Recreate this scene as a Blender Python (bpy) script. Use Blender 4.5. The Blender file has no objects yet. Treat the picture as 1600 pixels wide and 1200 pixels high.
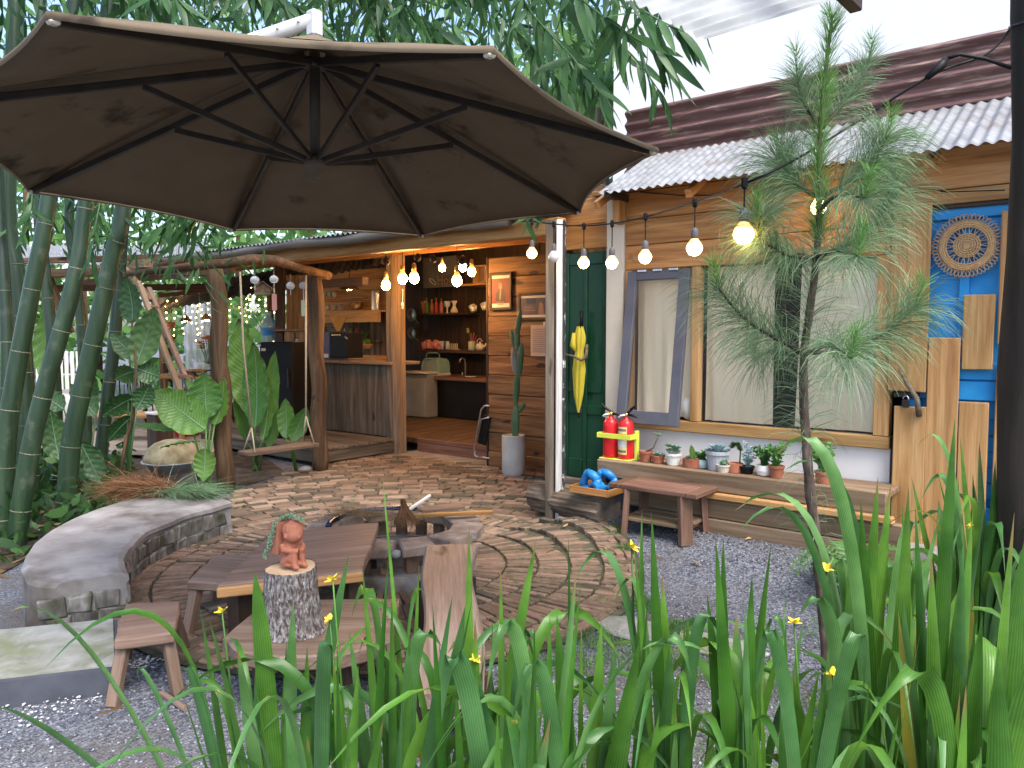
import bpy, bmesh, math, random
import numpy as np
from mathutils import Vector, Matrix, Quaternion
rnd = random.Random(7)
NR = np.random.default_rng(11)
R = math.radians
V = Vector
col = bpy.context.scene.collection
scene = bpy.context.scene

# ------------------------------------------------------------------ camera, sky, sun, exposure
YAW, PITCH, EYE, FPX = R(38.7), R(3.72), 1.6, 1200.0
cam_d = bpy.data.cameras.new('camera'); cam = bpy.data.objects.new('camera', cam_d); col.objects.link(cam)
cam_d.sensor_width = 36.0; cam_d.lens = 36.0 * FPX / 1600.0
cam_d.clip_start = 0.05; cam_d.clip_end = 400
cam.location = (0, 0, EYE); cam.rotation_euler = (math.pi / 2 - PITCH, 0, YAW)
scene.camera = cam
world = bpy.data.worlds.new('World'); scene.world = world; world.use_nodes = True
wn = world.node_tree; bg = wn.nodes['Background']
sky = wn.nodes.new('ShaderNodeTexSky'); sky.sky_type = 'NISHITA'; sky.sun_disc = False
SUN_EL, SUN_AZ = R(58), R(112)        # azimuth of the sun measured from +Y clockwise
sky.sun_elevation = SUN_EL; sky.sun_rotation = SUN_AZ
sky.altitude = 300; sky.air_density = 1.0; sky.dust_density = 4.0; sky.ozone_density = 1.0
wn.links.new(sky.outputs[0], bg.inputs[0]); bg.inputs[1].default_value = 0.15
sun_d = bpy.data.lights.new('sun', 'SUN'); sun_d.energy = 1.3; sun_d.angle = R(30); sun_d.color = (1, .97, .92)
sun = bpy.data.objects.new('sun', sun_d); col.objects.link(sun)
sdir = V((math.sin(SUN_AZ) * math.cos(SUN_EL), math.cos(SUN_AZ) * math.cos(SUN_EL), math.sin(SUN_EL)))
sun.rotation_euler = sdir.to_track_quat('Z', 'Y').to_euler(); sun.location = (0, 0, 30)
vs = scene.view_settings
vs.view_transform = 'Standard'; vs.look = 'None'; vs.gamma = 1.0; vs.use_curve_mapping = False
vs.exposure = 1.62
scene.cycles.use_denoising = True
scene.cycles.max_bounces = 7; scene.cycles.diffuse_bounces = 4; scene.cycles.transparent_max_bounces = 10
scene.cycles.sample_clamp_indirect = 6.0

# ------------------------------------------------------------------ survey: picture point -> point of the place
_fw = V((-math.sin(YAW), math.cos(YAW), 0)); _rt = V((math.cos(YAW), math.sin(YAW), 0)); _zz = V((0, 0, 1))
_f = _fw * math.cos(PITCH) - _zz * math.sin(PITCH); _u = _fw * math.sin(PITCH) + _zz * math.cos(PITCH)
EYEP = V((0, 0, EYE))
def ray(px, py): return _rt * ((px - 800) / FPX) + _u * ((600 - py) / FPX) + _f
def G(px, py, z=0.0): r = ray(px, py); return EYEP + r * ((z - EYE) / r.z)
def PY(px, py, Y): r = ray(px, py); return EYEP + r * (Y / r.y)
def D(px, py, d): return EYEP + ray(px, py) * d
def proj(p):
    v = V(p) - EYEP; d = v.dot(_f); return 800 + FPX * v.dot(_rt) / d, 600 - FPX * v.dot(_u) / d, d

# ------------------------------------------------------------------ objects
WP = {}
def thing(name, label, cat, loc=(0, 0, 0), rotz=0.0, group=None, local=False):
    o = bpy.data.objects.new(name, None); col.objects.link(o); o.empty_display_size = .1
    o.location = loc; o.rotation_euler = (0, 0, rotz)
    WP[o] = V((0, 0, 0)) if (local or rotz) else V(loc)
    return tag(o, label, cat, group)
def tag(o, label=None, cat=None, group=None, kind=None):
    if label: o['label'] = label
    if cat: o['category'] = cat
    if group: o['group'] = group
    if kind: o['kind'] = kind
    return o
def pick(mat, dims=None):
    if isinstance(mat, dict):
        i = max(range(3), key=lambda k: dims[k]); return mat['xyz'[i]]
    return mat
def link(name, me, mat, parent=None, origin=None):
    o = bpy.data.objects.new(name, me); col.objects.link(o)
    if mat is not None and not me.materials: me.materials.append(mat)
    if parent is not None: o.parent = parent
    return o
def copy_tree(o, parent=None):
    c = o.copy(); col.objects.link(c); c.parent = parent
    for ch in o.children: copy_tree(ch, c)
    return c

class MB:
    def __init__(s): s.v = []; s.f = []
    def add(s, vs_, fs):
        n = len(s.v); s.v += [tuple(p) for p in vs_]; s.f += [tuple(i + n for i in f) for f in fs]; return s
    def box(s, c, d, M=None, ch=0.004, jit=0.0):
        hx, hy, hz = d[0] / 2, d[1] / 2, d[2] / 2
        ch = min(ch, hx * .45, hy * .45, hz * .45)
        pts = []; idx = {}
        for sx in (-1, 1):
            for sy in (-1, 1):
                for sz in (-1, 1):
                    jx, jy, jz = (rnd.uniform(-jit, jit) for _ in range(3)) if jit else (0, 0, 0)
                    for ax in range(3):
                        p = [sx * (hx - ch), sy * (hy - ch), sz * (hz - ch)]
                        p[ax] = (sx * hx, sy * hy, sz * hz)[ax]
                        idx[(sx, sy, sz, ax)] = len(pts); pts.append(V((p[0] + jx, p[1] + jy, p[2] + jz)))
        fs = []
        for sg in (-1, 1):
            fs.append([idx[(sg, a, b, 0)] for a, b in ((-1, -1), (1, -1), (1, 1), (-1, 1))][::sg])
            fs.append([idx[(a, sg, b, 1)] for a, b in ((-1, -1), (-1, 1), (1, 1), (1, -1))][::sg])
            fs.append([idx[(a, b, sg, 2)] for a, b in ((-1, -1), (1, -1), (1, 1), (-1, 1))][::sg])
        for a in (-1, 1):
            for b in (-1, 1):
                fs.append([idx[(a, b, -1, 0)], idx[(a, b, -1, 1)], idx[(a, b, 1, 1)], idx[(a, b, 1, 0)]][::a * b])
                fs.append([idx[(a, -1, b, 0)], idx[(a, 1, b, 0)], idx[(a, 1, b, 2)], idx[(a, -1, b, 2)]][::a * b])
                fs.append([idx[(-1, a, b, 1)], idx[(-1, a, b, 2)], idx[(1, a, b, 2)], idx[(1, a, b, 1)]][::a * b])
                for c_ in (-1, 1):
                    fs.append([idx[(a, b, c_, 0)], idx[(a, b, c_, 1)], idx[(a, b, c_, 2)]][::a * b * c_])
        if M is not None: pts = [M @ p for p in pts]
        c = V(c); return s.add([p + c for p in pts], fs)
    def tube(s, pts, rad, n=8, cap=True, wob=0.0):
        pts = [V(p) for p in pts]; m = len(pts)
        if not hasattr(rad, '__len__'): rad = [rad] * m
        t0 = (pts[1] - pts[0]).normalized()
        a = t0.orthogonal().normalized(); rings = []
        for i, p in enumerate(pts):
            t = (pts[min(i + 1, m - 1)] - pts[max(i - 1, 0)])
            t = t.normalized() if t.length > 1e-9 else t0
            a = (a - t * a.dot(t)); a = a.normalized() if a.length > 1e-6 else t.orthogonal().normalized()
            b = t.cross(a)
            rings.append([p + (a * math.cos(2 * math.pi * k / n) + b * math.sin(2 * math.pi * k / n)) * (rad[i] * (1 + (rnd.uniform(-wob, wob) if wob else 0))) for k in range(n)])
        vs_ = [q for r_ in rings for q in r_]; fs = []
        for i in range(m - 1):
            for k in range(n):
                k2 = (k + 1) % n
                fs.append((i * n + k, i * n + k2, (i + 1) * n + k2, (i + 1) * n + k))
        if cap:
            fs.append(tuple(range(n))[::-1]); fs.append(tuple((m - 1) * n + k for k in range(n)))
        return s.add(vs_, fs)
    def lathe(s, prof, n=16, c=(0, 0, 0), M=None, sx=1, sy=1):
        vs_ = []; fs = []; c = V(c)
        for r_, z in prof:
            for k in range(n):
                a = 2 * math.pi * k / n; p = V((r_ * math.cos(a) * sx, r_ * math.sin(a) * sy, z))
                vs_.append((M @ p if M is not None else p) + c)
        for i in range(len(prof) - 1):
            for k in range(n):
                k2 = (k + 1) % n
                fs.append((i * n + k, i * n + k2, (i + 1) * n + k2, (i + 1) * n + k))
        fs.append(tuple(range(n))[::-1]); fs.append(tuple((len(prof) - 1) * n + k for k in range(n)))
        return s.add(vs_, fs)
    def ball(s, c, r, sc=(1, 1, 1), n=10, m=7, M=None, wob=0.0):
        prof = []; vs_ = []; fs = []; c = V(c)
        for i in range(m + 1):
            th = math.pi * i / m
            for k in range(n):
                a = 2 * math.pi * k / n; q = r * (1 + (rnd.uniform(-wob, wob) if wob else 0))
                p = V((q * math.sin(th) * math.cos(a) * sc[0], q * math.sin(th) * math.sin(a) * sc[1], q * math.cos(th) * sc[2]))
                vs_.append((M @ p if M is not None else p) + c)
        for i in range(m):
            for k in range(n):
                k2 = (k + 1) % n
                fs.append((i * n + k, (i + 1) * n + k, (i + 1) * n + k2, i * n + k2))
        return s.add(vs_, fs)
    def grid(s, fn, nu, nv):
        vs_ = [fn(i / nu, j / nv) for j in range(nv + 1) for i in range(nu + 1)]
        fs = [(j * (nu + 1) + i, j * (nu + 1) + i + 1, (j + 1) * (nu + 1) + i + 1, (j + 1) * (nu + 1) + i) for j in range(nv) for i in range(nu)]
        return s.add(vs_, fs)
    def prism(s, poly, z0, z1):
        n = len(poly); vs_ = [(p[0], p[1], z0) for p in poly] + [(p[0], p[1], z1) for p in poly]
        fs = [tuple(range(n))[::-1], tuple(range(n, 2 * n))] + [(i, (i + 1) % n, n + (i + 1) % n, n + i) for i in range(n)]
        return s.add(vs_, fs)
    def blade(s, pts, wid, side, fold=0.25, thick=0.0):
        """leaf strip along pts, half widths wid, folded along its midrib"""
        vs_ = []; fs = []; m = len(pts); pts = [V(p) for p in pts]
        for i, p in enumerate(pts):
            t = (pts[min(i + 1, m - 1)] - pts[max(i - 1, 0)]).normalized()
            sd = side - t * side.dot(t)
            sd = sd.normalized() if sd.length > 1e-5 else t.orthogonal().normalized()
            nm = t.cross(sd)
            vs_ += [p + sd * wid[i] + nm * wid[i] * fold, p, p - sd * wid[i] + nm * wid[i] * fold]
        for i in range(m - 1):
            fs += [(3 * i, 3 * i + 1, 3 * i + 4, 3 * i + 3), (3 * i + 1, 3 * i + 2, 3 * i + 5, 3 * i + 4)]
        return s.add(vs_, fs)
    def build(s, name, mat, parent=None, smooth=False, origin=None, recalc=False):
        vs_ = np.array(s.v, float)
        lo, hi = vs_.min(0), vs_.max(0)
        c = V(((lo + hi) / 2)) if origin is None else V(origin)
        if parent is None and origin is None: c.z = lo[2]
        me = bpy.data.meshes.new(name)
        me.from_pydata([tuple(p) for p in (vs_ - np.array(c))], [], s.f)
        if recalc:
            b = bmesh.new(); b.from_mesh(me); bmesh.ops.recalc_face_normals(b, faces=b.faces); b.to_mesh(me); b.free()
        if smooth: me.polygons.foreach_set('use_smooth', [True] * len(me.polygons))
        me.update()
        o = link(name, me, pick(mat, hi - lo), parent)
        o.location = c - (WP[parent] if parent is not None else V((0, 0, 0))); WP[o] = c
        return o
def np_mesh(name, verts, quads=None, tris=None, mat=None, smooth=False):
    me = bpy.data.meshes.new(name); me.vertices.add(len(verts)); me.vertices.foreach_set('co', np.asarray(verts, np.float32).ravel())
    q = np.zeros((0, 4), int) if quads is None else np.asarray(quads); t = np.zeros((0, 3), int) if tris is None else np.asarray(tris)
    loops = np.concatenate([q.ravel(), t.ravel()]); me.loops.add(len(loops)); me.loops.foreach_set('vertex_index', loops.astype(np.int32))
    st = np.concatenate([np.arange(len(q)) * 4, len(q) * 4 + np.arange(len(t)) * 3]); me.polygons.add(len(st))
    me.polygons.foreach_set('loop_start', st.astype(np.int32))
    if smooth: me.polygons.foreach_set('use_smooth', [True] * len(st))
    me.update(calc_edges=True); me.validate()
    if mat: me.materials.append(mat)
    return me
def bx(parent, name, x0, x1, y0, y1, z0, z1, mat, ch=.004, jit=0.0):
    d = (abs(x1 - x0), abs(y1 - y0), abs(z1 - z0))
    return MB().box(((x0 + x1) / 2, (y0 + y1) / 2, (z0 + z1) / 2), d, None, ch, jit).build(name, pick(mat, d), parent)
def beam(parent, name, a, b, w, h, mat, ch=.004, roll=0.0):
    """squared timber from a to b; its grain runs along its own length"""
    a, b = V(a), V(b); t = b - a; L = t.length
    q = t.to_track_quat('X', 'Z') @ Quaternion((1, 0, 0), roll)
    o = MB().box((0, 0, 0), (L, w, h), None, ch).build(name, pick(mat, (9, 0, 0)), None, origin=(0, 0, 0))
    o.parent = parent; c = (a + b) / 2
    o.location = c - (WP[parent] if parent is not None else V((0, 0, 0))); o.rotation_mode = 'QUATERNION'; o.rotation_quaternion = q
    WP[o] = c
    return o

# ------------------------------------------------------------------ materials
def lin(r, g, b):
    f = lambda c: (c / 255 / 12.92) if c / 255 <= .04045 else ((c / 255 + .055) / 1.055) ** 2.4
    return (f(r), f(g), f(b), 1)
def _new(name):
    m = bpy.data.materials.new(name); m.use_nodes = True
    return m, m.node_tree, m.node_tree.nodes['Principled BSDF']
def _coords(nt, scale, rand=True):
    tc = nt.nodes.new('ShaderNodeTexCoord'); mp = nt.nodes.new('ShaderNodeMapping'); mp.inputs['Scale'].default_value = scale
    if rand:
        oi = nt.nodes.new('ShaderNodeObjectInfo'); ml = nt.nodes.new('ShaderNodeMath'); ml.operation = 'MULTIPLY'; ml.inputs[1].default_value = 43.7
        nt.links.new(oi.outputs['Random'], ml.inputs[0])
        ad = nt.nodes.new('ShaderNodeVectorMath'); ad.operation = 'ADD'
        nt.links.new(tc.outputs['Object'], ad.inputs[0]); nt.links.new(ml.outputs[0], ad.inputs[1]); nt.links.new(ad.outputs[0], mp.inputs['Vector'])
    else: nt.links.new(tc.outputs['Object'], mp.inputs['Vector'])
    return mp
def _noise(nt, mp, scale, detail=5, rough=.55, dist=0.0):
    n = nt.nodes.new('ShaderNodeTexNoise'); n.inputs['Scale'].default_value = scale; n.inputs['Detail'].default_value = detail
    n.inputs['Roughness'].default_value = rough; n.inputs['Distortion'].default_value = dist
    nt.links.new(mp.outputs[0], n.inputs['Vector']); return n
def _ramp(nt, src, stops):
    r = nt.nodes.new('ShaderNodeValToRGB'); e = r.color_ramp.elements
    while len(e) < len(stops): e.new(.5)
    for el, (p, c) in zip(e, stops): el.position = p; el.color = c
    nt.links.new(src, r.inputs[0]); return r
def _mix(nt, a, b, fac, mode='MIX'):
    m = nt.nodes.new('ShaderNodeMix'); m.data_type = 'RGBA'; m.blend_type = mode
    for s_, v_ in ((m.inputs[0], fac), (m.inputs[6], a), (m.inputs[7], b)):
        if hasattr(v_, 'links'): nt.links.new(v_, s_)
        else: s_.default_value = v_
    return m.outputs[2]
def _rand(nt, colr, amt, hue=0.0):
    oi = nt.nodes.new('ShaderNodeObjectInfo'); mr = nt.nodes.new('ShaderNodeMapRange')
    mr.inputs[3].default_value = 1 - amt; mr.inputs[4].default_value = 1 + amt
    nt.links.new(oi.outputs['Random'], mr.inputs[0])
    h = nt.nodes.new('ShaderNodeHueSaturation'); nt.links.new(mr.outputs[0], h.inputs['Value']); nt.links.new(colr, h.inputs['Color'])
    if hue:
        m2 = nt.nodes.new('ShaderNodeMapRange'); m2.inputs[3].default_value = .5 + hue; m2.inputs[4].default_value = .5 - hue
        nt.links.new(oi.outputs['Random'], m2.inputs[0]); nt.links.new(m2.outputs[0], h.inputs['Hue'])
    return h.outputs[0]
def _bump(nt, bs, src, strength, dist=.01):
    b = nt.nodes.new('ShaderNodeBump'); b.inputs['Strength'].default_value = strength; b.inputs['Distance'].default_value = dist
    nt.links.new(src, b.inputs['Height']); nt.links.new(b.outputs[0], bs.inputs['Normal']); return b
def pm(name, stops, scale=4, stretch=(1, 1, 1), rough=.7, bump=.2, bdist=.01, metal=0, rand=.12, detail=6, spots=None, spec=.4, bscale=None, hue=0.0, dist=0.0):
    """procedural surface: noise between colours, a second patchy layer (spots), relief and a shade of its own for each object"""
    m, nt, bs = _new(name); mp = _coords(nt, stretch)
    n = _noise(nt, mp, scale, detail, dist=dist); k = len(stops)
    if k == 1: c = _mix(nt, stops[0], tuple(x * .8 for x in stops[0][:3]) + (1,), n.outputs[0])
    else: c = _ramp(nt, n.outputs[0], [(.3 + .42 * i / (k - 1), s_) for i, s_ in enumerate(stops)]).outputs[0]
    if spots:
        sc, lo, hi, scol = spots
        n2 = _noise(nt, mp, sc, 4, .6); r2 = _ramp(nt, n2.outputs[0], [(lo, (0, 0, 0, 1)), (hi, (1, 1, 1, 1))])
        c = _mix(nt, c, scol, r2.outputs[0])
    if rand: c = _rand(nt, c, rand, hue)
    nt.links.new(c, bs.inputs['Base Color'])
    bs.inputs['Roughness'].default_value = rough; bs.inputs['Metallic'].default_value = metal; bs.inputs['Specular IOR Level'].default_value = spec
    if bump:
        nb = _noise(nt, mp, bscale, 4) if bscale else n
        _bump(nt, bs, nb.outputs[0], bump, bdist)
    return m
def wood(name, dark, mid, light, rough=.7, rand=.18, bump=.25, knots=.7, wear=None):
    out = {}
    for ax in range(3):
        m, nt, bs = _new(name + '_' + 'xyz'[ax])
        s_ = [13.0, 13.0, 13.0]; s_[ax] = .9
        mp = _coords(nt, tuple(s_)); n = _noise(nt, mp, 1.0, 6, .6, .9)
        c = _ramp(nt, n.outputs[0], [(.28, dark), (.48, mid), (.72, light)]).outputs[0]
        s2 = [90.0, 90.0, 90.0]; s2[ax] = 3.0
        mp2 = _coords(nt, tuple(s2)); n2 = _noise(nt, mp2, 1.0, 3)
        g = _ramp(nt, n2.outputs[0], [(.35, (.45, .45, .45, 1)), (.6, (1, 1, 1, 1))])
        c = _mix(nt, c, g.outputs[0], .42, 'MULTIPLY')
        s3 = [7.0, 7.0, 7.0]; s3[ax] = 2.6
        mp3 = _coords(nt, tuple(s3)); n3 = _noise(nt, mp3, 1.0, 2)
        kn = _ramp(nt, n3.outputs[0], [(knots, (0, 0, 0, 1)), (knots + .07, (1, 1, 1, 1))])
        c = _mix(nt, c, tuple(x * .35 for x in dark[:3]) + (1,), kn.outputs[0])
        if wear:
            mp4 = _coords(nt, (1, 1, 1)); n4 = _noise(nt, mp4, 3.0, 6, .65)
            w_ = _ramp(nt, n4.outputs[0], [(.5, (0, 0, 0, 1)), (.66, (1, 1, 1, 1))]); c = _mix(nt, c, wear, w_.outputs[0])
        c = _rand(nt, c, rand, .006)
        nt.links.new(c, bs.inputs['Base Color']); bs.inputs['Roughness'].default_value = rough; bs.inputs['Specular IOR Level'].default_value = .35
        _bump(nt, bs, n2.outputs[0], bump, .004)
        out['xyz'[ax]] = m
    return out
def leafm(name, c1, c2, rough=.42, trans=.35, rand=.3, spec=.4, hue=.012, scale=2.5, stretch=(1, 1, 1), sheen=None):
    m, nt, bs = _new(name); mp = _coords(nt, stretch); n = _noise(nt, mp, scale, 4)
    c = _ramp(nt, n.outputs[0], [(.35, c1), (.68, c2)]).outputs[0]
    c = _rand(nt, c, rand, hue)
    nt.links.new(c, bs.inputs['Base Color']); bs.inputs['Roughness'].default_value = rough; bs.inputs['Specular IOR Level'].default_value = spec
    tr = nt.nodes.new('ShaderNodeBsdfTranslucent'); h = nt.nodes.new('ShaderNodeHueSaturation'); h.inputs['Value'].default_value = 1.5; h.inputs['Hue'].default_value = .485
    nt.links.new(c, h.inputs['Color']); nt.links.new(h.outputs[0], tr.inputs['Color'])
    mx = nt.nodes.new('ShaderNodeMixShader'); mx.inputs[0].default_value = trans
    out = nt.nodes['Material Output']; nt.links.new(bs.outputs[0], mx.inputs[1]); nt.links.new(tr.outputs[0], mx.inputs[2]); nt.links.new(mx.outputs[0], out.inputs[0])
    return m
def bladem(name, c1, c2, rough=.34, trans=.25, rand=.3):
    """sword leaf: fine lengthwise veins, a shade of its own for each leaf, dry tips on some"""
    m, nt, bs = _new(name); at = nt.nodes.new('ShaderNodeAttribute'); at.attribute_name = 'across'; al = nt.nodes.new('ShaderNodeAttribute'); al.attribute_name = 'along'
    ml = nt.nodes.new('ShaderNodeMath'); ml.operation = 'MULTIPLY'; ml.inputs[1].default_value = 26.0; nt.links.new(at.outputs['Fac'], ml.inputs[0]); sn = nt.nodes.new('ShaderNodeMath'); sn.operation = 'SINE'; nt.links.new(ml.outputs[0], sn.inputs[0])
    mp = _coords(nt, (1, 1, 1)); n = _noise(nt, mp, 7, 4); ad = nt.nodes.new('ShaderNodeMath'); ad.operation = 'MULTIPLY_ADD'; ad.inputs[1].default_value = .085; nt.links.new(sn.outputs[0], ad.inputs[0]); nt.links.new(n.outputs[0], ad.inputs[2])
    c = _ramp(nt, ad.outputs[0], [(.3, c1), (.72, c2)]).outputs[0]; c = _rand(nt, c, rand, .014)
    oi = nt.nodes.new('ShaderNodeObjectInfo'); t2 = nt.nodes.new('ShaderNodeMath'); t2.operation = 'MULTIPLY_ADD'; t2.inputs[1].default_value = .25; nt.links.new(oi.outputs['Random'], t2.inputs[0]); nt.links.new(al.outputs['Fac'], t2.inputs[2])
    tipr = _ramp(nt, t2.outputs[0], [(1.0, (0, 0, 0, 1)), (1.0, (0, 0, 0, 1))]); mr = nt.nodes.new('ShaderNodeMapRange'); mr.inputs[1].default_value = 1.15; mr.inputs[2].default_value = 1.2; nt.links.new(t2.outputs[0], mr.inputs[0]); c = _mix(nt, c, (.20, .15, .05, 1), mr.outputs[0])
    nt.links.new(c, bs.inputs['Base Color']); bs.inputs['Roughness'].default_value = rough; bs.inputs['Specular IOR Level'].default_value = .45; _bump(nt, bs, sn.outputs[0], .12, .002)
    tr = nt.nodes.new('ShaderNodeBsdfTranslucent'); h = nt.nodes.new('ShaderNodeHueSaturation'); h.inputs['Value'].default_value = 1.6; h.inputs['Hue'].default_value = .48; nt.links.new(c, h.inputs['Color']); nt.links.new(h.outputs[0], tr.inputs['Color'])
    mx = nt.nodes.new('ShaderNodeMixShader'); mx.inputs[0].default_value = trans; nt.links.new(bs.outputs[0], mx.inputs[1]); nt.links.new(tr.outputs[0], mx.inputs[2]); nt.links.new(mx.outputs[0], nt.nodes['Material Output'].inputs[0]); return m
def veinleaf(name, c1, c2, cv, rough=.4, trans=.3, rand=.2, nv=16.0):
    m, nt, bs = _new(name); a1 = nt.nodes.new('ShaderNodeAttribute'); a1.attribute_name = 'across'; a2 = nt.nodes.new('ShaderNodeAttribute'); a2.attribute_name = 'along'
    ab = nt.nodes.new('ShaderNodeMath'); ab.operation = 'ABSOLUTE'; nt.links.new(a1.outputs['Fac'], ab.inputs[0]); sb_ = nt.nodes.new('ShaderNodeMath'); sb_.operation = 'MULTIPLY_ADD'; sb_.inputs[1].default_value = -.16; nt.links.new(ab.outputs[0], sb_.inputs[0]); nt.links.new(a2.outputs['Fac'], sb_.inputs[2])
    ml = nt.nodes.new('ShaderNodeMath'); ml.operation = 'MULTIPLY'; ml.inputs[1].default_value = nv * 6.283; nt.links.new(sb_.outputs[0], ml.inputs[0]); cs = nt.nodes.new('ShaderNodeMath'); cs.operation = 'COSINE'; nt.links.new(ml.outputs[0], cs.inputs[0])
    mp = _coords(nt, (1, 1, 1)); n = _noise(nt, mp, 5, 5); c = _ramp(nt, n.outputs[0], [(.3, c1), (.7, c2)]).outputs[0]
    r2 = _ramp(nt, cs.outputs[0], [(.86, (0, 0, 0, 1)), (1, (.5, .5, .5, 1))]); c = _mix(nt, c, cv, r2.outputs[0]); n2 = _noise(nt, mp, 22, 4); r3 = _ramp(nt, n2.outputs[0], [(.68, (0, 0, 0, 1)), (.74, (1, 1, 1, 1))]); c = _mix(nt, c, (.10, .085, .03, 1), r3.outputs[0]); c = _rand(nt, c, rand, .012)
    nt.links.new(c, bs.inputs['Base Color']); bs.inputs['Roughness'].default_value = rough; _bump(nt, bs, cs.outputs[0], .25, .005)
    tr = nt.nodes.new('ShaderNodeBsdfTranslucent'); h = nt.nodes.new('ShaderNodeHueSaturation'); h.inputs['Value'].default_value = 1.5; h.inputs['Hue'].default_value = .485; nt.links.new(c, h.inputs['Color']); nt.links.new(h.outputs[0], tr.inputs['Color'])
    mx = nt.nodes.new('ShaderNodeMixShader'); mx.inputs[0].default_value = trans; nt.links.new(bs.outputs[0], mx.inputs[1]); nt.links.new(tr.outputs[0], mx.inputs[2]); nt.links.new(mx.outputs[0], nt.nodes['Material Output'].inputs[0]); return m
def islandleaf(name, c1, c2, c3, rough=.45, trans=.35, spec=.35):
    """foliage whose every leaf has a tint of its own"""
    m, nt, bs = _new(name); ge = nt.nodes.new('ShaderNodeNewGeometry')
    c = _ramp(nt, ge.outputs['Random Per Island'], [(0, c1), (.55, c2), (1, c3)]).outputs[0]
    nt.links.new(c, bs.inputs['Base Color']); bs.inputs['Roughness'].default_value = rough; bs.inputs['Specular IOR Level'].default_value = spec
    tr = nt.nodes.new('ShaderNodeBsdfTranslucent'); h = nt.nodes.new('ShaderNodeHueSaturation'); h.inputs['Value'].default_value = 1.5; h.inputs['Hue'].default_value = .485
    nt.links.new(c, h.inputs['Color']); nt.links.new(h.outputs[0], tr.inputs['Color'])
    mx = nt.nodes.new('ShaderNodeMixShader'); mx.inputs[0].default_value = trans
    out = nt.nodes['Material Output']; nt.links.new(bs.outputs[0], mx.inputs[1]); nt.links.new(tr.outputs[0], mx.inputs[2]); nt.links.new(mx.outputs[0], out.inputs[0])
    return m
def bulbm(name, c, s_):
    """lit bulb: glowing globe, amber towards its neck"""
    m, nt, bs = _new(name); tc = nt.nodes.new('ShaderNodeTexCoord'); sp = nt.nodes.new('ShaderNodeSeparateXYZ'); nt.links.new(tc.outputs['Generated'], sp.inputs[0]); mr = nt.nodes.new('ShaderNodeMapRange'); mr.inputs[1].default_value = .40; mr.inputs[2].default_value = .80; mr.inputs[3].default_value = s_; mr.inputs[4].default_value = .55; mr.interpolation_type = 'SMOOTHSTEP'; nt.links.new(sp.outputs[2], mr.inputs[0]); nt.links.new(mr.outputs[0], bs.inputs['Emission Strength'])
    r = _ramp(nt, sp.outputs[2], [(.35, c), (.75, (1, .36, .06, 1))]); nt.links.new(r.outputs[0], bs.inputs['Emission Color']); bs.inputs['Base Color'].default_value = (.8, .6, .3, 1); bs.inputs['Roughness'].default_value = .2; return m
def emis(name, c, s_):
    m, nt, bs = _new(name); bs.inputs['Base Color'].default_value = c; bs.inputs['Emission Color'].default_value = c; bs.inputs['Emission Strength'].default_value = s_; return m
def glass(name, tint=(.9, .95, .95, 1), a=.2, rough=.05, ior=1.5):
    m, nt, bs = _new(name); bs.inputs['Base Color'].default_value = tint; bs.inputs['Roughness'].default_value = rough; bs.inputs['Specular IOR Level'].default_value = .6
    tp = nt.nodes.new('ShaderNodeBsdfTransparent'); tp.inputs[0].default_value = tint
    fr = nt.nodes.new('ShaderNodeFresnel'); fr.inputs[0].default_value = ior
    mr = nt.nodes.new('ShaderNodeMath'); mr.operation = 'ADD'; mr.inputs[1].default_value = a; mr.use_clamp = True; nt.links.new(fr.outputs[0], mr.inputs[0])
    mx = nt.nodes.new('ShaderNodeMixShader'); out = nt.nodes['Material Output']
    nt.links.new(mr.outputs[0], mx.inputs[0]); nt.links.new(tp.outputs[0], mx.inputs[1]); nt.links.new(bs.outputs[0], mx.inputs[2]); nt.links.new(mx.outputs[0], out.inputs[0])
    return m

W_HONEY = wood('honey_wood', (.25, .102, .027, 1), (.43, .198, .058, 1), (.57, .305, .11, 1), rough=.5)
W_GOLD = wood('golden_wood', (.32, .15, .05, 1), (.47, .26, .10, 1), (.60, .37, .17, 1), rough=.5)
W_RED = wood('red_brown_wood', (.085, .040, .026, 1), (.15, .078, .052, 1), (.24, .14, .10, 1), rough=.55)
W_SLAB = wood('slab_wood', (.115, .070, .048, 1), (.195, .130, .096, 1), (.28, .20, .155, 1), rough=.55)
W_PALE = wood('pale_slab_wood', (.15, .102, .080, 1), (.25, .182, .148, 1), (.37, .295, .255, 1), rough=.55)
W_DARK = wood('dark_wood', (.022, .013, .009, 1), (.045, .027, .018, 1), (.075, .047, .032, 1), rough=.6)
W_PANEL = wood('panel_wood', (.06, .026, .010, 1), (.18, .088, .036, 1), (.32, .175, .080, 1), rough=.6, knots=.62)
W_GREY = wood('grey_wood', (.065, .050, .036, 1), (.14, .112, .082, 1), (.245, .20, .155, 1), rough=.8)
W_POST = wood('post_wood', (.030, .017, .009, 1), (.085, .048, .024, 1), (.18, .11, .06, 1), rough=.85, bump=1.0)
W_SLEEP = wood('sleeper_wood', (.12, .077, .045, 1), (.22, .15, .090, 1), (.33, .24, .155, 1), rough=.75)
W_STOOL = wood('stool_wood', (.095, .058, .040, 1), (.18, .118, .084, 1), (.26, .182, .135, 1), rough=.65, knots=.66)
W_WHITE = wood('flaking_white_wood', (.40, .36, .30, 1), (.62, .59, .54, 1), (.75, .73, .69, 1), rough=.75, knots=.66)
M_PAINTW = pm('white_wall_paint', [(.60, .61, .62, 1), (.74, .75, .76, 1)], 2.0, rough=.85, bump=.15, spots=(1.2, .58, .75, (.45, .46, .47, 1)), rand=.02)
M_CREAM = pm('cream_paint', [(.52, .47, .38, 1), (.62, .57, .48, 1)], 3, rough=.7, bump=.1)
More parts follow.
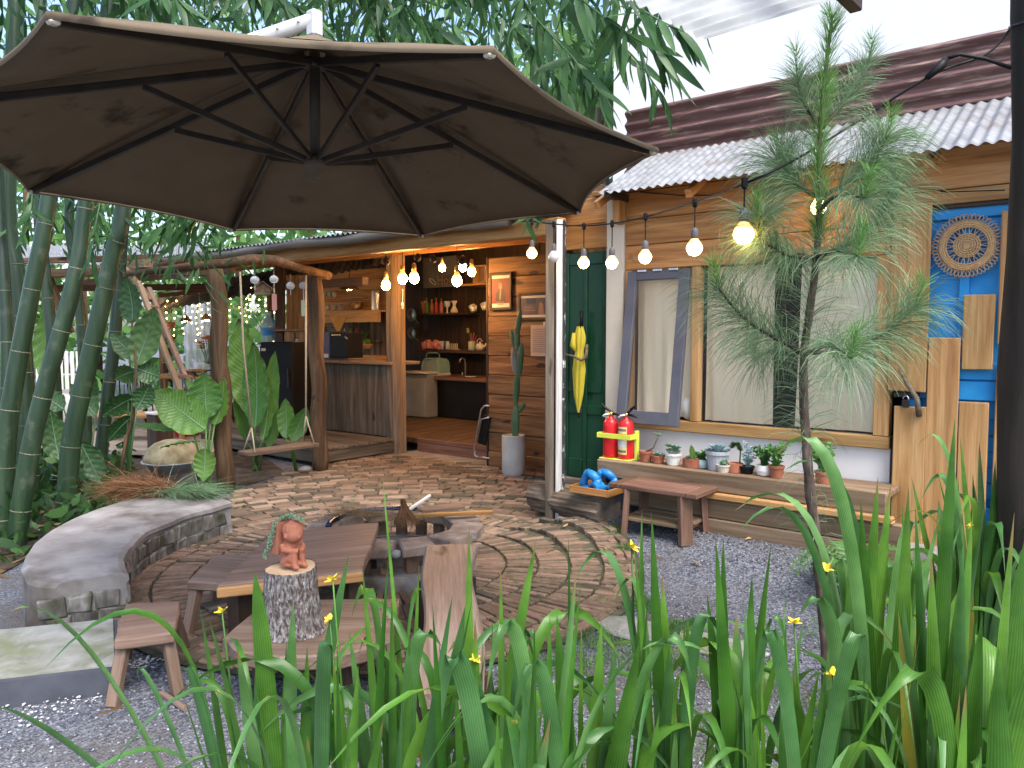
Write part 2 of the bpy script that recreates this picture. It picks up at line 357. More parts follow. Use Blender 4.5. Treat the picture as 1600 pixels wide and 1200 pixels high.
M_GREEN = pm('green_door_paint', [(.006, .045, .022, 1), (.010, .062, .031, 1)], 5, rough=.28, bump=.25, bscale=12, bdist=.006, rand=.03)
M_BLUE = pm('blue_door_paint', [(.010, .20, .52, 1), (.022, .29, .64, 1)], 5, rough=.45, bump=.12, bscale=25, rand=.05)
M_SASH = pm('slate_sash_paint', [(.070, .072, .095, 1), (.098, .10, .125, 1)], 6, rough=.5, bump=.1, rand=.03)
M_CURT = pm('linen', [(.80, .71, .54, 1), (.88, .80, .63, 1)], 3, (1, 1, .3), rough=.9, bump=.6, bscale=14, bdist=.02, rand=.04)
M_TIN = pm('galvanised_tin', [(.17, .175, .19, 1), (.26, .27, .285, 1), (.34, .35, .365, 1)], 5, (1, 3, 1), rough=.5, metal=.25, bump=.05, spots=(3.2, .55, .7, (.20, .18, .17, 1)), rand=.03)
M_MAROON = pm('maroon_tin', [(.085, .040, .036, 1), (.135, .070, .063, 1), (.19, .11, .10, 1)], 5, (.35, 3, 3), rough=.5, metal=.1, bump=.2, spots=(11, .55, .66, (.30, .20, .165, 1)), rand=.08)
M_POTC = pm('pale_pot_concrete', [(.34, .33, .31, 1), (.46, .45, .43, 1)], 6, rough=.8, bump=.2, spots=(5, .58, .7, (.25, .23, .20, 1)))
M_BLACK = pm('black_plastic', [(.005, .005, .006, 1), (.010, .010, .011, 1)], 6, rough=.5, bump=.05, spec=.2)
M_STEEL = pm('steel', [(.45, .45, .46, 1), (.6, .6, .62, 1)], 8, rough=.28, metal=.9, bump=.03)
M_DSTEEL = pm('dark_steel', [(.03, .03, .034, 1), (.06, .06, .065, 1)], 8, rough=.4, metal=.6, bump=.05)
M_BRASS = pm('brass', [(.42, .27, .10, 1), (.55, .38, .16, 1)], 6, rough=.3, metal=.9, bump=.02)
M_WPLAST = pm('white_plastic', [(.62, .62, .60, 1), (.72, .72, .70, 1)], 6, rough=.4, bump=.03)
M_RED = pm('extinguisher_red', [(.50, .012, .018, 1), (.60, .02, .025, 1)], 4, rough=.3, bump=.02, rand=.04)
M_LIME = pm('lime_yellow_paint', [(.62, .72, .06, 1), (.72, .80, .10, 1)], 6, rough=.45, bump=.02)
M_TERRA = pm('terracotta', [(.26, .085, .045, 1), (.40, .15, .085, 1)], 6, rough=.8, bump=.15, spots=(4, .6, .75, (.42, .27, .20, 1)))
M_FIG = pm('figurine_clay', [(.30, .105, .06, 1), (.40, .155, .095, 1)], 8, rough=.75, bump=.1)
M_CONC = pm('concrete', [(.15, .138, .13, 1), (.25, .234, .225, 1), (.35, .334, .325, 1)], 3.5, rough=.85, bump=.35, bdist=.012, spots=(1.8, .52, .66, (.095, .076, .058, 1)), bscale=14)
M_CONCM = pm('mossy_concrete', [(.17, .175, .13, 1), (.30, .305, .27, 1), (.42, .42, .40, 1)], 6, (1, 1, 1), rough=.85, bump=.4, spots=(3.4, .5, .72, (.17, .19, .085, 1)), bscale=18, dist=.6)
M_STONE = pm('whitewashed_block', [(.055, .050, .036, 1), (.16, .15, .132, 1), (.34, .33, .315, 1)], 13, (1, 1, .45), rough=.9, bump=.6, bdist=.02, spots=(5, .5, .62, (.055, .06, .03, 1)), rand=.3)
M_SLATE = pm('slate_edge', [(.045, .05, .065, 1), (.085, .09, .11, 1)], 6, rough=.6, bump=.2)
M_PEB = pm('river_pebble', [(.24, .235, .23, 1), (.38, .375, .37, 1)], 9, rough=.7, bump=.1, rand=.3)
M_FABRIC = pm('umbrella_fabric', [(.142, .110, .074, 1), (.172, .134, .092, 1)], 5, rough=.9, bump=.12, bscale=180, bdist=.002, spots=(3.1, .585, .70, (.040, .031, .022, 1)), rand=.02, spec=.2)
def _cloth():
    nt = M_FABRIC.node_tree; bs = nt.nodes['Principled BSDF']; tr = nt.nodes.new('ShaderNodeBsdfTranslucent'); tr.inputs[0].default_value = (.30, .20, .12, 1)
    mx = nt.nodes.new('ShaderNodeMixShader'); mx.inputs[0].default_value = .07; nt.links.new(bs.outputs[0], mx.inputs[1]); nt.links.new(tr.outputs[0], mx.inputs[2]); nt.links.new(mx.outputs[0], nt.nodes['Material Output'].inputs[0])
_cloth()
M_ROPE = pm('rope', [(.30, .25, .18, 1), (.42, .36, .27, 1)], 40, rough=.9, bump=.3)
M_BARK = pm('lichen_bark', [(.045, .030, .026, 1), (.12, .092, .082, 1), (.27, .26, .255, 1), (.44, .44, .44, 1)], 85, (1, 1, .4), rough=.95, bump=1.0, bdist=.02, rand=.05, dist=.5)
M_LOGBARK = pm('log_bark', [(.045, .032, .022, 1), (.15, .11, .076, 1), (.34, .27, .20, 1)], 14, (.12, 1, 1), rough=.95, bump=1.0, bdist=.02, rand=.05)
M_CUT = pm('cut_log_end', [(.40, .27, .16, 1), (.55, .40, .26, 1)], 10, rough=.8, bump=.2)
M_DRIFT = pm('straw', [(.20, .12, .055, 1), (.42, .29, .15, 1)], 12, rough=.9, bump=0, rand=0)
M_BLUEPL = pm('blue_plastic', [(.012, .15, .42, 1), (.02, .21, .52, 1)], 5, rough=.38, bump=.03, rand=.05)
M_YELLOW = pm('yellow_cloth', [(.45, .36, .02, 1), (.62, .52, .05, 1)], 5, (1, 1, .3), rough=.7, bump=.2)
M_PAPER = pm('pinkish_paper', [(.46, .35, .29, 1), (.54, .43, .37, 1)], 3, rough=.85, bump=.03)
M_INK = pm('ink', [(.16, .11, .10, 1), (.22, .16, .15, 1)], 5, rough=.8, bump=0)
M_BULB = bulbm('lit_bulb', (1, .52, .18, 1), 92)
M_BULBE = bulbm('lit_festoon_bulb', (1, .66, .30, 1), 13)
M_FAIRY = emis('fairy_light', (1, .58, .20, 1), 16)
M_FROST = pm('frosted_bulb', [(.62, .66, .68, 1), (.7, .73, .75, 1)], 4, rough=.25, bump=0)
M_GLASS = glass('clear_glass', a=.06)
M_PANE = glass('window_pane', (.98, .98, .97, 1), .0, .03, 1.28)
M_CHIME = glass('chime_glass', (.85, .90, .93, 1), .35, .08)
L_IRIS = bladem('iris_leaf', (.028, .096, .011, 1), (.088, .232, .030, 1), trans=.32, rand=.45)
L_IRISY = bladem('iris_leaf_yellowing', (.16, .17, .02, 1), (.30, .27, .05, 1), trans=.3, rand=.3)
L_IRISB = bladem('iris_leaf_bluish', (.034, .105, .022, 1), (.10, .235, .070, 1), rough=.32, trans=.2, rand=.3)
L_BAMB = leafm('bamboo_leaf', (.028, .085, .028, 1), (.055, .145, .042, 1), rough=.4, trans=.4, rand=.4)
L_BIG = leafm('broad_leaf', (.060, .17, .028, 1), (.105, .26, .050, 1), rough=.36, trans=.35, rand=.2)
L_FIG = leafm('fiddle_leaf', (.030, .095, .028, 1), (.060, .15, .045, 1), rough=.4, trans=.25, rand=.25)
L_PADDLE = veinleaf('paddle_leaf', (.055, .16, .022, 1), (.105, .25, .045, 1), (.16, .30, .09, 1), nv=20)
L_FIDDLE = veinleaf('fiddle_leaf_veined', (.026, .080, .022, 1), (.052, .13, .036, 1), (.065, .13, .045, 1), nv=8, trans=.2)
L_SUCC = leafm('succulent_leaf', (.11, .21, .13, 1), (.20, .32, .20, 1), rough=.5, trans=.08, rand=.2)
L_BLUES = leafm('blue_succulent_leaf', (.17, .26, .28, 1), (.27, .37, .39, 1), rough=.55, trans=.05, rand=.1)
L_FERN = leafm('fern_frond', (.055, .17, .03, 1), (.11, .27, .06, 1), rough=.5, trans=.3, rand=.2)
L_MASS = islandleaf('mass_leaf', (.018, .060, .016, 1), (.045, .12, .030, 1), (.10, .21, .055, 1))
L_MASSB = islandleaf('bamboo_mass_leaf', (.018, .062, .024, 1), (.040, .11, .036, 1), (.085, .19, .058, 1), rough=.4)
L_FAR = islandleaf('far_leaf', (.045, .13, .03, 1), (.10, .23, .055, 1), (.20, .36, .10, 1), trans=.4)
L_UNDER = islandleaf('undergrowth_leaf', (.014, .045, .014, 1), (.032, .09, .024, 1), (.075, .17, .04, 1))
L_NEED = islandleaf('pine_needle', (.075, .15, .070, 1), (.15, .26, .13, 1), (.28, .39, .22, 1), rough=.45, trans=.15)
L_NEEDY = islandleaf('young_pine_needle', (.07, .20, .035, 1), (.11, .28, .05, 1), (.17, .36, .08, 1), trans=.2)
M_FLOW = pm('yellow_petal', [(.70, .50, .03, 1), (.82, .64, .06, 1)], 8, rough=.6, bump=0)
M_ORANGE = pm('orange_petal', [(.62, .17, .02, 1), (.78, .30, .06, 1)], 8, rough=.6, bump=0, rand=.2)
# ------------------------------------------------------------------ ground
def sst(a, b, x):
    t = min(1, max(0, (x - a) / (b - a))); return t * t * (3 - 2 * t)
def hgt(x, y): return .16 * sst(4.2, 5.2, y) * sst(-4.0, -3.1, x) * (1 - sst(7, 9, y))
def gravel_mat():
    m, nt, bs = _new('blue_grey_gravel'); mp = _coords(nt, (1, 1, 1), False)
    vo = nt.nodes.new('ShaderNodeTexVoronoi'); vo.inputs['Scale'].default_value = 85; nt.links.new(mp.outputs[0], vo.inputs['Vector'])
    c = _ramp(nt, vo.outputs['Color'], [(.1, (.05, .054, .068, 1)), (.5, (.12, .128, .155, 1)), (.95, (.27, .285, .33, 1))]).outputs[0]
    n = _noise(nt, mp, 1.1, 6, .6); r2 = _ramp(nt, n.outputs[0], [(.45, (0, 0, 0, 1)), (.68, (1, 1, 1, 1))])
    c = _mix(nt, c, (.10, .088, .078, 1), r2.outputs[0])
    nt.links.new(c, bs.inputs['Base Color']); bs.inputs['Roughness'].default_value = .85
    _bump(nt, bs, vo.outputs['Distance'], .8, .012); return m
M_GRAV = gravel_mat()
xs = np.concatenate([np.linspace(-160, -20, 6), np.linspace(-16, 4, 81), np.linspace(10, 160, 6)])
ys = np.concatenate([np.linspace(-160, -8, 6), np.linspace(-4, 12, 65), np.linspace(20, 160, 6)])
gv = [(x, y, hgt(x, y)) for y in ys for x in xs]; nx = len(xs)
gq = [(j * nx + i, j * nx + i + 1, (j + 1) * nx + i + 1, (j + 1) * nx + i) for j in range(len(ys) - 1) for i in range(nx - 1)]
ground = link('ground', np_mesh('ground', gv, gq, mat=M_GRAV, smooth=True), None); tag(ground, kind='structure', label='blue grey gravel ground of the garden court')
PC = V((-3.9, 3.5, 0))
def sheet(name, poly, dz, mat, label, follow=True):
    """ground cover: a filled outline laid just above the ground"""
    b = bmesh.new(); vv = [b.verts.new((p[0], p[1], 0)) for p in poly]; b.faces.new(vv)
    bmesh.ops.triangulate(b, faces=b.faces[:])
    for _ in range(4): bmesh.ops.subdivide_edges(b, edges=[e for e in b.edges if e.calc_length() > .35], cuts=1, use_grid_fill=True); bmesh.ops.triangulate(b, faces=b.faces[:])
    for v_ in b.verts: v_.co.z = dz + (hgt(v_.co.x, v_.co.y) if follow else 0)
    bmesh.ops.recalc_face_normals(b, faces=b.faces)
    if sum(f.normal.z for f in b.faces) < 0: bmesh.ops.reverse_faces(b, faces=b.faces)
    me = bpy.data.meshes.new(name); b.to_mesh(me); b.free()
    o = link(name, me, mat); WP[o] = V((0, 0, 0)); return tag(o, label=label, kind='structure')
M_SOIL = pm('dark_soil', [(.022, .017, .012, 1), (.05, .038, .026, 1), (.10, .075, .048, 1)], 7, rough=.95, bump=.8, bdist=.03)
soil = sheet('soil_bed', [(-4.9, .9), (-6.0, 2.0), (-6.6, 3.2), (-7.05, 4.2), (-7.5, 5.2), (-9.8, 6.2), (-18, 8), (-22, 0), (-9, -3), (-5.4, -1)], .008, M_SOIL, 'dark planted soil under the bamboo')
M_MORTAR = pm('mossy_joint', [(.018, .018, .011, 1), (.05, .05, .027, 1), (.10, .095, .06, 1)], 8, rough=.95, bump=.4)
circ = [(PC.x + 1.74 * math.cos(a), PC.y + 1.74 * math.sin(a)) for a in np.linspace(R(-108), R(36), 30)]
patio_poly = circ + [(-2.95, 5.0), (-3.72, 5.05), (-4.0, 5.6), (-5.05, 6.92), (-7.55, 6.92), (-7.9, 6.2), (-7.5, 5.5), (-7.0, 4.3), (-5.52, 3.25)] + \
    [(PC.x + 1.62 * math.cos(a), PC.y + 1.62 * math.sin(a)) for a in np.linspace(R(190), R(250), 14)]
patio = sheet('patio', patio_poly, .019, M_MORTAR, 'round brick patio laid in rings about the fire pit')
def inpoly(x, y, P):
    c = False; j = len(P) - 1
    for i in range(len(P)):
        if (P[i][1] > y) != (P[j][1] > y) and x < (P[j][0] - P[i][0]) * (y - P[i][1]) / (P[j][1] - P[i][1]) + P[i][0]: c = not c
        j = i
    return c
M_BRICK = pm('worn_brick', [(.105, .068, .044, 1), (.195, .130, .088, 1), (.30, .215, .152, 1)], 9, rough=.8, bump=.5, bdist=.008, rand=.38, hue=.014, spots=(9, .56, .66, (.06, .062, .038, 1)))
def brick_stuff_mat():
    m, nt, bs = _new('worn_brick_field'); mp = _coords(nt, (1, 1, 1), False); ge = nt.nodes.new('ShaderNodeNewGeometry')
    c = _ramp(nt, ge.outputs['Random Per Island'], [(0, (.058, .050, .034, 1)), (.35, (.135, .094, .064, 1)), (.7, (.215, .142, .098, 1)), (1, (.30, .218, .158, 1))]).outputs[0]
    n = _noise(nt, mp, 6.5, 6, .65); r2 = _ramp(nt, n.outputs[0], [(.54, (0, 0, 0, 1)), (.66, (1, 1, 1, 1))]); c = _mix(nt, c, (.062, .064, .042, 1), r2.outputs[0])
    n2 = _noise(nt, mp, 26, 4); c = _mix(nt, c, n2.outputs[0], .35, 'OVERLAY')
    nt.links.new(c, bs.inputs['Base Color']); bs.inputs['Roughness'].default_value = .8; _bump(nt, bs, n2.outputs[0], .4, .006); return m
M_BRICKF = brick_stuff_mat()
bricks = []     # (x, y, angle, length, width)
r = .60
while r < 1.5:
    w = .045; n = int(2 * math.pi * (r + .1) / (w + .005))
    for k in range(n):
        if rnd.random() < .03: continue
        a = 2 * math.pi * k / n + r * 3
        ln = .20 + rnd.uniform(-.008, .006); ww = (w if rnd.random() > .12 else w * .8)
        bricks.append((PC.x + (r + .105) * math.cos(a), PC.y + (r + .105) * math.sin(a), a + rnd.uniform(-.03, .03), ln, ww))
    r += .218
for r in (1.535, 1.60, 1.665):
    n = int(2 * math.pi * r / .215)
    for k in range(n):
        a = 2 * math.pi * (k + rnd.uniform(-.05, .05)) / n + r * 5
        bricks.append((PC.x + r * math.cos(a), PC.y + r * math.sin(a), a + math.pi / 2 + rnd.uniform(-.02, .02), .2 + rnd.uniform(-.01, .008), .056))
r = 1.76
while r < 5.0:
    n = int(2 * math.pi * r / .212); off = rnd.random()
    for k in range(n):
        a = 2 * math.pi * (k + off) / n
        bricks.append((PC.x + r * math.cos(a), PC.y + r * math.sin(a), a + math.pi / 2 + rnd.uniform(-.03, .03), .2 + rnd.uniform(-.014, .008), .094 + rnd.uniform(-.006, .004)))
    r += .103
bricks = [b for b in bricks if inpoly(b[0], b[1], patio_poly) and math.hypot(b[0] - PC.x, b[1] - PC.y) > .6]
def vis_rank(b):
    px, py, d = proj((b[0], b[1], 0))
    hid = (340 < px < 600 and py > 815 and d < 5) or (640 < px < 760 and py > 855) or px < 200 or py > 1020 or (390 < px < 720 and 800 < py < 900)
    return d + (50 if hid else 0)
bricks.sort(key=vis_rank)
bm_brick = MB().box((0, 0, 0), (1, 1, 1), None, .5)
bm_src = MB().box((0, 0, 0), (.2, .058, .05), None, .0035)
me_b = bpy.data.meshes.new('brick'); me_b.from_pydata(bm_src.v, [], bm_src.f); me_b.materials.append(M_BRICK)
fv = []; ff = []
bv = np.array(bm_src.v)
for i, (x, y, a, ln, w) in enumerate(bricks):
    z = hgt(x, y) + .008 + rnd.uniform(-.007, .005); tx, ty = rnd.gauss(0, .028), rnd.gauss(0, .012)
    if i < 300:
        o = bpy.data.objects.new('brick', me_b); col.objects.link(o); o.parent = patio
        o.location = (x, y, z); o.rotation_euler = (tx, ty, a); o.scale = (ln / .2, w / .058, 1)
    else:
        M = Matrix.Translation((x, y, z)) @ Matrix.Rotation(a, 4, 'Z') @ Matrix.Rotation(ty, 4, 'Y') @ Matrix.Rotation(tx, 4, 'X') @ Matrix.Diagonal((ln / .2, w / .058, 1, 1))
        n0 = len(fv); fv += [tuple(M @ V(p)) for p in bm_src.v]; ff += [tuple(q + n0 for q in f) for f in bm_src.f]
me = bpy.data.meshes.new('brick_field'); me.from_pydata(fv, [], ff); me.materials.append(M_BRICKF)
o = bpy.data.objects.new('brick_field', me); col.objects.link(o); o.parent = patio; o['kind'] = 'stuff'
print('bricks', len(bricks))
# loose gravel
N = 30000
gx = NR.uniform(-4.6, -.1, N); gy = NR.uniform(.4, 5.25, N)
keep = [(not inpoly(x, y, patio_poly)) and math.hypot(x - PC.x, y - PC.y) > 1.72 and not (x < -3.2 and y > 4.9) for x, y in zip(gx, gy)]
gx, gy = gx[keep], gy[keep]; N = len(gx)
oct_ = np.array([(1, 0, 0), (-1, 0, 0), (0, 1, 0), (0, -1, 0), (0, 0, 1), (0, 0, -1)], float)
sz = NR.uniform(.0035, .0105, (N, 1, 1)); sc3 = NR.uniform(.6, 1.3, (N, 6, 3)); an = NR.uniform(0, 6.28, N)
vv = oct_[None] * sz * sc3
ca, sa = np.cos(an)[:, None], np.sin(an)[:, None]
vx = vv[:, :, 0] * ca - vv[:, :, 1] * sa; vy = vv[:, :, 0] * sa + vv[:, :, 1] * ca
vv = np.stack([vx + gx[:, None], vy + gy[:, None], vv[:, :, 2] * .7 + np.array([hgt(x, y) for x, y in zip(gx, gy)])[:, None] + .002], 2)
tr = np.array([(0, 2, 4), (2, 1, 4), (1, 3, 4), (3, 0, 4), (2, 0, 5), (1, 2, 5), (3, 1, 5), (0, 3, 5)])
tri = (tr[None] + (np.arange(N) * 6)[:, None, None]).reshape(-1, 3)
def gravel_stone_mat():
    m, nt, bs = _new('gravel_stone'); ge = nt.nodes.new('ShaderNodeNewGeometry')
    c = _ramp(nt, ge.outputs['Random Per Island'], [(0, (.045, .05, .064, 1)), (.5, (.12, .13, .157, 1)), (.9, (.23, .245, .29, 1)), (1, (.42, .43, .46, 1))]).outputs[0]
    nt.links.new(c, bs.inputs['Base Color']); bs.inputs['Roughness'].default_value = .8; return m
o = link('gravel', np_mesh('gravel', vv.reshape(-1, 3), None, tri, gravel_stone_mat()), None); tag(o, 'loose blue grey gravel chips scattered over the court', kind='stuff')

# ------------------------------------------------------------------ round seat wall of concrete
def arc(r_, a, z): return V((PC.x + r_ * math.cos(R(a)), PC.y + r_ * math.sin(R(a)), z))
cb = thing('concrete_bench', 'curved low concrete bench with whitewashed block sides beside the bamboo', 'bench', arc(1.9, 220, 0))
A0, A1 = 187.0, 256.0
def bprof(u, v_):
    a = A0 + (A1 - A0) * u; ro = 2.06 + .44 * max(0, (A1 - a) / (A1 - A0)) ** 1.15 - .10 * max(0, (a - 251) / 5) ** 2; ri = 1.615
    prof = [(ri, .0), (ri, .22), (ri - .015, .235), (ri - .012, .262), (ri + .02, .278), (ro - .03, .282), (ro, .26), (ro, 0)]
    i = min(int(v_ * 7 + 1e-6), 6); f_ = v_ * 7 - i; p, q = prof[i], prof[i + 1]
    rr = p[0] + (q[0] - p[0]) * f_; zz_ = p[1] + (q[1] - p[1]) * f_
    k = .005 * math.sin(a * .31 + zz_ * 8) + .006 * math.sin(a * .17 + 2) + .0025 * math.sin(a * .83 + 1)
    return arc(rr + k, a, zz_ + (.003 * math.sin(a * .37 + rr * 5) if zz_ > .1 else 0))
body = MB().grid(bprof, 46, 7)
for u in (0, 1):
    vs_ = [bprof(u, j / 7) for j in range(8)]; body.add(vs_, [tuple(range(8)) if u == 0 else tuple(range(8))[::-1]])
body.build('seat', M_CONC, cb, smooth=False)
for row in range(2):
    n = 16; off = .5 * row
    for k in range(n):
        a = A0 + (A1 - A0) * (k + off + .5) / (n + .5)
        if a > A1 - 1: continue
        p = arc(1.613, a, .052 + row * .104); M = Matrix.Rotation(R(a), 3, 'Z')
        MB().box(p, (.03 + rnd.uniform(-.012, .012), .112 + rnd.uniform(-.014, .004), .101 + rnd.uniform(-.012, .003)), M, .007, .009).build('block', M_STONE, cb)
for k in range(3):
    for row in range(2):
        p = arc(1.69 + k * .13 + row * .03, A1 + .15, .055 + row * .10); M = Matrix.Rotation(R(A1), 3, 'Z')
        MB().box(p, (.122, .03 + rnd.uniform(-.012, .012), .097), M, .008, .010).build('block', M_STONE, cb)
# low mossy step
dv = V((-.56, -.83, 0)); A = V((-4.06, 1.75, 0)); B = V((-3.48, 1.50, 0))
st = thing('stone_step', 'mossy pale concrete step with a slate grey front edge', 'step', (A + B) / 2 + dv * .7)
MB().prism([B + dv * 1.6, B, A, A + dv * 1.6][::-1], .055, .125).build('tread', M_CONCM, st)
nn = V((.83, -.56, 0))
MB().prism([B + dv * 1.6 + nn * .03, B + nn * .03 - dv * .02, B - nn * .05 - dv * .02, B + dv * 1.6 - nn * .05][::-1], .0, .118).build('riser', M_SLATE, st)
MB().prism([B + nn * .028 - dv * .022, A - dv * .022, A - dv * .0 + nn * .0, B - dv * .0 + nn * .028], .0, .116).build('end_plate', M_SLATE, st)

# ------------------------------------------------------------------ slab furniture
def align_grain(o, d):
    """turn the mesh so that its own x axis, and with it the grain, runs along d"""
    a = math.atan2(d.y, d.x); o.data.transform(Matrix.Rotation(-a, 4, 'Z')); o.rotation_euler.z = a; return o
def slab(parent, name, poly, z0, z1, mat, wob=.006, n=5, bev=.008, grain=None):
    """thick plank with an uneven outline and softened arris"""
    pts = []
    P = [V((p[0], p[1], 0)) for p in poly]; c = sum(P, V((0, 0, 0))) / len(P)
    for i in range(len(P)):
        a, b = P[i], P[(i + 1) % len(P)]
        for k in range(n):
            q = a.lerp(b, k / n); dn = (q - c).normalized(); pts.append(q + dn * rnd.uniform(-wob, wob))
    m = len(pts); mb = MB(); vs_ = []
    for zz_, ins in ((z0, bev), (z0 + bev, 0), (z1 - bev, 0), (z1, bev)):
        for q in pts: dn = (q - c).normalized(); vs_.append((q.x - dn.x * ins, q.y - dn.y * ins, zz_))
    fs = [tuple(range(m))[::-1], tuple(range(3 * m, 4 * m))]
    for j in range(3): fs += [(j * m + i, j * m + (i + 1) % m, (j + 1) * m + (i + 1) % m, (j + 1) * m + i) for i in range(m)]
    mb.add(vs_, fs); o = mb.build(name, mat, parent, recalc=True)
    return align_grain(o, grain if grain is not None else P[1] - P[0])
# stool in front
sz_ = .285
c4 = [G(178, 1000, sz_), G(272, 988, sz_), G(283, 938, sz_), G(196, 943, sz_)]
stool = thing('wooden_stool', 'small plank stool with four splayed legs beside the mossy step', 'stool', (*((c4[0] + c4[2]) / 2).xy, 0))
slab(stool, 'seat', c4, sz_ - .05, sz_, W_STOOL['x'], .006)
cc = sum(c4, V((0, 0, 0))) / 4
for p in c4:
    top = p.lerp(cc, .26); bot = p.lerp(cc, -.10)
    beam(stool, 'leg', (bot.x, bot.y, 0), (top.x, top.y, sz_ - .045), .05, .042, W_STOOL)
sti = MB().tube([G(252, 1083, .012), G(290, 1108, .012)], .012, 7, True, .1).build('stick', W_STOOL['x']); tag(sti, 'short reddish stick lying by the foot of the small stool', 'stick')
# stool behind, left of the low table
c4 = [G(293, 908, .3), G(392, 915, .3), G(412, 868, .3), G(335, 866, .3)]
stool2 = thing('wooden_stool', 'low dark topped plank stool behind the log pedestal', 'stool', (*((c4[0] + c4[2]) / 2).xy, 0))
slab(stool2, 'seat', c4, .25, .3, W_SLAB['x'], .008)
cc = sum(c4, V((0, 0, 0))) / 4
for p in c4:
    top = p.lerp(cc, .22); bot = p.lerp(cc, -.02)
    beam(stool2, 'leg', (bot.x, bot.y, 0.01), (top.x, top.y, .26), .055, .05, W_STOOL)
# low table
tp = [V((-3.75, 3.3, 0)), V((-3.05, 2.57, 0)), V((-3.41, 1.96, 0)), V((-4.08, 2.72, 0))]
lt = thing('low_table', 'low red brown slab table with a pale sawn front edge', 'table', (*((tp[0] + tp[2]) / 2).xy, 0))
slab(lt, 'tabletop', tp, .325, .38, W_SLAB['x'], .012, grain=tp[2] - tp[1])
fe = (tp[2] - tp[1]).normalized(); fo = V((fe.y, -fe.x, 0));
if fo.dot(_fw) > 0: fo = -fo
beam(lt, 'front_edge', tp[1] + fo * .012 + V((0, 0, .347)), tp[2] + fo * .012 + V((0, 0, .347)), .03, .05, W_GOLD, .012)
cc = sum(tp, V((0, 0, 0))) / 4
for p in tp:
    q = p.lerp(cc, .22); bx(lt, 'leg', q.x - .05, q.x + .05, q.y - .05, q.y + .05, .01, .33, W_DARK, .006)
# pedestal slab with log and figurine
sp = [V((-2.98, 1.74, 0)), V((-2.80, 1.70, 0)), V((-2.62, 1.77, 0)), V((-2.44, 1.95, 0)), V((-2.40, 2.16, 0)), V((-2.75, 2.56, 0)), V((-3.24, 2.12, 0))]
ps = thing('half_round_bench', 'half round thick red brown bench slab under the lichened log', 'bench', (-2.8, 2.1, 0))
slab(ps, 'seat', sp, .235, .30, W_SLAB['x'], .008, 4, grain=V((.55, .44, 0)))
for q in ((-2.92, 1.88), (-2.56, 2.08), (-2.80, 2.38), (-3.08, 2.1)): bx(ps, 'leg', q[0] - .03, q[0] + .03, q[1] - .03, q[1] + .03, 0, .24, W_DARK, .005)
lp = G(447, 1000, .30); lp += _fw * .10
lg = thing('log_pedestal', 'short upright log with lichen bark carrying the clay figurine', 'log', (lp.x, lp.y, .30))
def logring(u, v_):
    a = u * 2 * math.pi; rr = (.125 - .018 * v_) * (1 + .05 * math.sin(3 * a + v_ * 2) + .025 * math.sin(17 * a + 5 * v_) + .02 * math.sin(29 * a)) + (.012 if v_ < .05 else 0)
    return V((lp.x + rr * math.cos(a), lp.y + rr * math.sin(a), .302 + .285 * v_ + .006 * math.sin(a) * v_))
mb = MB().grid(logring, 60, 10); mb.build('bark', M_BARK, lg, smooth=True)
MB().add([logring(k / 60, 1) - V((0, 0, .004)) for k in range(60)], [tuple(range(60))]).build('cut_face', M_CUT, lg)
# figurine: child hugging the knees, with a small planter box at the back
fg = thing('clay_figurine', 'terracotta child figurine hugging its knees with a planter at its back', 'figurine', (lp.x, lp.y, .588), R(2), local=True)
mb = MB()
# local frame: x to the right of the picture, -y towards the viewer; the child looks right
mb.ball((0, 0, .018), .05, (1.15, .95, .36), 16, 8); mb.ball((-.012, .0, .06), .044, (.9, .9, 1.15), 16, 10); mb.ball((-.004, 0, .098), .036, (.95, 1.05, .9))
for s in (-1, 1):
    mb.tube([(-.01, s * .03, .028), (.03, s * .024, .046), (.042, s * .02, .078)], [.022, .02, .017], 10)
    mb.tube([(.042, s * .02, .078), (.046, s * .02, .045), (.05, s * .022, .016)], [.017, .015, .014], 10)
    mb.ball((.058, s * .022, .012), .016, (1.4, .8, .7))
    mb.tube([(-.005, s * .042, .105), (.012, s * .048, .085), (.042, s * .03, .082), (.058, s * .008, .08)], [.015, .015, .013, .012], 10)
mb.ball((.022, -.004, .152), .044, (1.0, .98, .98), 18, 12); mb.ball((.012, .0, .166), .043, (1.05, 1.06, .86), 18, 10)
mb.ball((.062, -.004, .140), .007); mb.ball((.022, -.048, .145), .01, (1, .6, 1.2)); mb.ball((.022, .04, .145), .01, (1, .6, 1.2))
for k in range(9):
    a = -1.2 + k * .3; mb.tube([(.012 + .01 * math.cos(a), .01 * math.sin(a), .204), (.012 + .04 * math.cos(a), .042 * math.sin(a), .190), (.012 + .048 * math.cos(a), .048 * math.sin(a), .165)], [.006, .008, .005], 6)
fo_ = mb.build('body', M_FIG, fg, smooth=True)
md = fo_.modifiers.new('remesh', 'REMESH'); md.mode = 'VOXEL'; md.voxel_size = .0036; md.use_smooth_shade = True
sm = fo_.modifiers.new('smooth', 'SMOOTH'); sm.iterations = 4; sm.factor = .5
mb = MB()
for (x0, x1, y0, y1) in ((-.085, -.077, -.045, .045), (-.041, -.034, -.045, .045), (-.077, -.041, -.045, -.038), (-.077, -.041, .038, .045)):
    mb.box(((x0 + x1) / 2, (y0 + y1) / 2, .125), (x1 - x0, y1 - y0, .14), None, .002)
mb.box((-.06, 0, .06), (.04, .08, .012), None, .002); mb.box((-.06, 0, .175), (.036, .076, .02), None, .002)
mb.build('planter_box', M_FIG, fg)
mb = MB()
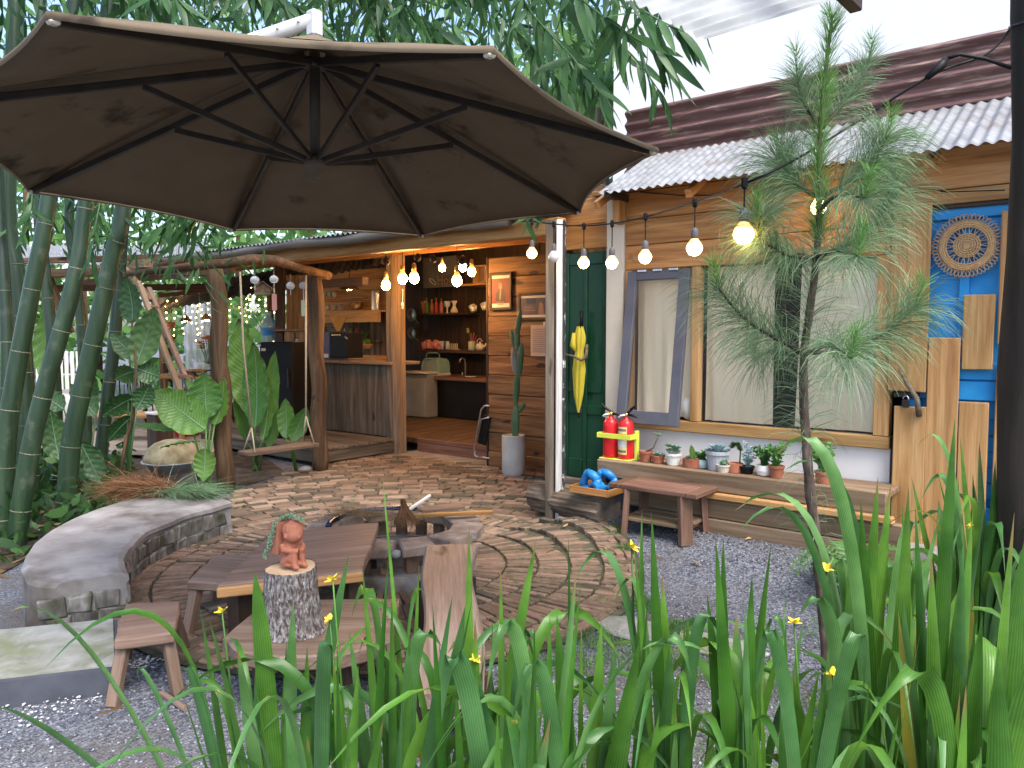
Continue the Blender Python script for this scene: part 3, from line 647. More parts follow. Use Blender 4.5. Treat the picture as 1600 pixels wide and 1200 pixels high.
def bead_trail(pts):
    for i in range(len(pts) - 1):
        a, b = V(pts[i]), V(pts[i + 1]); n = max(2, int((b - a).length / .0075))
        for k in range(n):
            p = a.lerp(b, k / n)
            for q in range(3): mb.ball(p + V((rnd.uniform(-.009, .009), rnd.uniform(-.009, .009), rnd.uniform(-.006, .006))), .0052, (1, 1, 1.2), 5, 3)
bead_trail([(-.05, -.03, .20), (-.045, -.055, .185), (-.052, -.062, .14), (-.072, -.065, .09), (-.09, -.066, .06), (-.092, -.064, .03)])
bead_trail([(-.05, -.02, .205), (-.02, -.01, .225), (.02, -.006, .225), (.05, .0, .222), (.085, .01, .21)])
bead_trail([(-.055, .0, .20), (-.05, .01, .212), (-.02, .03, .22)])
mb.build('trailing_succulent', L_SUCC, fg)
# wavy slab bench
Lx = [(664, 852), (660, 880), (657, 905), (662, 940), (662, 975), (655, 1010), (652, 1045), (655, 1085)]
Rx = [(748, 850), (741, 872), (738, 900), (745, 935), (754, 975), (758, 1010), (757, 1045), (756, 1085)]
NL = len(Lx)
def slabz(i): return .34 - .03 * i / (NL - 1)
lpts = [G(*p, slabz(i)) for i, p in enumerate(Lx)]; rpts = [G(*p, slabz(i)) for i, p in enumerate(Rx)]
wb = thing('slab_bench', 'wavy live edge plank bench running from the fire pit towards the plants', 'bench', (*lpts[4].xy, 0))
mb = MB(); T = .055
ring = lambda L_, R_, zt, ins: [L_ + V((0, 0, -T * .8)), L_ + V((0, 0, -.012)), L_.lerp(R_, .04) + V((0, 0, 0)), L_.lerp(R_, .5) + V((0, 0, .003)), R_.lerp(L_, .04), R_ + V((0, 0, -.012)), R_ + V((0, 0, -T * .8)), R_.lerp(L_, .05) + V((0, 0, -T)), L_.lerp(R_, .05) + V((0, 0, -T))]
def interp(P, t):
    i = min(int(t * (len(P) - 1)), len(P) - 2); f_ = t * (len(P) - 1) - i
    p0, p1, p2, p3 = P[max(i - 1, 0)], P[i], P[i + 1], P[min(i + 2, len(P) - 1)]
    return .5 * ((2 * p1) + (p2 - p0) * f_ + (2 * p0 - 5 * p1 + 4 * p2 - p3) * f_ ** 2 + (3 * p1 - p0 - 3 * p2 + p3) * f_ ** 3)
vs_ = []; NS = 30
for i in range(NS + 1): vs_ += ring(interp(lpts, i / NS), interp(rpts, i / NS), 0, 0)
fs = [tuple(range(9)), tuple(NS * 9 + k for k in range(9))[::-1]] + [(i * 9 + k, (i + 1) * 9 + k, (i + 1) * 9 + (k + 1) % 9, i * 9 + (k + 1) % 9) for i in range(NS) for k in range(9)]
sb_ = align_grain(mb.add(vs_, fs).build('seat', W_PALE['x'], wb, recalc=True), lpts[0] - lpts[-1])
for t in (.22, .8):
    a, b = interp(lpts, t), interp(rpts, t)
    for k in (.15, .85): q = a.lerp(b, k); bx(wb, 'leg', q.x - .045, q.x + .045, q.y - .045, q.y + .045, .005, q.z - .05, W_DARK, .006)

# ------------------------------------------------------------------ fire pit
FP = V((-3.84, 3.52, 0))
fp = thing('fire_pit', 'round brick fire pit with loose cap bricks and river pebbles', 'fire pit', FP)
mb = MB()
def pit(u, v_):
    a = 2 * math.pi * u; prof = [(.40, .12), (.40, .0), (.40, .0), (.56, .0), (.55, .115), (.40, .125)]
    i = min(int(v_ * 5 + 1e-6), 4); f_ = v_ * 5 - i; p, q = prof[i], prof[i + 1]
    return V((FP.x + (p[0] + (q[0] - p[0]) * f_) * math.cos(a), FP.y + (p[0] + (q[0] - p[0]) * f_) * math.sin(a), p[1] + (q[1] - p[1]) * f_))
mb.grid(pit, 40, 5).build('base_ring', M_CONC, fp)
n = 20
for k in range(n):
    a = 2 * math.pi * (k + .3) / n; M = Matrix.Rotation(a + rnd.uniform(-.12, .12), 3, 'Z'); rr = .475
    MB().box((FP.x + rr * math.cos(a), FP.y + rr * math.sin(a), .178), (.055, .075, .12), M, .005, .003).build('brick', M_BRICK, fp)
n = 12; M_PALEB = pm('weathered_cap_brick', [(.17, .115, .085, 1), (.28, .21, .165, 1), (.40, .33, .27, 1)], 7, rough=.85, bump=.4, rand=.2)
for k in range(n):
    a = 2 * math.pi * (k + .1) / n + rnd.uniform(-.04, .04); M = Matrix.Rotation(a + rnd.uniform(-.1, .1), 3, 'Z'); rr = .485
    MB().box((FP.x + rr * math.cos(a), FP.y + rr * math.sin(a), .272), (.20, .20 + rnd.uniform(-.02, .03), .075), M, .010, .008).build('cap_brick', M_PALEB, fp)
    if k % 2 == 0:
        a += math.pi / n; MB().ball((FP.x + .555 * math.cos(a), FP.y + .555 * math.sin(a), .262), .034, (1, 1.1, .8), 9, 6, None, .05).build('pebble', M_PEB, fp, smooth=True)
M_ASH = pm('ash', [(.02, .018, .016, 1), (.06, .055, .05, 1)], 9, rough=.95, bump=.6)
MB().lathe([(.001, .07), (.2, .075), (.40, .06)], 24, FP).build('ash_bed', M_ASH, fp)
M_BLST = pm('blued_steel', [(.012, .022, .06, 1), (.03, .055, .14, 1)], 5, rough=.22, metal=.7, bump=.03)
MB().tube([FP + V((.44 * math.cos(a), .44 * math.sin(a), .318)) for a in np.linspace(R(95), R(230), 26)], .021, 8).build('steel_rim', M_BLST, fp, smooth=True)
def fibres(name, parent, mat, gen, n, w=.0012):
    vs_ = []; q = []
    for i in range(n):
        pts = gen(i); sd = V((rnd.uniform(-1, 1), rnd.uniform(-1, 1), rnd.uniform(-.5, .5))).normalized() * w
        b = len(vs_)
        for j, p in enumerate(pts): k = 1 - .7 * j / (len(pts) - 1); vs_ += [V(p) - sd * k, V(p) + sd * k]
        for j in range(len(pts) - 1): q.append((b + 2 * j, b + 2 * j + 1, b + 2 * j + 3, b + 2 * j + 2))
    vs_ = np.array([tuple(p) for p in vs_]); c = (vs_.min(0) + vs_.max(0)) / 2
    if parent is None: c[2] = vs_[:, 2].min()
    o = link(name, np_mesh(name, vs_ - c, np.array(q), None, mat), None, parent); o.location = V(c) - (WP[parent] if parent else V((0, 0, 0))); WP[o] = V(c); return o
def straw_mat(name, a, b, c):
    return islandleaf(name, a, b, c, rough=.8, trans=.1, spec=.1)
M_STRAW = straw_mat('dry_straw', (.16, .10, .05, 1), (.30, .20, .10, 1), (.44, .32, .18, 1))
M_COIR = straw_mat('coir', (.10, .045, .022, 1), (.20, .10, .05, 1), (.33, .18, .09, 1))
sA, sB = G(505, 800, .33), G(640, 812, .33)
def gs(i):
    p = sA.lerp(sB, rnd.random()) + V((rnd.gauss(0, .05), rnd.gauss(0, .05), abs(rnd.gauss(0, .022)))); d = ((sB - sA).normalized() + V((rnd.gauss(0, .45), rnd.gauss(0, .45), rnd.gauss(0, .12)))).normalized() * rnd.uniform(.08, .22)
    return [p, p + d * .5 + V((0, 0, .01)), p + d + V((0, 0, -.012))]
o = fibres('straw_heap', None, M_STRAW, gs, 750, .0016); tag(o, 'dry pale straw and twigs heaped on the back rim of the fire pit', 'straw')
tf = G(632, 812, .34); tip = tf + V((0, 0, .13)) - _rt * .01
def gc(i):
    a = rnd.uniform(0, 6.28); e = tf + _rt * (.085 * math.cos(a) + .012) + _fw * .07 * math.sin(a) + V((0, 0, rnd.uniform(-.045, -.01)))
    m_ = tip.lerp(e, .5) + V((0, 0, .02)); m_ = m_ + (tf + V((0, 0, .06)) - m_) * .25
    return [tip + V((rnd.gauss(0, .006), rnd.gauss(0, .006), rnd.uniform(-.02, .012))), m_, e]
o = fibres('coir_brush', None, M_COIR, gc, 700, .002); tag(o, 'tuft of reddish brown coir fibre standing on the fire pit edge', 'fibre tuft')
o = beam(None, 'white_stick', G(634, 800, .36), G(672, 774, .40), .022, .02, M_WPLAST, .004); tag(o, 'short white squared stick poking out behind the coir tuft', 'stick')
o = beam(None, 'wooden_board', G(640, 806, .34), G(770, 800, .345), .05, .022, W_HONEY, .003); tag(o, 'narrow honey brown board lying across the far rim of the fire pit', 'board')
o = beam(None, 'wooden_board', G(655, 797, .36), G(722, 790, .36), .12, .02, W_STOOL, .003); tag(o, 'short wide pale board on the far rim of the fire pit', 'board')
# dry pine branch on the bench
ba, bb_ = arc(1.95, 191, .30), arc(2.05, 213, .31)
pa, pb = G(155, 770, .30), G(345, 775, .30)
M_DRYN = straw_mat('dry_needles', (.11, .05, .026, 1), (.20, .10, .05, 1), (.30, .17, .09, 1))
br = thing('pine_branch', 'cut pine branch, half brown and half green, lying on the concrete bench', 'branch', (*pa.lerp(pb, .5).xy, .28))
axis = (pb - pa); MB().tube([pa.lerp(pb, t) + V((0, 0, .02 + .03 * math.sin(t * 3))) for t in np.linspace(0.1, .9, 8)], [.012 - .007 * t for t in np.linspace(0, 1, 8)], 6).build('stem', W_POST['x'], br)
def gd(i):
    t = rnd.uniform(.28, .55); p = pa.lerp(pb, t) + V((rnd.gauss(0, .05), rnd.gauss(0, .05), rnd.uniform(.0, .09))); d = (-axis.normalized() * rnd.uniform(.3, 1) + V((rnd.gauss(0, .35), rnd.gauss(0, .35), rnd.gauss(0, .12)))).normalized() * rnd.uniform(.16, .42)
    e = p + d; e.z = max(e.z, .285); return [p, p + d * .5 + V((0, 0, .02)), e]
fibres('dry_needles', br, M_DRYN, gd, 1500, .0022)
def ge_(i):
    t = rnd.uniform(.5, .85); p = pa.lerp(pb, t) + V((rnd.gauss(0, .03), rnd.gauss(0, .03), rnd.uniform(.0, .05))); d = (axis.normalized() * rnd.uniform(.3, 1) + V((rnd.gauss(0, .4), rnd.gauss(0, .4), rnd.gauss(0, .1)))).normalized() * rnd.uniform(.16, .38)
    e = p + d; e.z = max(e.z, .286); return [p, p + d * .5 + V((0, 0, .02)), e]
fibres('green_needles', br, L_NEED, ge_, 900, .002)
# stepping stones and low grass at the patio edge
for i, (px, py, w, d, lab) in enumerate([(985, 985, .42, .3, 'pale rough stepping stone by the patio edge, left of the pair'), (1120, 1012, .5, .3, 'pale rough stepping stone by the patio edge, right of the pair')]):
    p = G(px, py); pts = [p + V((w / 2 * math.cos(a) * rnd.uniform(.85, 1.1), d / 2 * math.sin(a) * rnd.uniform(.85, 1.1), 0)) for a in np.linspace(.4, 6.28 + .4, 9)[:-1]]
    s_ = thing('stepping_stone', lab, 'stepping stone', (p.x, p.y, 0)); slab(s_, 'stone', pts, 0, .022, M_CONCM, .01, 3, .008)
def grass_patch(label, spots, n, hmax):
    pos = []
    for (c, rr) in spots:
        for _ in range(n): a = rnd.uniform(0, 6.28); q = rr * math.sqrt(rnd.random()); pos.append(c + V((q * math.cos(a), q * math.sin(a), 0)))
    def g(i):
        p = pos[i].copy(); p.z = hgt(p.x, p.y) + .006; L_ = rnd.uniform(.015, hmax); d = V((rnd.gauss(0, .6), rnd.gauss(0, .6), 1)).normalized() * L_
        return [p, p + d * .55 + V((0, 0, .004)), p + d]
    o = fibres('grass', None, L_FAR, g, len(pos), .0022); tag(o, label, 'grass', kind='stuff')
grass_patch('short moss and grass along the patio edge', [(G(960, 850, .04), .09), (G(975, 870, .03), .07), (G(955, 945), .12), (G(985, 940), .12), (G(1010, 950), .1), (G(930, 1000), .15), (G(1060, 985), .1), (G(880, 1040), .18), (G(1000, 1030), .2), (G(1150, 1050), .25), (G(1230, 1120), .3), (G(1100, 1150), .25), (G(1340, 1000), .3), (G(1450, 1050), .3)], 420, .05)
# white lime chips on the paving
def chips(label, spots):
    mb = MB()
    for px, py, sp, n in spots:
        c = G(px, py)
        for _ in range(n // 2): mb.ball((c.x + rnd.gauss(0, sp), c.y + rnd.gauss(0, sp), .016), rnd.uniform(.002, .007), (1, 1.3, .35), 5, 3, None, .3)
    o = mb.build('lime_chips', M_WPLAST); tag(o, label, kind='stuff')
chips('scattered white lime chips by the bench and the small stool', [(300, 890, .05, 60), (250, 910, .05, 40), (360, 850, .07, 50), (225, 1040, .04, 160), (60, 1115, .08, 120), (120, 1100, .05, 60), (330, 865, .05, 40), (280, 900, .04, 30)])
# ------------------------------------------------------------------ cabin on the right (front wall in the plane y = 5.63)
YW = 5.63
cabin = thing('cabin', 'timber cabin with corrugated roof, curtained window and two painted doors', 'cabin', (-2.3, YW, 0))
# plinth and low white wall
bx(cabin, 'plinth', -3.95, .8, YW + .02, YW + .25, 0, .34, M_CONC)
bx(cabin, 'low_wall', -3.26, -1.23, YW + .01, YW + .14, .30, .82, M_PAINTW, .003)
bx(cabin, 'corner_post', -3.455, -3.29, YW - .05, YW + .09, .30, 2.74, M_CREAM, .006)
# boards over door and window
zb = [(2.13, 2.325), (2.33, 2.535), (2.54, 2.76)]
for i, (a, b) in enumerate(zb): bx(cabin, 'board', -3.285, -1.26, YW - .02 - .004 * i, YW + .03, a, b, W_HONEY, .005)
for i, (a, b) in enumerate([(2.335, 2.54), (2.545, 2.76)]): bx(cabin, 'board', -3.95, -3.46, YW - .01 - .003 * i, YW + .03, a, b, W_HONEY, .005)
for i, (a, b) in enumerate([(2.425, 2.515), (2.52, 2.77)]): bx(cabin, 'board', -1.255, 1.0, YW - .03 - .008 * i, YW + .03, a, b, W_GOLD, .005)
bx(cabin, 'wall_plate', -3.6, 1.2, YW - .05, YW + .08, 2.765, 2.805, W_HONEY)
bx(cabin, 'short_bracket', -3.33, -3.27, YW - .16, YW - .06, 2.5, 2.74, W_HONEY)
# windows
win = MB().box((-2.26, YW + .02, .865), (2.06, .10, .085), None, .005).build('window_sill', W_GOLD['x'], cabin)
for (a, b, nm) in ((-3.285, -3.225, 'window_post'), (-2.685, -2.615, 'window_post'), (-1.335, -1.235, 'window_post')): bx(cabin, nm, a, b, YW - .03, YW + .05, .91, 2.125, W_GOLD)
bx(cabin, 'pane', -2.61, -1.34, YW + .028, YW + .033, .91, 2.125, M_PANE, .001)
# tilted sash hung from the head
sash = thing('window_sash', 'slate painted window sash hinged open at the bottom', 'window', (-2.96, YW - .05, 2.11), local=True)
x0, x1, zt, zbm = -.275, .275, 0.0, -1.24
tilt = R(8); TM = Matrix.Rotation(-tilt, 3, 'X')
def sbx(nm, xa, xb, za, zc, y0=-.022, y1=.022, mat=M_SASH):
    return MB().box(TM @ V(((xa + xb) / 2, (y0 + y1) / 2, (za + zc) / 2)), (xb - xa, y1 - y0, zc - za), TM, .004).build(nm, mat, sash)
sbx('stile', x0, x0 + .085, zbm, zt); sbx('stile', x1 - .085, x1, zbm, zt)
sbx('rail', x0 + .086, x1 - .086, -.075, -.001, -.021, .021); sbx('rail', x0 + .086, x1 - .086, zbm + .001, zbm + .105, -.021, .021)
sbx('pane', x0 + .086, x1 - .086, zbm + .106, -.076, -.002, .002, M_PANE)
for k in (-.14, .0, .14): sbx('hinge', k - .04, k + .04, -.012, .006, -.032, -.023, M_STEEL)
# curtains
def curtain(label, xa, xb, za, zc, y, folds, amp, sway=0.0):
    def fn(u, v_):
        x = xa + (xb - xa) * u + sway * (1 - v_) * (.5 + .5 * u); a = amp * (.35 + .5 * (1 - v_))
        return V((x, y + a * math.sin(u * folds * 6.28 + 1.2 * math.sin(v_ * 2.2 + u * 5)) + a * .35 * math.sin(u * folds * 9.7 + v_ * 2), za + (zc - za) * v_))
    o = MB().grid(fn, 90, 14).build('curtain', M_CURT, smooth=True); tag(o, label, 'curtain', 'linen curtains in the cabin window')
curtain('pale linen curtain behind the tilted slate sash', -3.22, -2.68, .93, 2.12, YW + .08, 3.3, .014)
curtain('pale linen curtain behind the glass, left of the dark gap', -2.60, -2.06, .92, 2.12, YW + .07, 3.6, .014)
curtain('pale linen curtain behind the glass, between dark gap and blue door', -1.87, -1.30, .92, 2.12, YW + .07, 3.1, .014, -.05)
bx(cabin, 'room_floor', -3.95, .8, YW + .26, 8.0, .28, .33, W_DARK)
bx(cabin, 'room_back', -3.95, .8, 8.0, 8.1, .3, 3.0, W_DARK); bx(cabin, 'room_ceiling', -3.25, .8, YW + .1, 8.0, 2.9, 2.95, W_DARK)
bx(cabin, 'side_wall', .8, .9, YW, 8.0, .0, 3.0, W_HONEY); bx(cabin, 'side_wall', -3.98, -3.90, YW + .05, 8.0, .0, 3.0, W_PANEL)
# white pillow on the sill
o = MB().ball((-2.73, YW + .06, 1.0), .10, (.7, .6, .95), 12, 8, None, .04).build('pillow', M_WPLAST, smooth=True); tag(o, 'white pillow pushed against the window behind the tilted sash', 'pillow')
# green door
gd_ = MB().box((-3.685, YW + .03, 1.32), (.45, .035, 1.97), None, .003).build('green_door', M_GREEN, cabin)
tag(gd_, 'glossy dark green panelled door')
def gdp(nm, a, b, c, d, y=.012): MB().box(((a + b) / 2, YW + y - .006, (c + d) / 2), (b - a, .022, d - c), None, .006).build(nm, M_GREEN, gd_)
gdp('stile', -3.515, -3.462, .335, 2.305); gdp('stile', -3.715, -3.675, .335, 2.305); gdp('stile', -3.905, -3.87, .335, 2.305)
for (c, d) in ((.34, .50), (.90, .98), (1.09, 1.19), (2.2, 2.30)): gdp('rail', -3.865, -3.72, c, d, .010); gdp('rail', -3.67, -3.52, c, d, .010)
bx(cabin, 'door_sill', -3.95, -3.46, YW - .06, YW + .05, .24, .33, W_GREY)
# blue door with planks
bd = MB().box((-.83, YW + .035, 1.35), (.62, .03, 2.12), None, .003).build('blue_door', M_BLUE, cabin); tag(bd, 'bright blue panelled door dressed with bare planks')
def bdp(nm, a, b, c, d, mat=M_BLUE, y=.004, t=.03): return MB().box(((a + b) / 2, YW + y, (c + d) / 2), (b - a, t, d - c), None, .004).build(nm, pick(mat, (b - a, t, d - c)), bd)
bdp('rail', -1.13, -.53, 2.33, 2.40); bdp('rail', -1.13, -.53, 1.18, 1.30); bdp('rail', -1.13, -.53, 1.31, 1.42, y=.008); bdp('rail', -1.13, -.53, .34, .5)
bdp('stile', -1.13, -1.05, .5, 1.17); bdp('stile', -.855, -.80, 1.425, 2.325); bdp('stile', -.85, -.80, .5, 1.17); bdp('stile', -.60, -.54, .5, 1.17); bdp('stile', -.60, -.54, 1.425, 2.325); bdp('stile', -1.13, -1.05, 1.425, 2.325)
for k in range(6): bdp('batten', -.795, -.605, .56 + k * .1, .652 + k * .1, y=.014, t=.012)
def plank(px0, px1, py0, py1, y, lab=None, mat=W_GOLD):
    a = PY(px0, py0, y); b = PY(px1, py0, y); z1 = a.z; z0 = max(.12, PY((px0 + px1) / 2, py1, y).z)
    o = bx(cabin, 'door_plank', a.x, b.x, y - .014, y + .012, z0, z1, mat, .005, .004)
    return o
plank(1396, 1457, 323, 612, YW - .055); plank(1397, 1449, 634, 900, YW - .045); plank(1451, 1501, 528, 900, YW - .04); plank(1507, 1556, 461, 578, YW - .04)
plank(1500, 1546, 627, 900, YW - .038); plank(1557, 1582, 565, 900, YW - .042); plank(1566, 1580, 330, 538, YW - .042)
bx(cabin, 'door_head', -1.1, .2, YW - .035, YW + .02, 2.395, 2.42, W_DARK)
bx(cabin, 'threshold', -1.3, .4, YW - .25, YW + .05, .12, .22, M_CONC)
for k in range(11): bx(cabin, 'wall_board', -.50, .85, YW - .01, YW + .03, .20 + k * .2015, .398 + k * .2015, W_HONEY, .005)
bx(cabin, 'door_jamb', -.535, -.505, YW - .03, YW + .04, .2, 2.40, W_GOLD)
# lock and branch handle
lk = PY(1416, 622, YW - .05)
hasp = thing('padlock', 'small dark padlock on a steel hasp between the door planks', 'padlock', lk)
MB().box(lk + V((0, .02, .02)), (.16, .014, .035), None, .003).build('hasp', M_DSTEEL, hasp)
MB().box(lk + V((.0, -.012, -.035)), (.045, .022, .05), None, .006).build('body', M_DSTEEL, hasp)
MB().tube([lk + V((.016 * math.cos(a), -.012, -.005 + .02 * math.sin(a))) for a in np.linspace(0, math.pi, 9)], .004, 6).build('shackle', M_STEEL, hasp)
hb = [PY(1404, 575, YW - .09), PY(1418, 600, YW - .11), PY(1432, 622, YW - .11), PY(1436, 650, YW - .07)]
o = MB().tube(hb, [.008, .014, .016, .019], 8, True, .08).build('branch_handle', W_GREY['x'], smooth=True); tag(o, 'crooked bare branch used as handle beside the padlock', 'branch')
# woven round ornament
wc = PY(1511, 384, YW - .03); wm = thing('woven_mandala', 'round woven straw wall ornament with looped rim on the blue door', 'wall ornament', wc)
M_WICK = pm('wicker', [(.36, .22, .10, 1), (.52, .35, .18, 1)], 30, rough=.8, bump=.3)
def ringtube(r_, t, nm, n=40, wav=0, amp=0):
    MB().tube([wc + V(((r_ + amp * math.sin(wav * a)) * math.cos(a), -.006 - (.004 * math.cos(wav * a) if wav else 0), (r_ + amp * math.sin(wav * a)) * math.sin(a))) for a in np.linspace(0, 2 * math.pi, n + 1)], t, 5, False).build(nm, M_WICK, wm, smooth=True)
for k, r_ in enumerate((.018, .032, .046, .060, .072)): ringtube(r_, .0065, 'inner_coil')
for r_ in (.118, .130, .142, .152): ringtube(r_, .0065, 'outer_coil', 48)
ringtube(.178, .0030, 'looped_rim', 300, 26, .020); ringtube(.178, .0030, 'looped_rim', 300, -26, .020)
mb = MB()
for k in range(18):
    a = k * math.pi / 9; mb.tube([wc + V((.0 * math.cos(a), -.010, 0)), wc + V((.075 * math.cos(a), -.013, .075 * math.sin(a)))], .0028, 4)
    for s in (-.1, .1): mb.tube([wc + V((.074 * math.cos(a), -.008, .074 * math.sin(a))), wc + V((.116 * math.cos(a + s), -.008, .116 * math.sin(a + s)))], .0026, 4)
mb.build('spoke', M_WICK, wm)
# yellow umbrella on a twig hook
uc = PY(906, 560, YW - .07); ub = thing('folded_umbrella', 'folded yellow umbrella with black handle hung on the green door', 'umbrella', uc)
X_, Y_ = uc.x, uc.y
def uz(py): return PY(906, py, YW - .07).z
def ufold(u, v_):
    z = uz(510) + (uz(645) - uz(510)) * v_; w = np.interp(v_, [0, .12, .2, .28, .34, .5, .8, 1], [.028, .052, .05, .035, .046, .058, .042, .008])
    a = u * 2 * math.pi; rr = w * (1 + .16 * math.sin(7 * a + 3 * v_)); return V((X_ - .012 * v_ + rr * math.cos(a), Y_ + rr * .55 * math.sin(a), z))
MB().grid(ufold, 42, 24).build('folded_canopy', M_YELLOW, ub, smooth=True)
MB().tube([(X_ + .012, Y_, uz(515)), (X_ + .014, Y_, uz(486))], [.014, .017], 10).build('handle', M_BLACK, ub, smooth=True)
MB().tube([(X_ - .012, Y_, uz(644)), (X_ - .012, Y_, uz(653))], .006, 6).build('tip', M_BLACK, ub)
MB().tube([(X_ - .045, Y_ - .03, uz(520)), (X_ - .052, Y_ - .03, uz(540)), (X_ - .028, Y_ - .035, uz(548))], [.012, .03, .008], 6).build('loose_flap', M_YELLOW, ub, smooth=True)
tw = [PY(883, 553, YW - .07), PY(897, 557, YW - .12), PY(908, 563, YW - .13), PY(916, 558, YW - .10), PY(917, 538, YW - .09)]
o = MB().tube(tw, [.010, .010, .014, .015, .013], 7, True, .08).build('twig_hook', W_STOOL['x'], smooth=True); tag(o, 'forked pale twig hook holding the yellow umbrella', 'hook')
# roof
def corr(name, parent, mat, o_, u_, v_, pitch, amp, nper=8, nv=3, thick=0.0):
    """corrugated sheet: o_ corner, u_ across the waves, v_ along them"""
    o_, u_, v_ = V(o_), V(u_), V(v_); L_ = u_.length; n = max(2, int(L_ / pitch * nper)); nn_ = u_.cross(v_).normalized()
    return MB().grid(lambda a, b: o_ + u_ * a + v_ * b + nn_ * amp * math.sin(a * L_ / pitch * 2 * math.pi), n, nv).build(name, mat, parent, smooth=True)
ye, ze, yt, zt_ = YW - .35, 2.715, YW + .5, 3.17
xL = PY(932, 300, ye).x
corr('roof_sheet', cabin, M_TIN, (xL, ye, ze), (1.85, 0, 0), (0, yt - ye, zt_ - ze), .075, .0095)
corr('roof_sheet', cabin, M_TIN, (xL + 1.83, ye - .03, ze - .012), (2.2, 0, 0), (0, yt - ye, zt_ - ze), .075, .0095)
bx(cabin, 'rafter', xL + .05, xL + .11, ye + .03, YW + .3, ze - .03, ze + .03, W_DARK)
for k in range(5): beam(cabin, 'rafter', (-3.4 + k * .8, ye + .06, ze - .075), (-3.4 + k * .8, yt, zt_ - .09), .05, .06, W_HONEY)
xM = PY(976, 190, yt).x
corr('cladding_sheet', cabin, M_MAROON, (xM, yt + .02, 3.60), (0, 0, -.56), (-1.85 - xM, 0, 0), .105, .022)
corr('cladding_sheet', cabin, M_MAROON, (-1.87, yt + .005, 3.62), (0, 0, -.56), (2.6, 0, 0), .105, .022)
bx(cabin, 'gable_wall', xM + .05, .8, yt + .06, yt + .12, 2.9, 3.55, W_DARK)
# thin wire along boards
o = MB().tube([PY(1000, 300, YW - .04), PY(1060, 305, YW - .05), PY(1110, 305, YW - .05), PY(1180, 285, YW - .06), PY(1260, 262, YW - .06)], .004, 5).build('electric_wire', M_BLACK); tag(o, 'thin black wire stapled along the boards under the eave', 'wire')
o = MB().tube([PY(1390, 250, YW - .06), PY(1420, 292, YW - .06), PY(1480, 300, YW - .07), PY(1570, 297, YW - .07)], .004, 5).build('electric_wire', M_BLACK); tag(o, 'thin black wire sagging above the blue door', 'wire')
# neighbour's white building
nb = thing('white_building', 'tall plain white rendered building rising behind the cabin roof', 'building', (0, 9.5, 0))
xw = PY(958, 150, 9.3).x
M_RENDER = pm('white_render', [(.74, .76, .79, 1), (.82, .83, .85, 1)], .5, rough=.9, bump=.08, rand=.01)
bx(nb, 'wall', xw, 14, 9.3, 12.5, 0, 9.5, M_RENDER, .01); bx(nb, 'coping', xw - .05, 14.05, 9.25, 12.6, 9.5, 9.7, M_CONC, .01)
# translucent sheet overhead and rafter end
def trans_mat():
    m, nt, bs = _new('translucent_roofing'); mp = _coords(nt, (1, 1, 1)); n = _noise(nt, mp, 5, 6)
    c = _ramp(nt, n.outputs[0], [(.35, (.42, .44, .44, 1)), (.65, (.66, .68, .67, 1))]).outputs[0]; nt.links.new(c, bs.inputs['Base Color']); bs.inputs['Roughness'].default_value = .5
    tr = nt.nodes.new('ShaderNodeBsdfTranslucent'); nt.links.new(c, tr.inputs[0]); mx = nt.nodes.new('ShaderNodeMixShader'); mx.inputs[0].default_value = .6
    nt.links.new(bs.outputs[0], mx.inputs[1]); nt.links.new(tr.outputs[0], mx.inputs[2]); nt.links.new(mx.outputs[0], nt.nodes['Material Output'].inputs[0]); return m
M_TRANS = trans_mat()
aw = thing('awning', 'translucent corrugated awning overhead at the top edge', 'awning', D(1150, 20, 3.0) * 1.0)
a_, b_, c_ = D(1100, 62, 3.1), D(1302, 0, 2.74), D(985, 0, 2.74)
corr('sheet', aw, M_TRANS, a_, (c_ - a_) * 2.2, (b_ - a_) * 2.2, .078, .011)
rA = D(1338, 8, 3.15)
rB = D(1255, -70, 2.75); rB.z = rA.z + .02; beam(aw, 'rafter', rA, rA + (rB - rA) * 2, .05, .06, W_DARK)
# dark post on the right edge
dp = D(1612, 600, 3.3); po = thing('dark_post', 'thick dark weathered trunk post at the right edge', 'post', (dp.x, dp.y, 0))
MB().tube([(dp.x + .012 * math.sin(k * 1.7) - .02 * (k - 4) / 4, dp.y, -.05 + k * .5) for k in range(9)], [.125, .122, .118, .12, .117, .119, .115, .118, .115], 16, True, .05).build('trunk', pm('dark_trunk', [(.010, .008, .007, 1), (.026, .019, .015, 1), (.055, .042, .034, 1)], 8, (1, 1, .15), rough=.85, bump=.9, bdist=.02), po, smooth=True)
kb = [dp + V((.135 * math.cos(a), .135 * math.sin(a), 1.52 + .03 * math.sin(a))) for a in np.linspace(0, 2 * math.pi, 20)]
MB().tube(kb, .005, 5, False).build('wire_tie', M_DSTEEL, po)

# ------------------------------------------------------------------ timber ledge with pots, extinguishers, table, log
tl = thing('timber_ledge', 'long planter ledge of stacked weathered timbers under the window', 'planter', (-2.3, 5.2, 0))
YF = 5.20
for (z0, z1, xa, xb, dy, m_) in ((.10, .262, -2.9, -1.0, 0, W_SLEEP), (.266, .405, -3.0, -1.05, .008, W_SLEEP), (.41, .455, -2.75, -1.1, -.03, W_GOLD), (.46, .60, -3.30, -1.15, .01, W_SLEEP)):
    bx(tl, 'timber', xa, xb, YF + dy, YF + dy + .06, z0, z1, m_, .008, .003)
bx(tl, 'ledge_top', -3.30, -1.15, YF + .075, YW, .55, .592, W_SLEEP, .006); bx(tl, 'end_timber', -3.31, -3.25, YF + .075, YW - .02, .30, .545, W_SLEEP)
def pot_at(px, py, y=5.36): 
    p = PY(px, py, y); return V((p.x, y, .593))
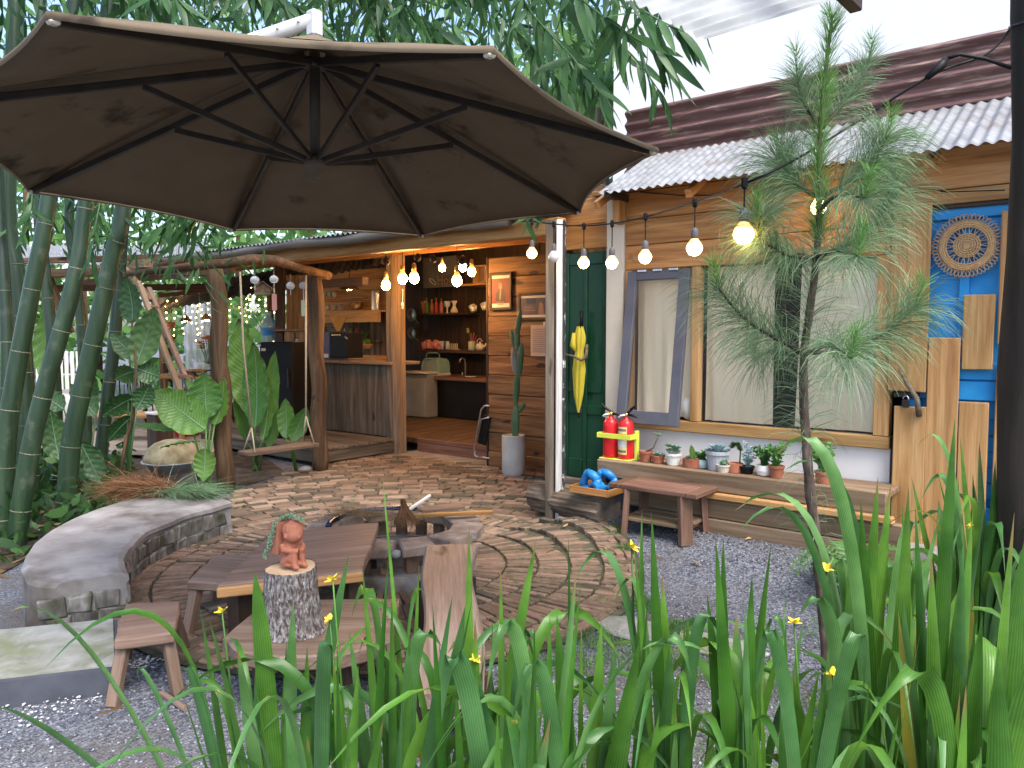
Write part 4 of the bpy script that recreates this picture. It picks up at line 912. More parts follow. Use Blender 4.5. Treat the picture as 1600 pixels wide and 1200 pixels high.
# extinguishers
es = thing('extinguisher_stand', 'lime yellow double stand holding two fire extinguishers', 'stand', pot_at(966, 715))
e0, e1 = pot_at(954, 715, 5.34), pot_at(978, 715, 5.34); w_ = .062
for s, e in ((-1, e0), (1, e1)): bx(es, 'upright', e.x + s * .075 - .012, e.x + s * .075 + .012, 5.36, 5.40, .593, .83, M_LIME, .003)
bx(es, 'cross_bar', e0.x - .066, e1.x + .066, 5.262, 5.27, .765, .805, M_LIME, .002); bx(es, 'base_tray', e0.x - .066, e1.x + .066, 5.27, 5.41, .594, .602, M_LIME, .002)
for s, e in ((-1, e0), (1, e1)): bx(es, 'side_bar', e.x + s * .075 - .010, e.x + s * .075 + .010, 5.262, 5.358, .765, .805, M_LIME, .002)
def extinguisher(e, lab, with_label, hang):
    t = thing('fire_extinguisher', lab, 'fire extinguisher', (e.x, e.y, .603), group='fire extinguishers beside the green door')
    MB().lathe([(.03, .0), (.058, .004), (.062, .02), (.062, .255), (.058, .285), (.040, .31), (.022, .322), (.020, .335)], 24, (e.x, e.y, .603)).build('cylinder', M_RED, t, smooth=True)
    MB().lathe([(.018, .335), (.022, .34), (.022, .36), (.015, .37)], 14, (e.x, e.y, .603)).build('valve', M_BRASS, t, smooth=True)
    z = .603
    MB().tube([(e.x + .01, e.y, z + .365), (e.x + hang * .05, e.y - .01, z + .40), (e.x + hang * .085, e.y - .01, z + .43)], [.010, .012, .008], 6).build('squeeze_handle', M_BLACK, t)
    MB().tube([(e.x - hang * .01, e.y, z + .355), (e.x + .065, e.y - .01, z + .352), (e.x + .10, e.y - .01, z + .338)], [.012, .010, .007], 6).build('carry_handle', M_BLACK, t)
    MB().tube([(e.x, e.y - .02, z + .35), (e.x - .03, e.y - .04, z + .345), (e.x - .04, e.y - .05, z + .33)], .011, 8).build('gauge', M_STEEL, t)
    if with_label:
        def lab_(u, v_): a = R(-150) + R(95) * u; return V((e.x + .0632 * math.cos(a), e.y + .0632 * math.sin(a), z + .04 + .22 * v_))
        lb = MB().grid(lab_, 10, 1).build('label', pm('cream_label', [(.62, .52, .20, 1), (.72, .63, .30, 1)], 6, rough=.6, bump=0), t, smooth=True)
        for k, (za, zb_, m_) in enumerate(((.225, .245, M_INK), (.195, .205, M_RED), (.10, .18, M_WPLAST), (.055, .075, M_INK))):
            def l2(u, v_): a = R(-145) + R(85) * u; return V((e.x + .0640 * math.cos(a), e.y + .0640 * math.sin(a), z + za + (zb_ - za) * v_))
            MB().grid(l2, 8, 1).build('print', m_, lb, smooth=True)
extinguisher(e0, 'plain red fire extinguisher next to the green door', False, -1)
extinguisher(e1, 'red fire extinguisher with a big yellow label', True, 1)
# pots
def pot(kind, px, py, w, h, mat, label, y=5.36, prof='taper'):
    w *= 1.42; h *= 1.4
    p = pot_at(px, py, y); t = thing('potted_plant', label, 'potted plant', p, group='succulents along the timber ledge')
    if prof == 'taper': pr = [(w * .36, 0), (w * .38, .004), (w * .47, h * .8), (w * .52, h * .82), (w * .52, h), (w * .46, h), (w * .44, h * .88), (.002, h * .86)]
    elif prof == 'round': pr = [(w * .28, 0), (w * .42, h * .1), (w * .5, h * .5), (w * .47, h), (w * .43, h), (w * .42, h * .88), (.002, h * .86)]
    else: pr = [(w * .48, 0), (w * .5, .004), (w * .5, h), (w * .46, h), (w * .45, h * .88), (.002, h * .86)]
    MB().lathe(pr, 20, p).build('pot', mat, t, smooth=False)
    return t, p + V((0, 0, h * .88))
def rosette(t, c, n, L_, w, mat, layers=3, nm='leaf', up=.35):
    L_ *= 1.4; w *= 1.4
    for l in range(layers):
        k = n - l * 2; mb = MB()
        for i in range(max(k, 4)):
            a = 2 * math.pi * (i + .5 * l) / max(k, 4) + rnd.uniform(-.1, .1); e = up + .45 * l
            d = V((math.cos(a) * math.cos(e), math.sin(a) * math.cos(e), math.sin(e))); LL = L_ * (1 - .2 * l) * rnd.uniform(.9, 1.1)
            pts = [c + d * LL * t_ + V((0, 0, .15 * LL * t_ * t_)) for t_ in (0, .3, .6, .85, 1)]
            MB().blade(pts, [w * .5, w * .9, w, w * .7, w * .05], V((-math.sin(a), math.cos(a), 0)), .35).build(nm, mat, t)
def sprigs(t, c, n, h, sp, mat, lf=.02, nm='foliage', lean=V((0, 0, 0))):
    h *= 1.4; sp *= 1.4; lf *= 1.3
    mb = MB()
    for i in range(n):
        a = rnd.uniform(0, 6.28); e = c + V((math.cos(a) * sp * rnd.uniform(.3, 1), math.sin(a) * sp * rnd.uniform(.3, 1), h * rnd.uniform(.5, 1))) + lean
        m_ = c.lerp(e, .5) + V((0, 0, h * .15)); pts = [c, m_, e]; mb.tube(pts, .0018, 4)
        for k in range(14):
            q = k / 14 + .05; p = c.lerp(m_, q * 2) if q < .5 else m_.lerp(e, q * 2 - 1)
            d = V((rnd.gauss(0, 1), rnd.gauss(0, 1), rnd.gauss(.3, .6))).normalized() * lf * rnd.uniform(.7, 1.2)
            mb.blade([p, p + d * .5, p + d], [lf * .1, lf * .28, lf * .03], d.orthogonal(), .2)
    mb.build(nm, mat, t)
M_GREYP = pm('grey_glaze', [(.30, .33, .37, 1), (.40, .43, .47, 1)], 6, rough=.35, bump=.05)
M_AQUA = pm('aqua_glaze', [(.30, .48, .52, 1), (.42, .58, .60, 1)], 5, rough=.3, bump=.03)
t, c = pot(0, 1009, 723, .075, .062, M_TERRA, 'small empty looking terracotta pot with a bare leaning stem')
MB().tube([c, c + V((.07, -.01, .04)), c + V((.10, -.01, .11)), c + V((.12, 0, .155))], [.007, .006, .005, .003], 6).build('stem', W_GREY['x'], t, smooth=True)
for k in range(6):
    q = c + V((.12, 0, .15)) + V((rnd.gauss(0, .022), rnd.gauss(0, .02), rnd.gauss(0, .02))); rosette(t, q, 5, .016, .005, L_SUCC, 1)
t, c = pot(0, 1028, 728, .075, .045, M_TERRA, 'squat terracotta pot of pale rosettes beside the bare stem'); rosette(t, c, 8, .035, .010, L_SUCC, 2); rosette(t, c + V((.03, -.02, 0)), 7, .03, .009, L_BLUES, 2)
t, c = pot(0, 1052, 730, .085, .065, M_WPLAST, 'white pot heaped with grey green rosettes')
for q in ((0, 0, .02), (.03, 0, .012), (-.035, 0, .015), (-.012, .02, .045), (.02, .02, .04), (-.05, .02, .05)): rosette(t, c + V(q), 7, .03, .010, L_SUCC, 2)
t, c = pot(0, 1083, 733, .115, .05, M_TERRA, 'wide terracotta bowl with one upright green pad', prof='straight')
MB().blade([c, c + V((-.005, 0, .03)), c + V((-.012, 0, .065)), c + V((-.016, 0, .092)), c + V((-.02, 0, .108))], [.012, .024, .021, .012, .001], V((1, .3, 0)), .1).build('leaf', L_BIG, t); rosette(t, c + V((-.04, 0, 0)), 7, .022, .008, L_SUCC, 2)
t, c = pot(0, 1097, 734, .062, .048, M_AQUA, 'little aqua glazed pot of bright green leaves', prof='round'); sprigs(t, c, 9, .05, .04, L_BIG, .024)
t, c = pot(0, 1121, 736, .125, .105, M_GREYP, 'large pale grey bucket pot with a spiky blue rosette'); rosette(t, c + V((0, 0, .0)), 18, .075, .011, L_BLUES, 5, up=.15)
t2 = c
t, c = pot(0, 1130, 739, .068, .042, M_CREAM, 'small cream pot in front of the grey bucket pot', y=5.29); sprigs(t, c, 12, .025, .035, L_SUCC, .014)
t, c = pot(0, 1148, 741, .085, .048, M_TERRA, 'terracotta pot with a dark bud and an arching green stem', prof='straight')
MB().tube([c + V((.02, .04, 0)), c + V((.02, .05, .09)), c + V((-.02, .05, .145)), c + V((-.05, .04, .14))], .006, 6).build('stem', L_BIG, t, smooth=True)
for k in range(22): q = c + V((.02 - .07 * k / 22, .05, .09 + .05 * math.sin(k / 22 * 3))); rosette(t, q, 4, .022, .006, L_FIG, 1)
t, c = pot(0, 1167, 743, .075, .04, M_BLACK, 'low black dish with powdery white stems'); sprigs(t, c, 9, .07, .045, L_BLUES, .018); sprigs(t, c, 5, .14, .03, L_BLUES, .022, 'tall_sprig')
t, c = pot(0, 1194, 745, .085, .055, M_WPLAST, 'rounded white pot of ferny green sprigs', prof='round'); sprigs(t, c, 16, .10, .07, L_FERN, .024); sprigs(t, c, 8, .12, .08, L_FIG, .022, 'dark_sprig')
t, c = pot(0, 1213, 748, .075, .062, M_TERRA, 'dark rimmed terracotta pot at the end of the row by the pine', y=5.33); sprigs(t, c, 12, .13, .06, L_FERN, .028)
t, c = pot(0, 1287, 752, .085, .06, M_TERRA, 'terracotta pot half hidden behind the pine trunk', y=5.33); sprigs(t, c, 16, .15, .09, L_FERN, .03)
# clerk table
tz = .50
q4 = [G(951, 754, tz), G(1088, 773, tz), G(1123, 750, tz), G(985, 736, tz)]
tb = thing('plank_table', 'reddish plank table with a low shelf standing on the gravel', 'table', (*((q4[0] + q4[2]) / 2).xy, .1))
ax = (q4[1] - q4[0]); ay = (q4[3] - q4[0]); L_ = ax.length; ax.normalize(); W_ = .40; ay = V((-ax.y, ax.x, 0)); 
if ay.dot(_fw) < 0: ay = -ay
o4 = q4[0]
def TP(a, b, z): return V((o4.x + ax.x * a + ay.x * b, o4.y + ax.y * a + ay.y * b, z))
for k in range(4):
    b = W_ * (k + .5) / 4; beam(tb, 'top_plank', TP(.09, b, tz - .018), TP(L_ - .09, b, tz - .018), W_ / 4 - .004, .032, W_RED)
for a in (.042, L_ - .042): beam(tb, 'end_cleat', TP(a, .002, tz - .0185), TP(a, W_ - .002, tz - .0185), .088, .033, W_RED)
for a, sp in ((.13, -.02), (L_ - .11, .02)):
    for b, sq in ((.05, -.012), (W_ - .05, .012)):
        p = TP(a + sp, b + sq, 0); beam(tb, 'leg', TP(a + sp, b + sq, hgt(p.x, p.y) - .004), TP(a, b, tz - .036), .10, .045, W_RED)
for b in (.10, .26): beam(tb, 'shelf_plank', TP(.10, b, .245), TP(L_ - .10, b, .245), .15, .025, W_SLEEP)
for a in (.13, L_ - .13): beam(tb, 'shelf_rail', TP(a, .03, .218), TP(a, W_ - .03, .218), .03, .028, W_RED)
# log under the green door
la, lb_ = V((-3.98, 5.33, .19)), V((-3.13, 5.13, .215))
lo = thing('fallen_log', 'thick rough log lying below the green door', 'log', ((la + lb_) / 2) * V((1, 1, 0)) if False else (-3.55, 5.23, .05))
dl = (lb_ - la).normalized(); up_ = V((0, 0, 1)); sd_ = dl.cross(up_).normalized(); up2 = sd_.cross(dl)
def lgf(u, v_):
    a = 2 * math.pi * u; rr = .135 * (1 + .05 * math.sin(3 * a + v_ * 3) + .035 * math.sin(11 * a + 2 * v_) + .035 * math.sin(23 * a - v_ * 5)); return la.lerp(lb_, v_) + sd_ * rr * math.cos(a) + up2 * rr * math.sin(a)
MB().grid(lgf, 96, 18).build('bark', M_LOGBARK, lo, smooth=True)
M_LEND = pm('old_log_end', [(.10, .082, .066, 1), (.21, .175, .145, 1)], 8, rough=.9, bump=.4)
for v_ in (0, 1): MB().add([lgf(k / 48, v_) for k in range(48)], [tuple(range(48))[::-1] if v_ else tuple(range(48))]).build('sawn_end', M_LEND, lo)
# tray and blue tools
tc_ = D(937, 752, 5.95); tc_ = PY(935, 752, 5.16); tz2 = .385
ty = thing('wooden_tray', 'shallow wooden tray on the log holding blue tools', 'tray', (tc_.x, 5.14, .345))
tx0, tx1 = PY(901, 752, 5.1).x, PY(958, 760, 5.1).x
bx(ty, 'bottom', tx0, tx1, 5.02, 5.26, .350, .362, W_STOOL); bx(ty, 'front_rim', tx0, tx1, 5.005, 5.018, .345, .40, W_HONEY); bx(ty, 'back_rim', tx0, tx1, 5.262, 5.275, .345, .40, W_HONEY)
bx(ty, 'side_rim', tx0 - .012, tx0 - .001, 5.006, 5.274, .345, .40, W_HONEY); bx(ty, 'side_rim', tx1 + .001, tx1 + .012, 5.006, 5.274, .345, .40, W_HONEY)
def tool(label, c, rz, tip):
    t = thing('hand_tool', label, 'tool', c, rz, group='blue tools in the wooden tray')
    mb = MB(); mb.tube([(-.075, 0, .03), (-.07, 0, .06), (-.035, 0, .125), (-.02, 0, .14)], [.034, .032, .030, .032], 10); mb.build('rear_grip', M_BLUEPL, t, smooth=True)
    MB().tube([(-.03, 0, .14), (.03, 0, .125), (.09, 0, .09)], [.030, .036, .030], 10).build('top_handle', M_BLUEPL, t, smooth=True)
    MB().tube([(.085, 0, .10), (.08, 0, .06), (.075, 0, .035)], [.030, .036, .038], 10).build('front_column', M_BLUEPL, t, smooth=True)
    MB().box((-.01, 0, .018), (.16, .06, .034), None, .012).build('foot', M_BLUEPL, t)
    MB().tube([(.08, .045, .035), (.08, -.055, .035)], [.042, .044], 14).build('motor_housing', M_BLUEPL, t, smooth=False)
    MB().tube([(.08, -.056, .035), (.08, -.066, .035)], .024, 12).build('end_cap', M_DSTEEL, t)
tool('blue plastic hand tool standing on its base in the wooden tray', V((PY(922, 745, 5.1).x, 5.10, .363)), R(-12), 0)
tool('blue plastic hand tool lying behind the other blue tool', V((PY(945, 745, 5.2).x, 5.20, .363)), R(18), 0)
# weathered white post at the porch corner
wp = V((-3.70, 5.2, .04)); wpo = thing('white_post', 'tall squared porch post, grey on one face and flaking white on the other', 'post', wp)
WM = Matrix.Rotation(R(28), 3, 'Z')
MB().box((wp.x - .035, wp.y - .03, 1.28), (.072, .10, 2.5), WM, .006).build('grey_timber', W_GREY['z'], wpo)
MB().box((wp.x + .032, wp.y + .012, 1.28), (.056, .10, 2.5), WM, .006).build('white_timber', wood('peeling_paint', (.55, .53, .50, 1), (.66, .64, .61, 1), (.74, .73, .70, 1), wear=None, knots=.75)['z'], wpo)
MB().box((wp.x + .066, wp.y + .025, 1.28), (.014, .102, 2.49), WM, .004).build('tarred_edge', pm('flaking_dark_paint', [(.02, .02, .024, 1), (.04, .04, .045, 1)], 9, rough=.8, bump=.3, spots=(14, .58, .64, (.55, .54, .52, 1))), wpo)
# ------------------------------------------------------------------ kitchen hut (front in the plane y = 6.94) with its porch
YK = 6.94
hut = thing('kitchen_hut', 'open fronted wooden kitchen hut with bar counter and plank wall', 'hut', (-7.2, YK, 0))
zc = [-.02 + .228 * i for i in range(12)]
for i in range(11):
    bx(hut, 'wall_board', -5.90, -4.66, YK - .02 - rnd.uniform(0, .012), YK + .02, zc[i] + .004, zc[i + 1] - .002, W_PANEL, .006)
bx(hut, 'corner_board', -5.93, -5.902, YK - .03, YK + .06, 0, 2.5, W_DARK)
bx(hut, 'kitchen_post', -7.64, -7.53, YK - .06, YK + .07, .1, 2.62, W_GREY); bx(hut, 'kitchen_post', -7.528, -7.40, YK - .055, YK + .065, .03, 2.62, W_SLEEP)
bx(hut, 'lintel', -13, -4.66, YK - .05, YK + .05, 2.62, 2.74, W_HONEY)
# bar counter
xx = -9.75; k = 0
while xx < -7.66:
    w = min(rnd.uniform(.17, .24), -7.65 - xx); bx(hut, 'counter_board', xx + .003, xx + w - .003, YK - .012 - rnd.uniform(0, .006), YK + .018, .23, 1.185, W_GREY, .005); xx += w
bx(hut, 'counter_top', -9.8, -7.52, YK - .10, YK + .45, 1.19, 1.235, W_SLEEP, .008)
# deck in front of the counter
fA, fB = G(503, 703, .225), G(616, 684, .225); XD = (fA.x + fB.x) / 2; yy = fA.y
while yy < YK - .05:
    w = min(.155, YK - .02 - yy); bx(hut, 'deck_board', -10.2, XD + rnd.uniform(-.01, .01), yy + .003, yy + w - .003, .19, .225, W_GREY, .005); yy += w
bx(hut, 'deck_fascia', XD - .06, XD - .02, fA.y + .02, YK - .03, .05, .187, W_GREY); bx(hut, 'deck_fascia', -10.2, XD - .07, fA.y + .02, fA.y + .06, .05, .187, W_GREY)
for y_ in (fA.y + .12, YK - .25): bx(hut, 'deck_pier', XD - .25, XD - .1, y_, y_ + .14, 0, .186, M_CONC)
# threshold slab and inner floor
sl = MB().box((-6.6, 6.95, .008), (1.75, .62, .045), None, .01).build('threshold_slab', M_CONC, hut)
for k in range(14): bx(hut, 'floor_board', -13 + k * .6, -12.405 + k * .6, 7.24, 11.2, .13, .20, W_POST, .004)
bx(hut, 'floor_step', -7.40, -4.66, 7.20, 7.236, .02, .205, W_RED)
# back walls
YB = 10.0
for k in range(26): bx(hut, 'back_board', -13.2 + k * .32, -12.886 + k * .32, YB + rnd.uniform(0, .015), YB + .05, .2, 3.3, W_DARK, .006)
xb0, xb1 = PY(497, 500, 8.7).x, PY(607, 500, 8.7).x; YS = 8.7
def zY(px, py, y): return PY(px, py, y).z
z1, z2, z3, z4, z5 = (zY(560, p, YS) for p in (430, 465, 486, 512, 545))
for k in range(4): bx(hut, 'bar_board', xb0, xb1, YS, YS + .03, z3 + (z1 + .1 - z3) * k / 4 + .003, z3 + (z1 + .1 - z3) * (k + 1) / 4 - .003, W_GOLD, .005)
bx(hut, 'bar_shelf', xb0, xb1 - .5, YS - .2, YS - .002, z2 - .02, z2, W_GOLD); bx(hut, 'bar_shelf', xb0, xb1 + .05, YS - .24, YS - .002, z3 - .03, z3, W_GOLD); bx(hut, 'bar_apron', xb0, xb1 + .05, YS - .245, YS - .21, z3 - .20, z3 - .032, W_GOLD)
bx(hut, 'bar_post', xb1 + .02, xb1 + .17, YS - .05, YS + .08, .2, z1 + .4, W_HONEY)
zl = zY(560, 532, YS); bx(hut, 'bar_shelf', xb0, xb1 - .25, YS - .05, YS + .1, zl - .02, zl, W_GREY)
for k in range(5): bx(hut, 'grey_board', xb0 + k * .42, xb0 + k * .42 + .40, YS + .12, YS + .15, .9, z3 - .02, W_GREY)
bx(hut, 'work_top', xb0, xb1 + .02, YS - .28, YS + .1, zY(590, 556, YS) - .25, zY(590, 548, YS) - .08, W_GOLD)
# roof: purlin, gutter pole, sheet
zE = 2.60
corr('roof_sheet', hut, M_TIN, (-13.5, 5.15, zE + .03), (9.7, 0, 0), (0, 5.3, .62), .08, .012, 6, 4)
bx(hut, 'eave_beam', -8.75, -3.74, 5.29, 5.41, 2.43, 2.575, W_HONEY, .01); bx(hut, 'eave_beam', -13.8, -8.8, 5.33, 5.43, 2.36, 2.46, W_STOOL, .01)
for k in range(8): beam(hut, 'rafter', (-12.6 + k * 1.15, 5.3, zE - .02), (-12.6 + k * 1.15, 10.3, zE + .56), .06, .09, W_HONEY)
for y in (6.2, 7.9, 9.0): bx(hut, 'purlin', -13.4, -3.9, y, y + .06, zE + .02 + (y - 5.15) * .117 - .055, zE + (y - 5.15) * .117 + .005, W_HONEY)
M_BAMP = pm('dry_bamboo_pole', [(.10, .085, .07, 1), (.20, .18, .155, 1)], 4, (.4, 3, 3), rough=.5, bump=.1)
gp = []; gr = []
for k in range(48):
    x = -12.2 + k * .17; gp.append((x, 5.2 + .008 * math.sin(k), 2.585 + .012 * math.sin(k * .5))); gr.append(.052 if k % 3 else .057)
MB().tube(gp, gr, 12).build('gutter_pole', M_BAMP, hut, smooth=True)
bx(hut, 'tie_beam', -14, -8.6, 7.3, 7.42, 2.30, 2.42, W_STOOL); bx(hut, 'tie_beam', -14.5, -9.5, 4.6, 4.72, 2.42, 2.52, W_SLEEP)
# side porch: two log posts and the crooked branch on top
po1 = thing('log_post', 'rough brown log post in front, left of the swing', 'post', (-7.06, 4.18, 0), group='log posts of the porch')
def logpost(t, x, y, r0, h, lean=(0, 0)):
    n = 14; MB().tube([(x + lean[0] * k / n + .012 * math.sin(k * 1.3 + x), y + lean[1] * k / n + .012 * math.cos(k * 1.1), h * k / n) for k in range(n + 1)], [r0 * (1.05 - .1 * k / n + .05 * math.sin(k * 2.1)) for k in range(n + 1)], 14, True, .06).build('trunk', pick(W_POST, (0, 0, 9)), t, smooth=True)
logpost(po1, -7.06, 4.18, .085, 2.24, (-.03, -.02))
po2 = thing('log_post', 'rough brown log post at the bar corner, right of the swing', 'post', (-7.25, 5.49, 0), group='log posts of the porch')
logpost(po2, -7.25, 5.49, .088, 2.25, (-.03, .0))
crook = [D(150, 432, 8.6), D(230, 425, 8.2), D(300, 417, 7.9), D(345, 413, 7.75), D(395, 405, 8.0), D(430, 407, 8.25), D(465, 418, 8.55), D(515, 431, 8.9)]
bm_ = MB().tube(crook, [.03, .036, .044, .05, .056, .055, .05, .048], 12, True, .05).build('crooked_beam', W_POST['x'], smooth=True); tag(bm_, 'crooked peeled branch laid across the two log posts', 'beam')
# swing
sw = thing('swing', 'wooden plank swing hanging from ropes beside the log post', 'swing', D(432, 705, 8.2))
s0, s1 = D(380, 709, 7.85), D(490, 694, 8.55); s0.z = s1.z = (s0.z + s1.z) / 2
beam(sw, 'seat', s0, s1, .21, .045, W_STOOL, .008)
def rope(pts, r_=.011): MB().tube(pts, r_, 6).build('rope', M_ROPE, sw, smooth=True)
kd = D(393, 668, 7.95); rope([D(375, 425, 7.9), D(380, 540, 7.92), kd]); fd = (s1 - s0).normalized(); sdv = V((-fd.y, fd.x, 0))
e_ = s0 + fd * .07; rope([kd, e_ + sdv * .10 + V((0, 0, .02))], .008); rope([kd, e_ - sdv * .10 + V((0, 0, .02))], .008)
kd = D(478, 650, 8.45); rope([D(478, 430, 8.6), kd]); e_ = s1 - fd * .07; rope([kd, e_ + sdv * .10 + V((0, 0, .02))], .008); rope([kd, e_ - sdv * .10 + V((0, 0, .02))], .008)
o = MB().ball(G(478, 737), .085, (1.2, 1.1, .8), 10, 7, None, .06).build('boulder', M_PEB, smooth=True); tag(o, 'round grey boulder at the foot of the bar corner post', 'boulder')
# ---- lamps
def bulb(parent, c, r_, mat, edison=True, drop=.3, cord_to=None, brass=True):
    c = V(c)
    if edison: pr = [(.002, -r_ * 1.25), (r_ * .55, -r_ * 1.1), (r_ * .92, -r_ * .6), (r_, -.1 * r_), (r_ * .88, r_ * .5), (r_ * .6, r_ * 1.1), (r_ * .42, r_ * 1.7)]; top = r_ * 1.7
    else: pr = [(.002, -r_), (r_ * .6, -r_ * .8), (r_ * .95, -r_ * .3), (r_, .1 * r_), (r_ * .85, r_ * .6), (r_ * .55, r_ * 1.05), (r_ * .45, r_ * 1.2)]; top = r_ * 1.2
    b = MB().lathe(pr, 14, c).build('bulb', mat, parent, smooth=True)
    s_ = MB().lathe([(r_ * .46, top), (r_ * .5, top + .005), (r_ * .5, top + r_ * .9), (r_ * .34, top + r_ * 1.25), (r_ * .12, top + r_ * 1.4)], 12, c).build('socket', M_BRASS if brass else M_GREYP2, parent, smooth=True)
    end = V(cord_to) if cord_to is not None else c + V((0, 0, top + drop))
    MB().tube([c + V((0, 0, top + r_ * 1.3)), end], .004, 5).build('cord', M_BLACK, parent)
M_GREYP2 = pm('grey_socket', [(.09, .085, .09, 1), (.13, .125, .13, 1)], 8, rough=.6, bump=.05)
for (px, py, y, r_, lab) in ((603, 445, 6.3, .052, 'lit teardrop pendant bulb hanging lowest, nearest the bar'), (629, 435, 6.4, .055, 'lit round pendant bulb with the white pull cord below'), (647, 434, 6.3, .056, 'lit pendant bulb second right of the lowest one'), (714, 438, 6.5, .056, 'lit round pendant bulb hanging before the kitchen shelves'),
                           (691, 418, 8.4, .05, 'small lit bulb high up before the grey sign board'), (723, 417, 8.2, .055, 'lit bulb high on the cord, just right of the sign board'), (737, 424, 8.0, .055, 'lit teardrop bulb next to the bright shelf box')):
    c = PY(px, py, y); t = thing('pendant_bulb', lab, 'lamp', c, group='pendant bulbs of the kitchen hut')
    zt2 = zE + (y - 5.15) * .117 - .02; bulb(t, c, r_, M_BULB, True, cord_to=(c.x, c.y, zt2))
c = PY(629, 478, 6.4); pc = thing('pull_cord', 'white pull cord with a small wooden toggle', 'pull cord', c)
MB().tube([c + V((0, 0, .04)), PY(629, 452, 6.4)], .003, 5).build('cord', M_WPLAST, pc); MB().lathe([(.004, -.045), (.012, -.035), (.013, .03), (.005, .045)], 10, c).build('toggle', M_CREAM, pc, smooth=True)
for i, (px, py) in enumerate(((604, 408), (653, 402), (677, 404), (499, 430), (722, 407))):   # knotted cord balls under the eave
    c = PY(px, py, 6.0); o = MB().ball(c, .042, (1, 1, 1.1), 10, 7, None, .12).build('pine_cone', W_DARK['x']); tag(o, ['dark pine cone hanging above the lowest pendant bulb', 'dark pine cone hanging above the second bulb pair', 'dark pine cone hanging left of the grey sign board', 'dark pine cone hanging beside the bar corner post', 'dark pine cone hanging above the small bulb at the right'][i], 'pine cone', 'pine cones under the eave')
c = PY(546, 448, 7.9); sh = thing('pendant_lamp', 'brass funnel shaped pendant lamp above the bar counter', 'lamp', c)
MB().lathe([(.17, -.05), (.165, -.045), (.10, .04), (.05, .075), (.045, .13), (.02, .14)], 24, c).build('shade', M_BRASS, sh, smooth=True); MB().lathe([(.002, -.06), (.04, -.05), (.05, -.02), (.03, .02)], 12, c).build('bulb', M_BULB, sh, smooth=True)
MB().tube([c + V((0, 0, .14)), (c.x, c.y, zE + .25)], .005, 5).build('cord', M_BLACK, sh)
# ---- things at the bar
c = PY(530, 560, 7.15); cm = thing('coffee_machine', 'dark blue and black box coffee machine on the bar counter', 'coffee machine', (c.x, 7.15, 1.236))
xa, xm, xb = PY(506, 540, 7.1).x, PY(525, 540, 7.1).x, PY(552, 540, 7.1).x; M_NAVY = pm('navy_enamel', [(.018, .035, .10, 1), (.03, .055, .14, 1)], 5, rough=.35, bump=.03)
bx(cm, 'side_panel', xa, xm, 6.98, 7.3, 1.238, 1.64, M_NAVY, .012); bx(cm, 'front_panel', xm + .002, xb, 6.99, 7.28, 1.26, 1.62, M_BLACK, .01); bx(cm, 'drip_tray', xm - .01, xb + .02, 6.93, 7.0, 1.238, 1.262, M_DSTEEL)
for k in range(4): bx(cm, 'button', xm + .05 + k * .055, xm + .085 + k * .055, 6.978, 6.99, 1.575, 1.60, M_BRASS, .003)
MB().tube([(xb - .04, 6.98, 1.56), (xb + .02, 6.95, 1.56), (xb + .05, 6.95, 1.53)], .012, 8).build('steam_wand', M_STEEL, cm, smooth=True); bx(cm, 'sticker', xa + .07, xm - .02, 6.974, 6.979, 1.26, 1.315, M_WPLAST, .001)
def glassware(n, px0, px1, py, y, lab):
    for k in range(n):
        p = PY(px0 + (px1 - px0) * k / max(1, n - 1), py, y); t = thing('drinking_glass', lab[k], 'glass', p, group='glasses on the bar shelves')
        MB().lathe([(.03, 0), (.034, .003), (.038, .09), (.034, .09), (.03, .012), (.002, .012)], 14, p).build('tumbler', M_CHIME, t, smooth=True)
ord_ = ['first', 'second', 'third', 'fourth']
glassware(3, 512, 532, 484, YS - .12, ['clear glass on the bar middle shelf, %s from the corner post' % q for q in ord_[:3]]); glassware(3, 508, 522, 464, YS - .1, ['clear glass on the bar top shelf, %s from the corner post' % q for q in ord_[:3]])
p = PY(556, 485, YS - .12); o = MB().lathe([(.05, 0), (.09, .02), (.115, .09), (.105, .14), (.095, .14), (.10, .09), (.08, .03), (.002, .02)], 20, p).build('patterned_bowl', pm('zigzag_bowl', [(.05, .03, .02, 1), (.42, .30, .18, 1)], 9, (1, 1, 2), rough=.7, bump=.2), smooth=True); tag(o, 'dark woven bowl with pale zigzag pattern on the bar shelf', 'bowl')
p = PY(587, 486, YS - .1); jar = thing('foil_bag', 'crumpled silvery bag standing at the end of the bar shelf', 'bag', p)
MB().grid(lambda u, v_: V((p.x + (.10 - .02 * v_) * math.cos(u * 6.283) * (1 + .08 * math.sin(9 * u + 4 * v_)), p.y + .05 * math.sin(u * 6.283), p.z + .30 * v_)), 20, 6).build('pouch', M_STEEL, jar)
MB().box((p.x, p.y, p.z + .315), (.19, .02, .05), None, .006).build('folded_top', M_STEEL, jar)
p = PY(527, 497, YS - .26); pn = thing('pennant', 'small golden triangular cloth hanging from the bar shelf', 'pennant', p)
a, b, c = PY(515, 494, YS - .26), PY(541, 496, YS - .26), PY(528, 522, YS - .26)
MB().add([a, b, c, a + V((0, .01, 0)), b + V((0, .01, 0)), c + V((0, .01, 0))], [(0, 1, 2), (5, 4, 3), (0, 3, 4, 1), (1, 4, 5, 2), (2, 5, 3, 0)]).build('cloth', pm('gold_cloth', [(.42, .22, .06, 1), (.52, .30, .10, 1)], 8, rough=.9, bump=.1), pn)
BCOL = [('dark', (.02, .02, .03, 1)), ('pale blue', (.25, .32, .42, 1)), ('black', (.01, .01, .012, 1)), ('white', (.55, .55, .52, 1)), ('pale green', (.30, .40, .26, 1)), ('magenta', (.42, .05, .16, 1)), ('navy', (.03, .04, .12, 1))]
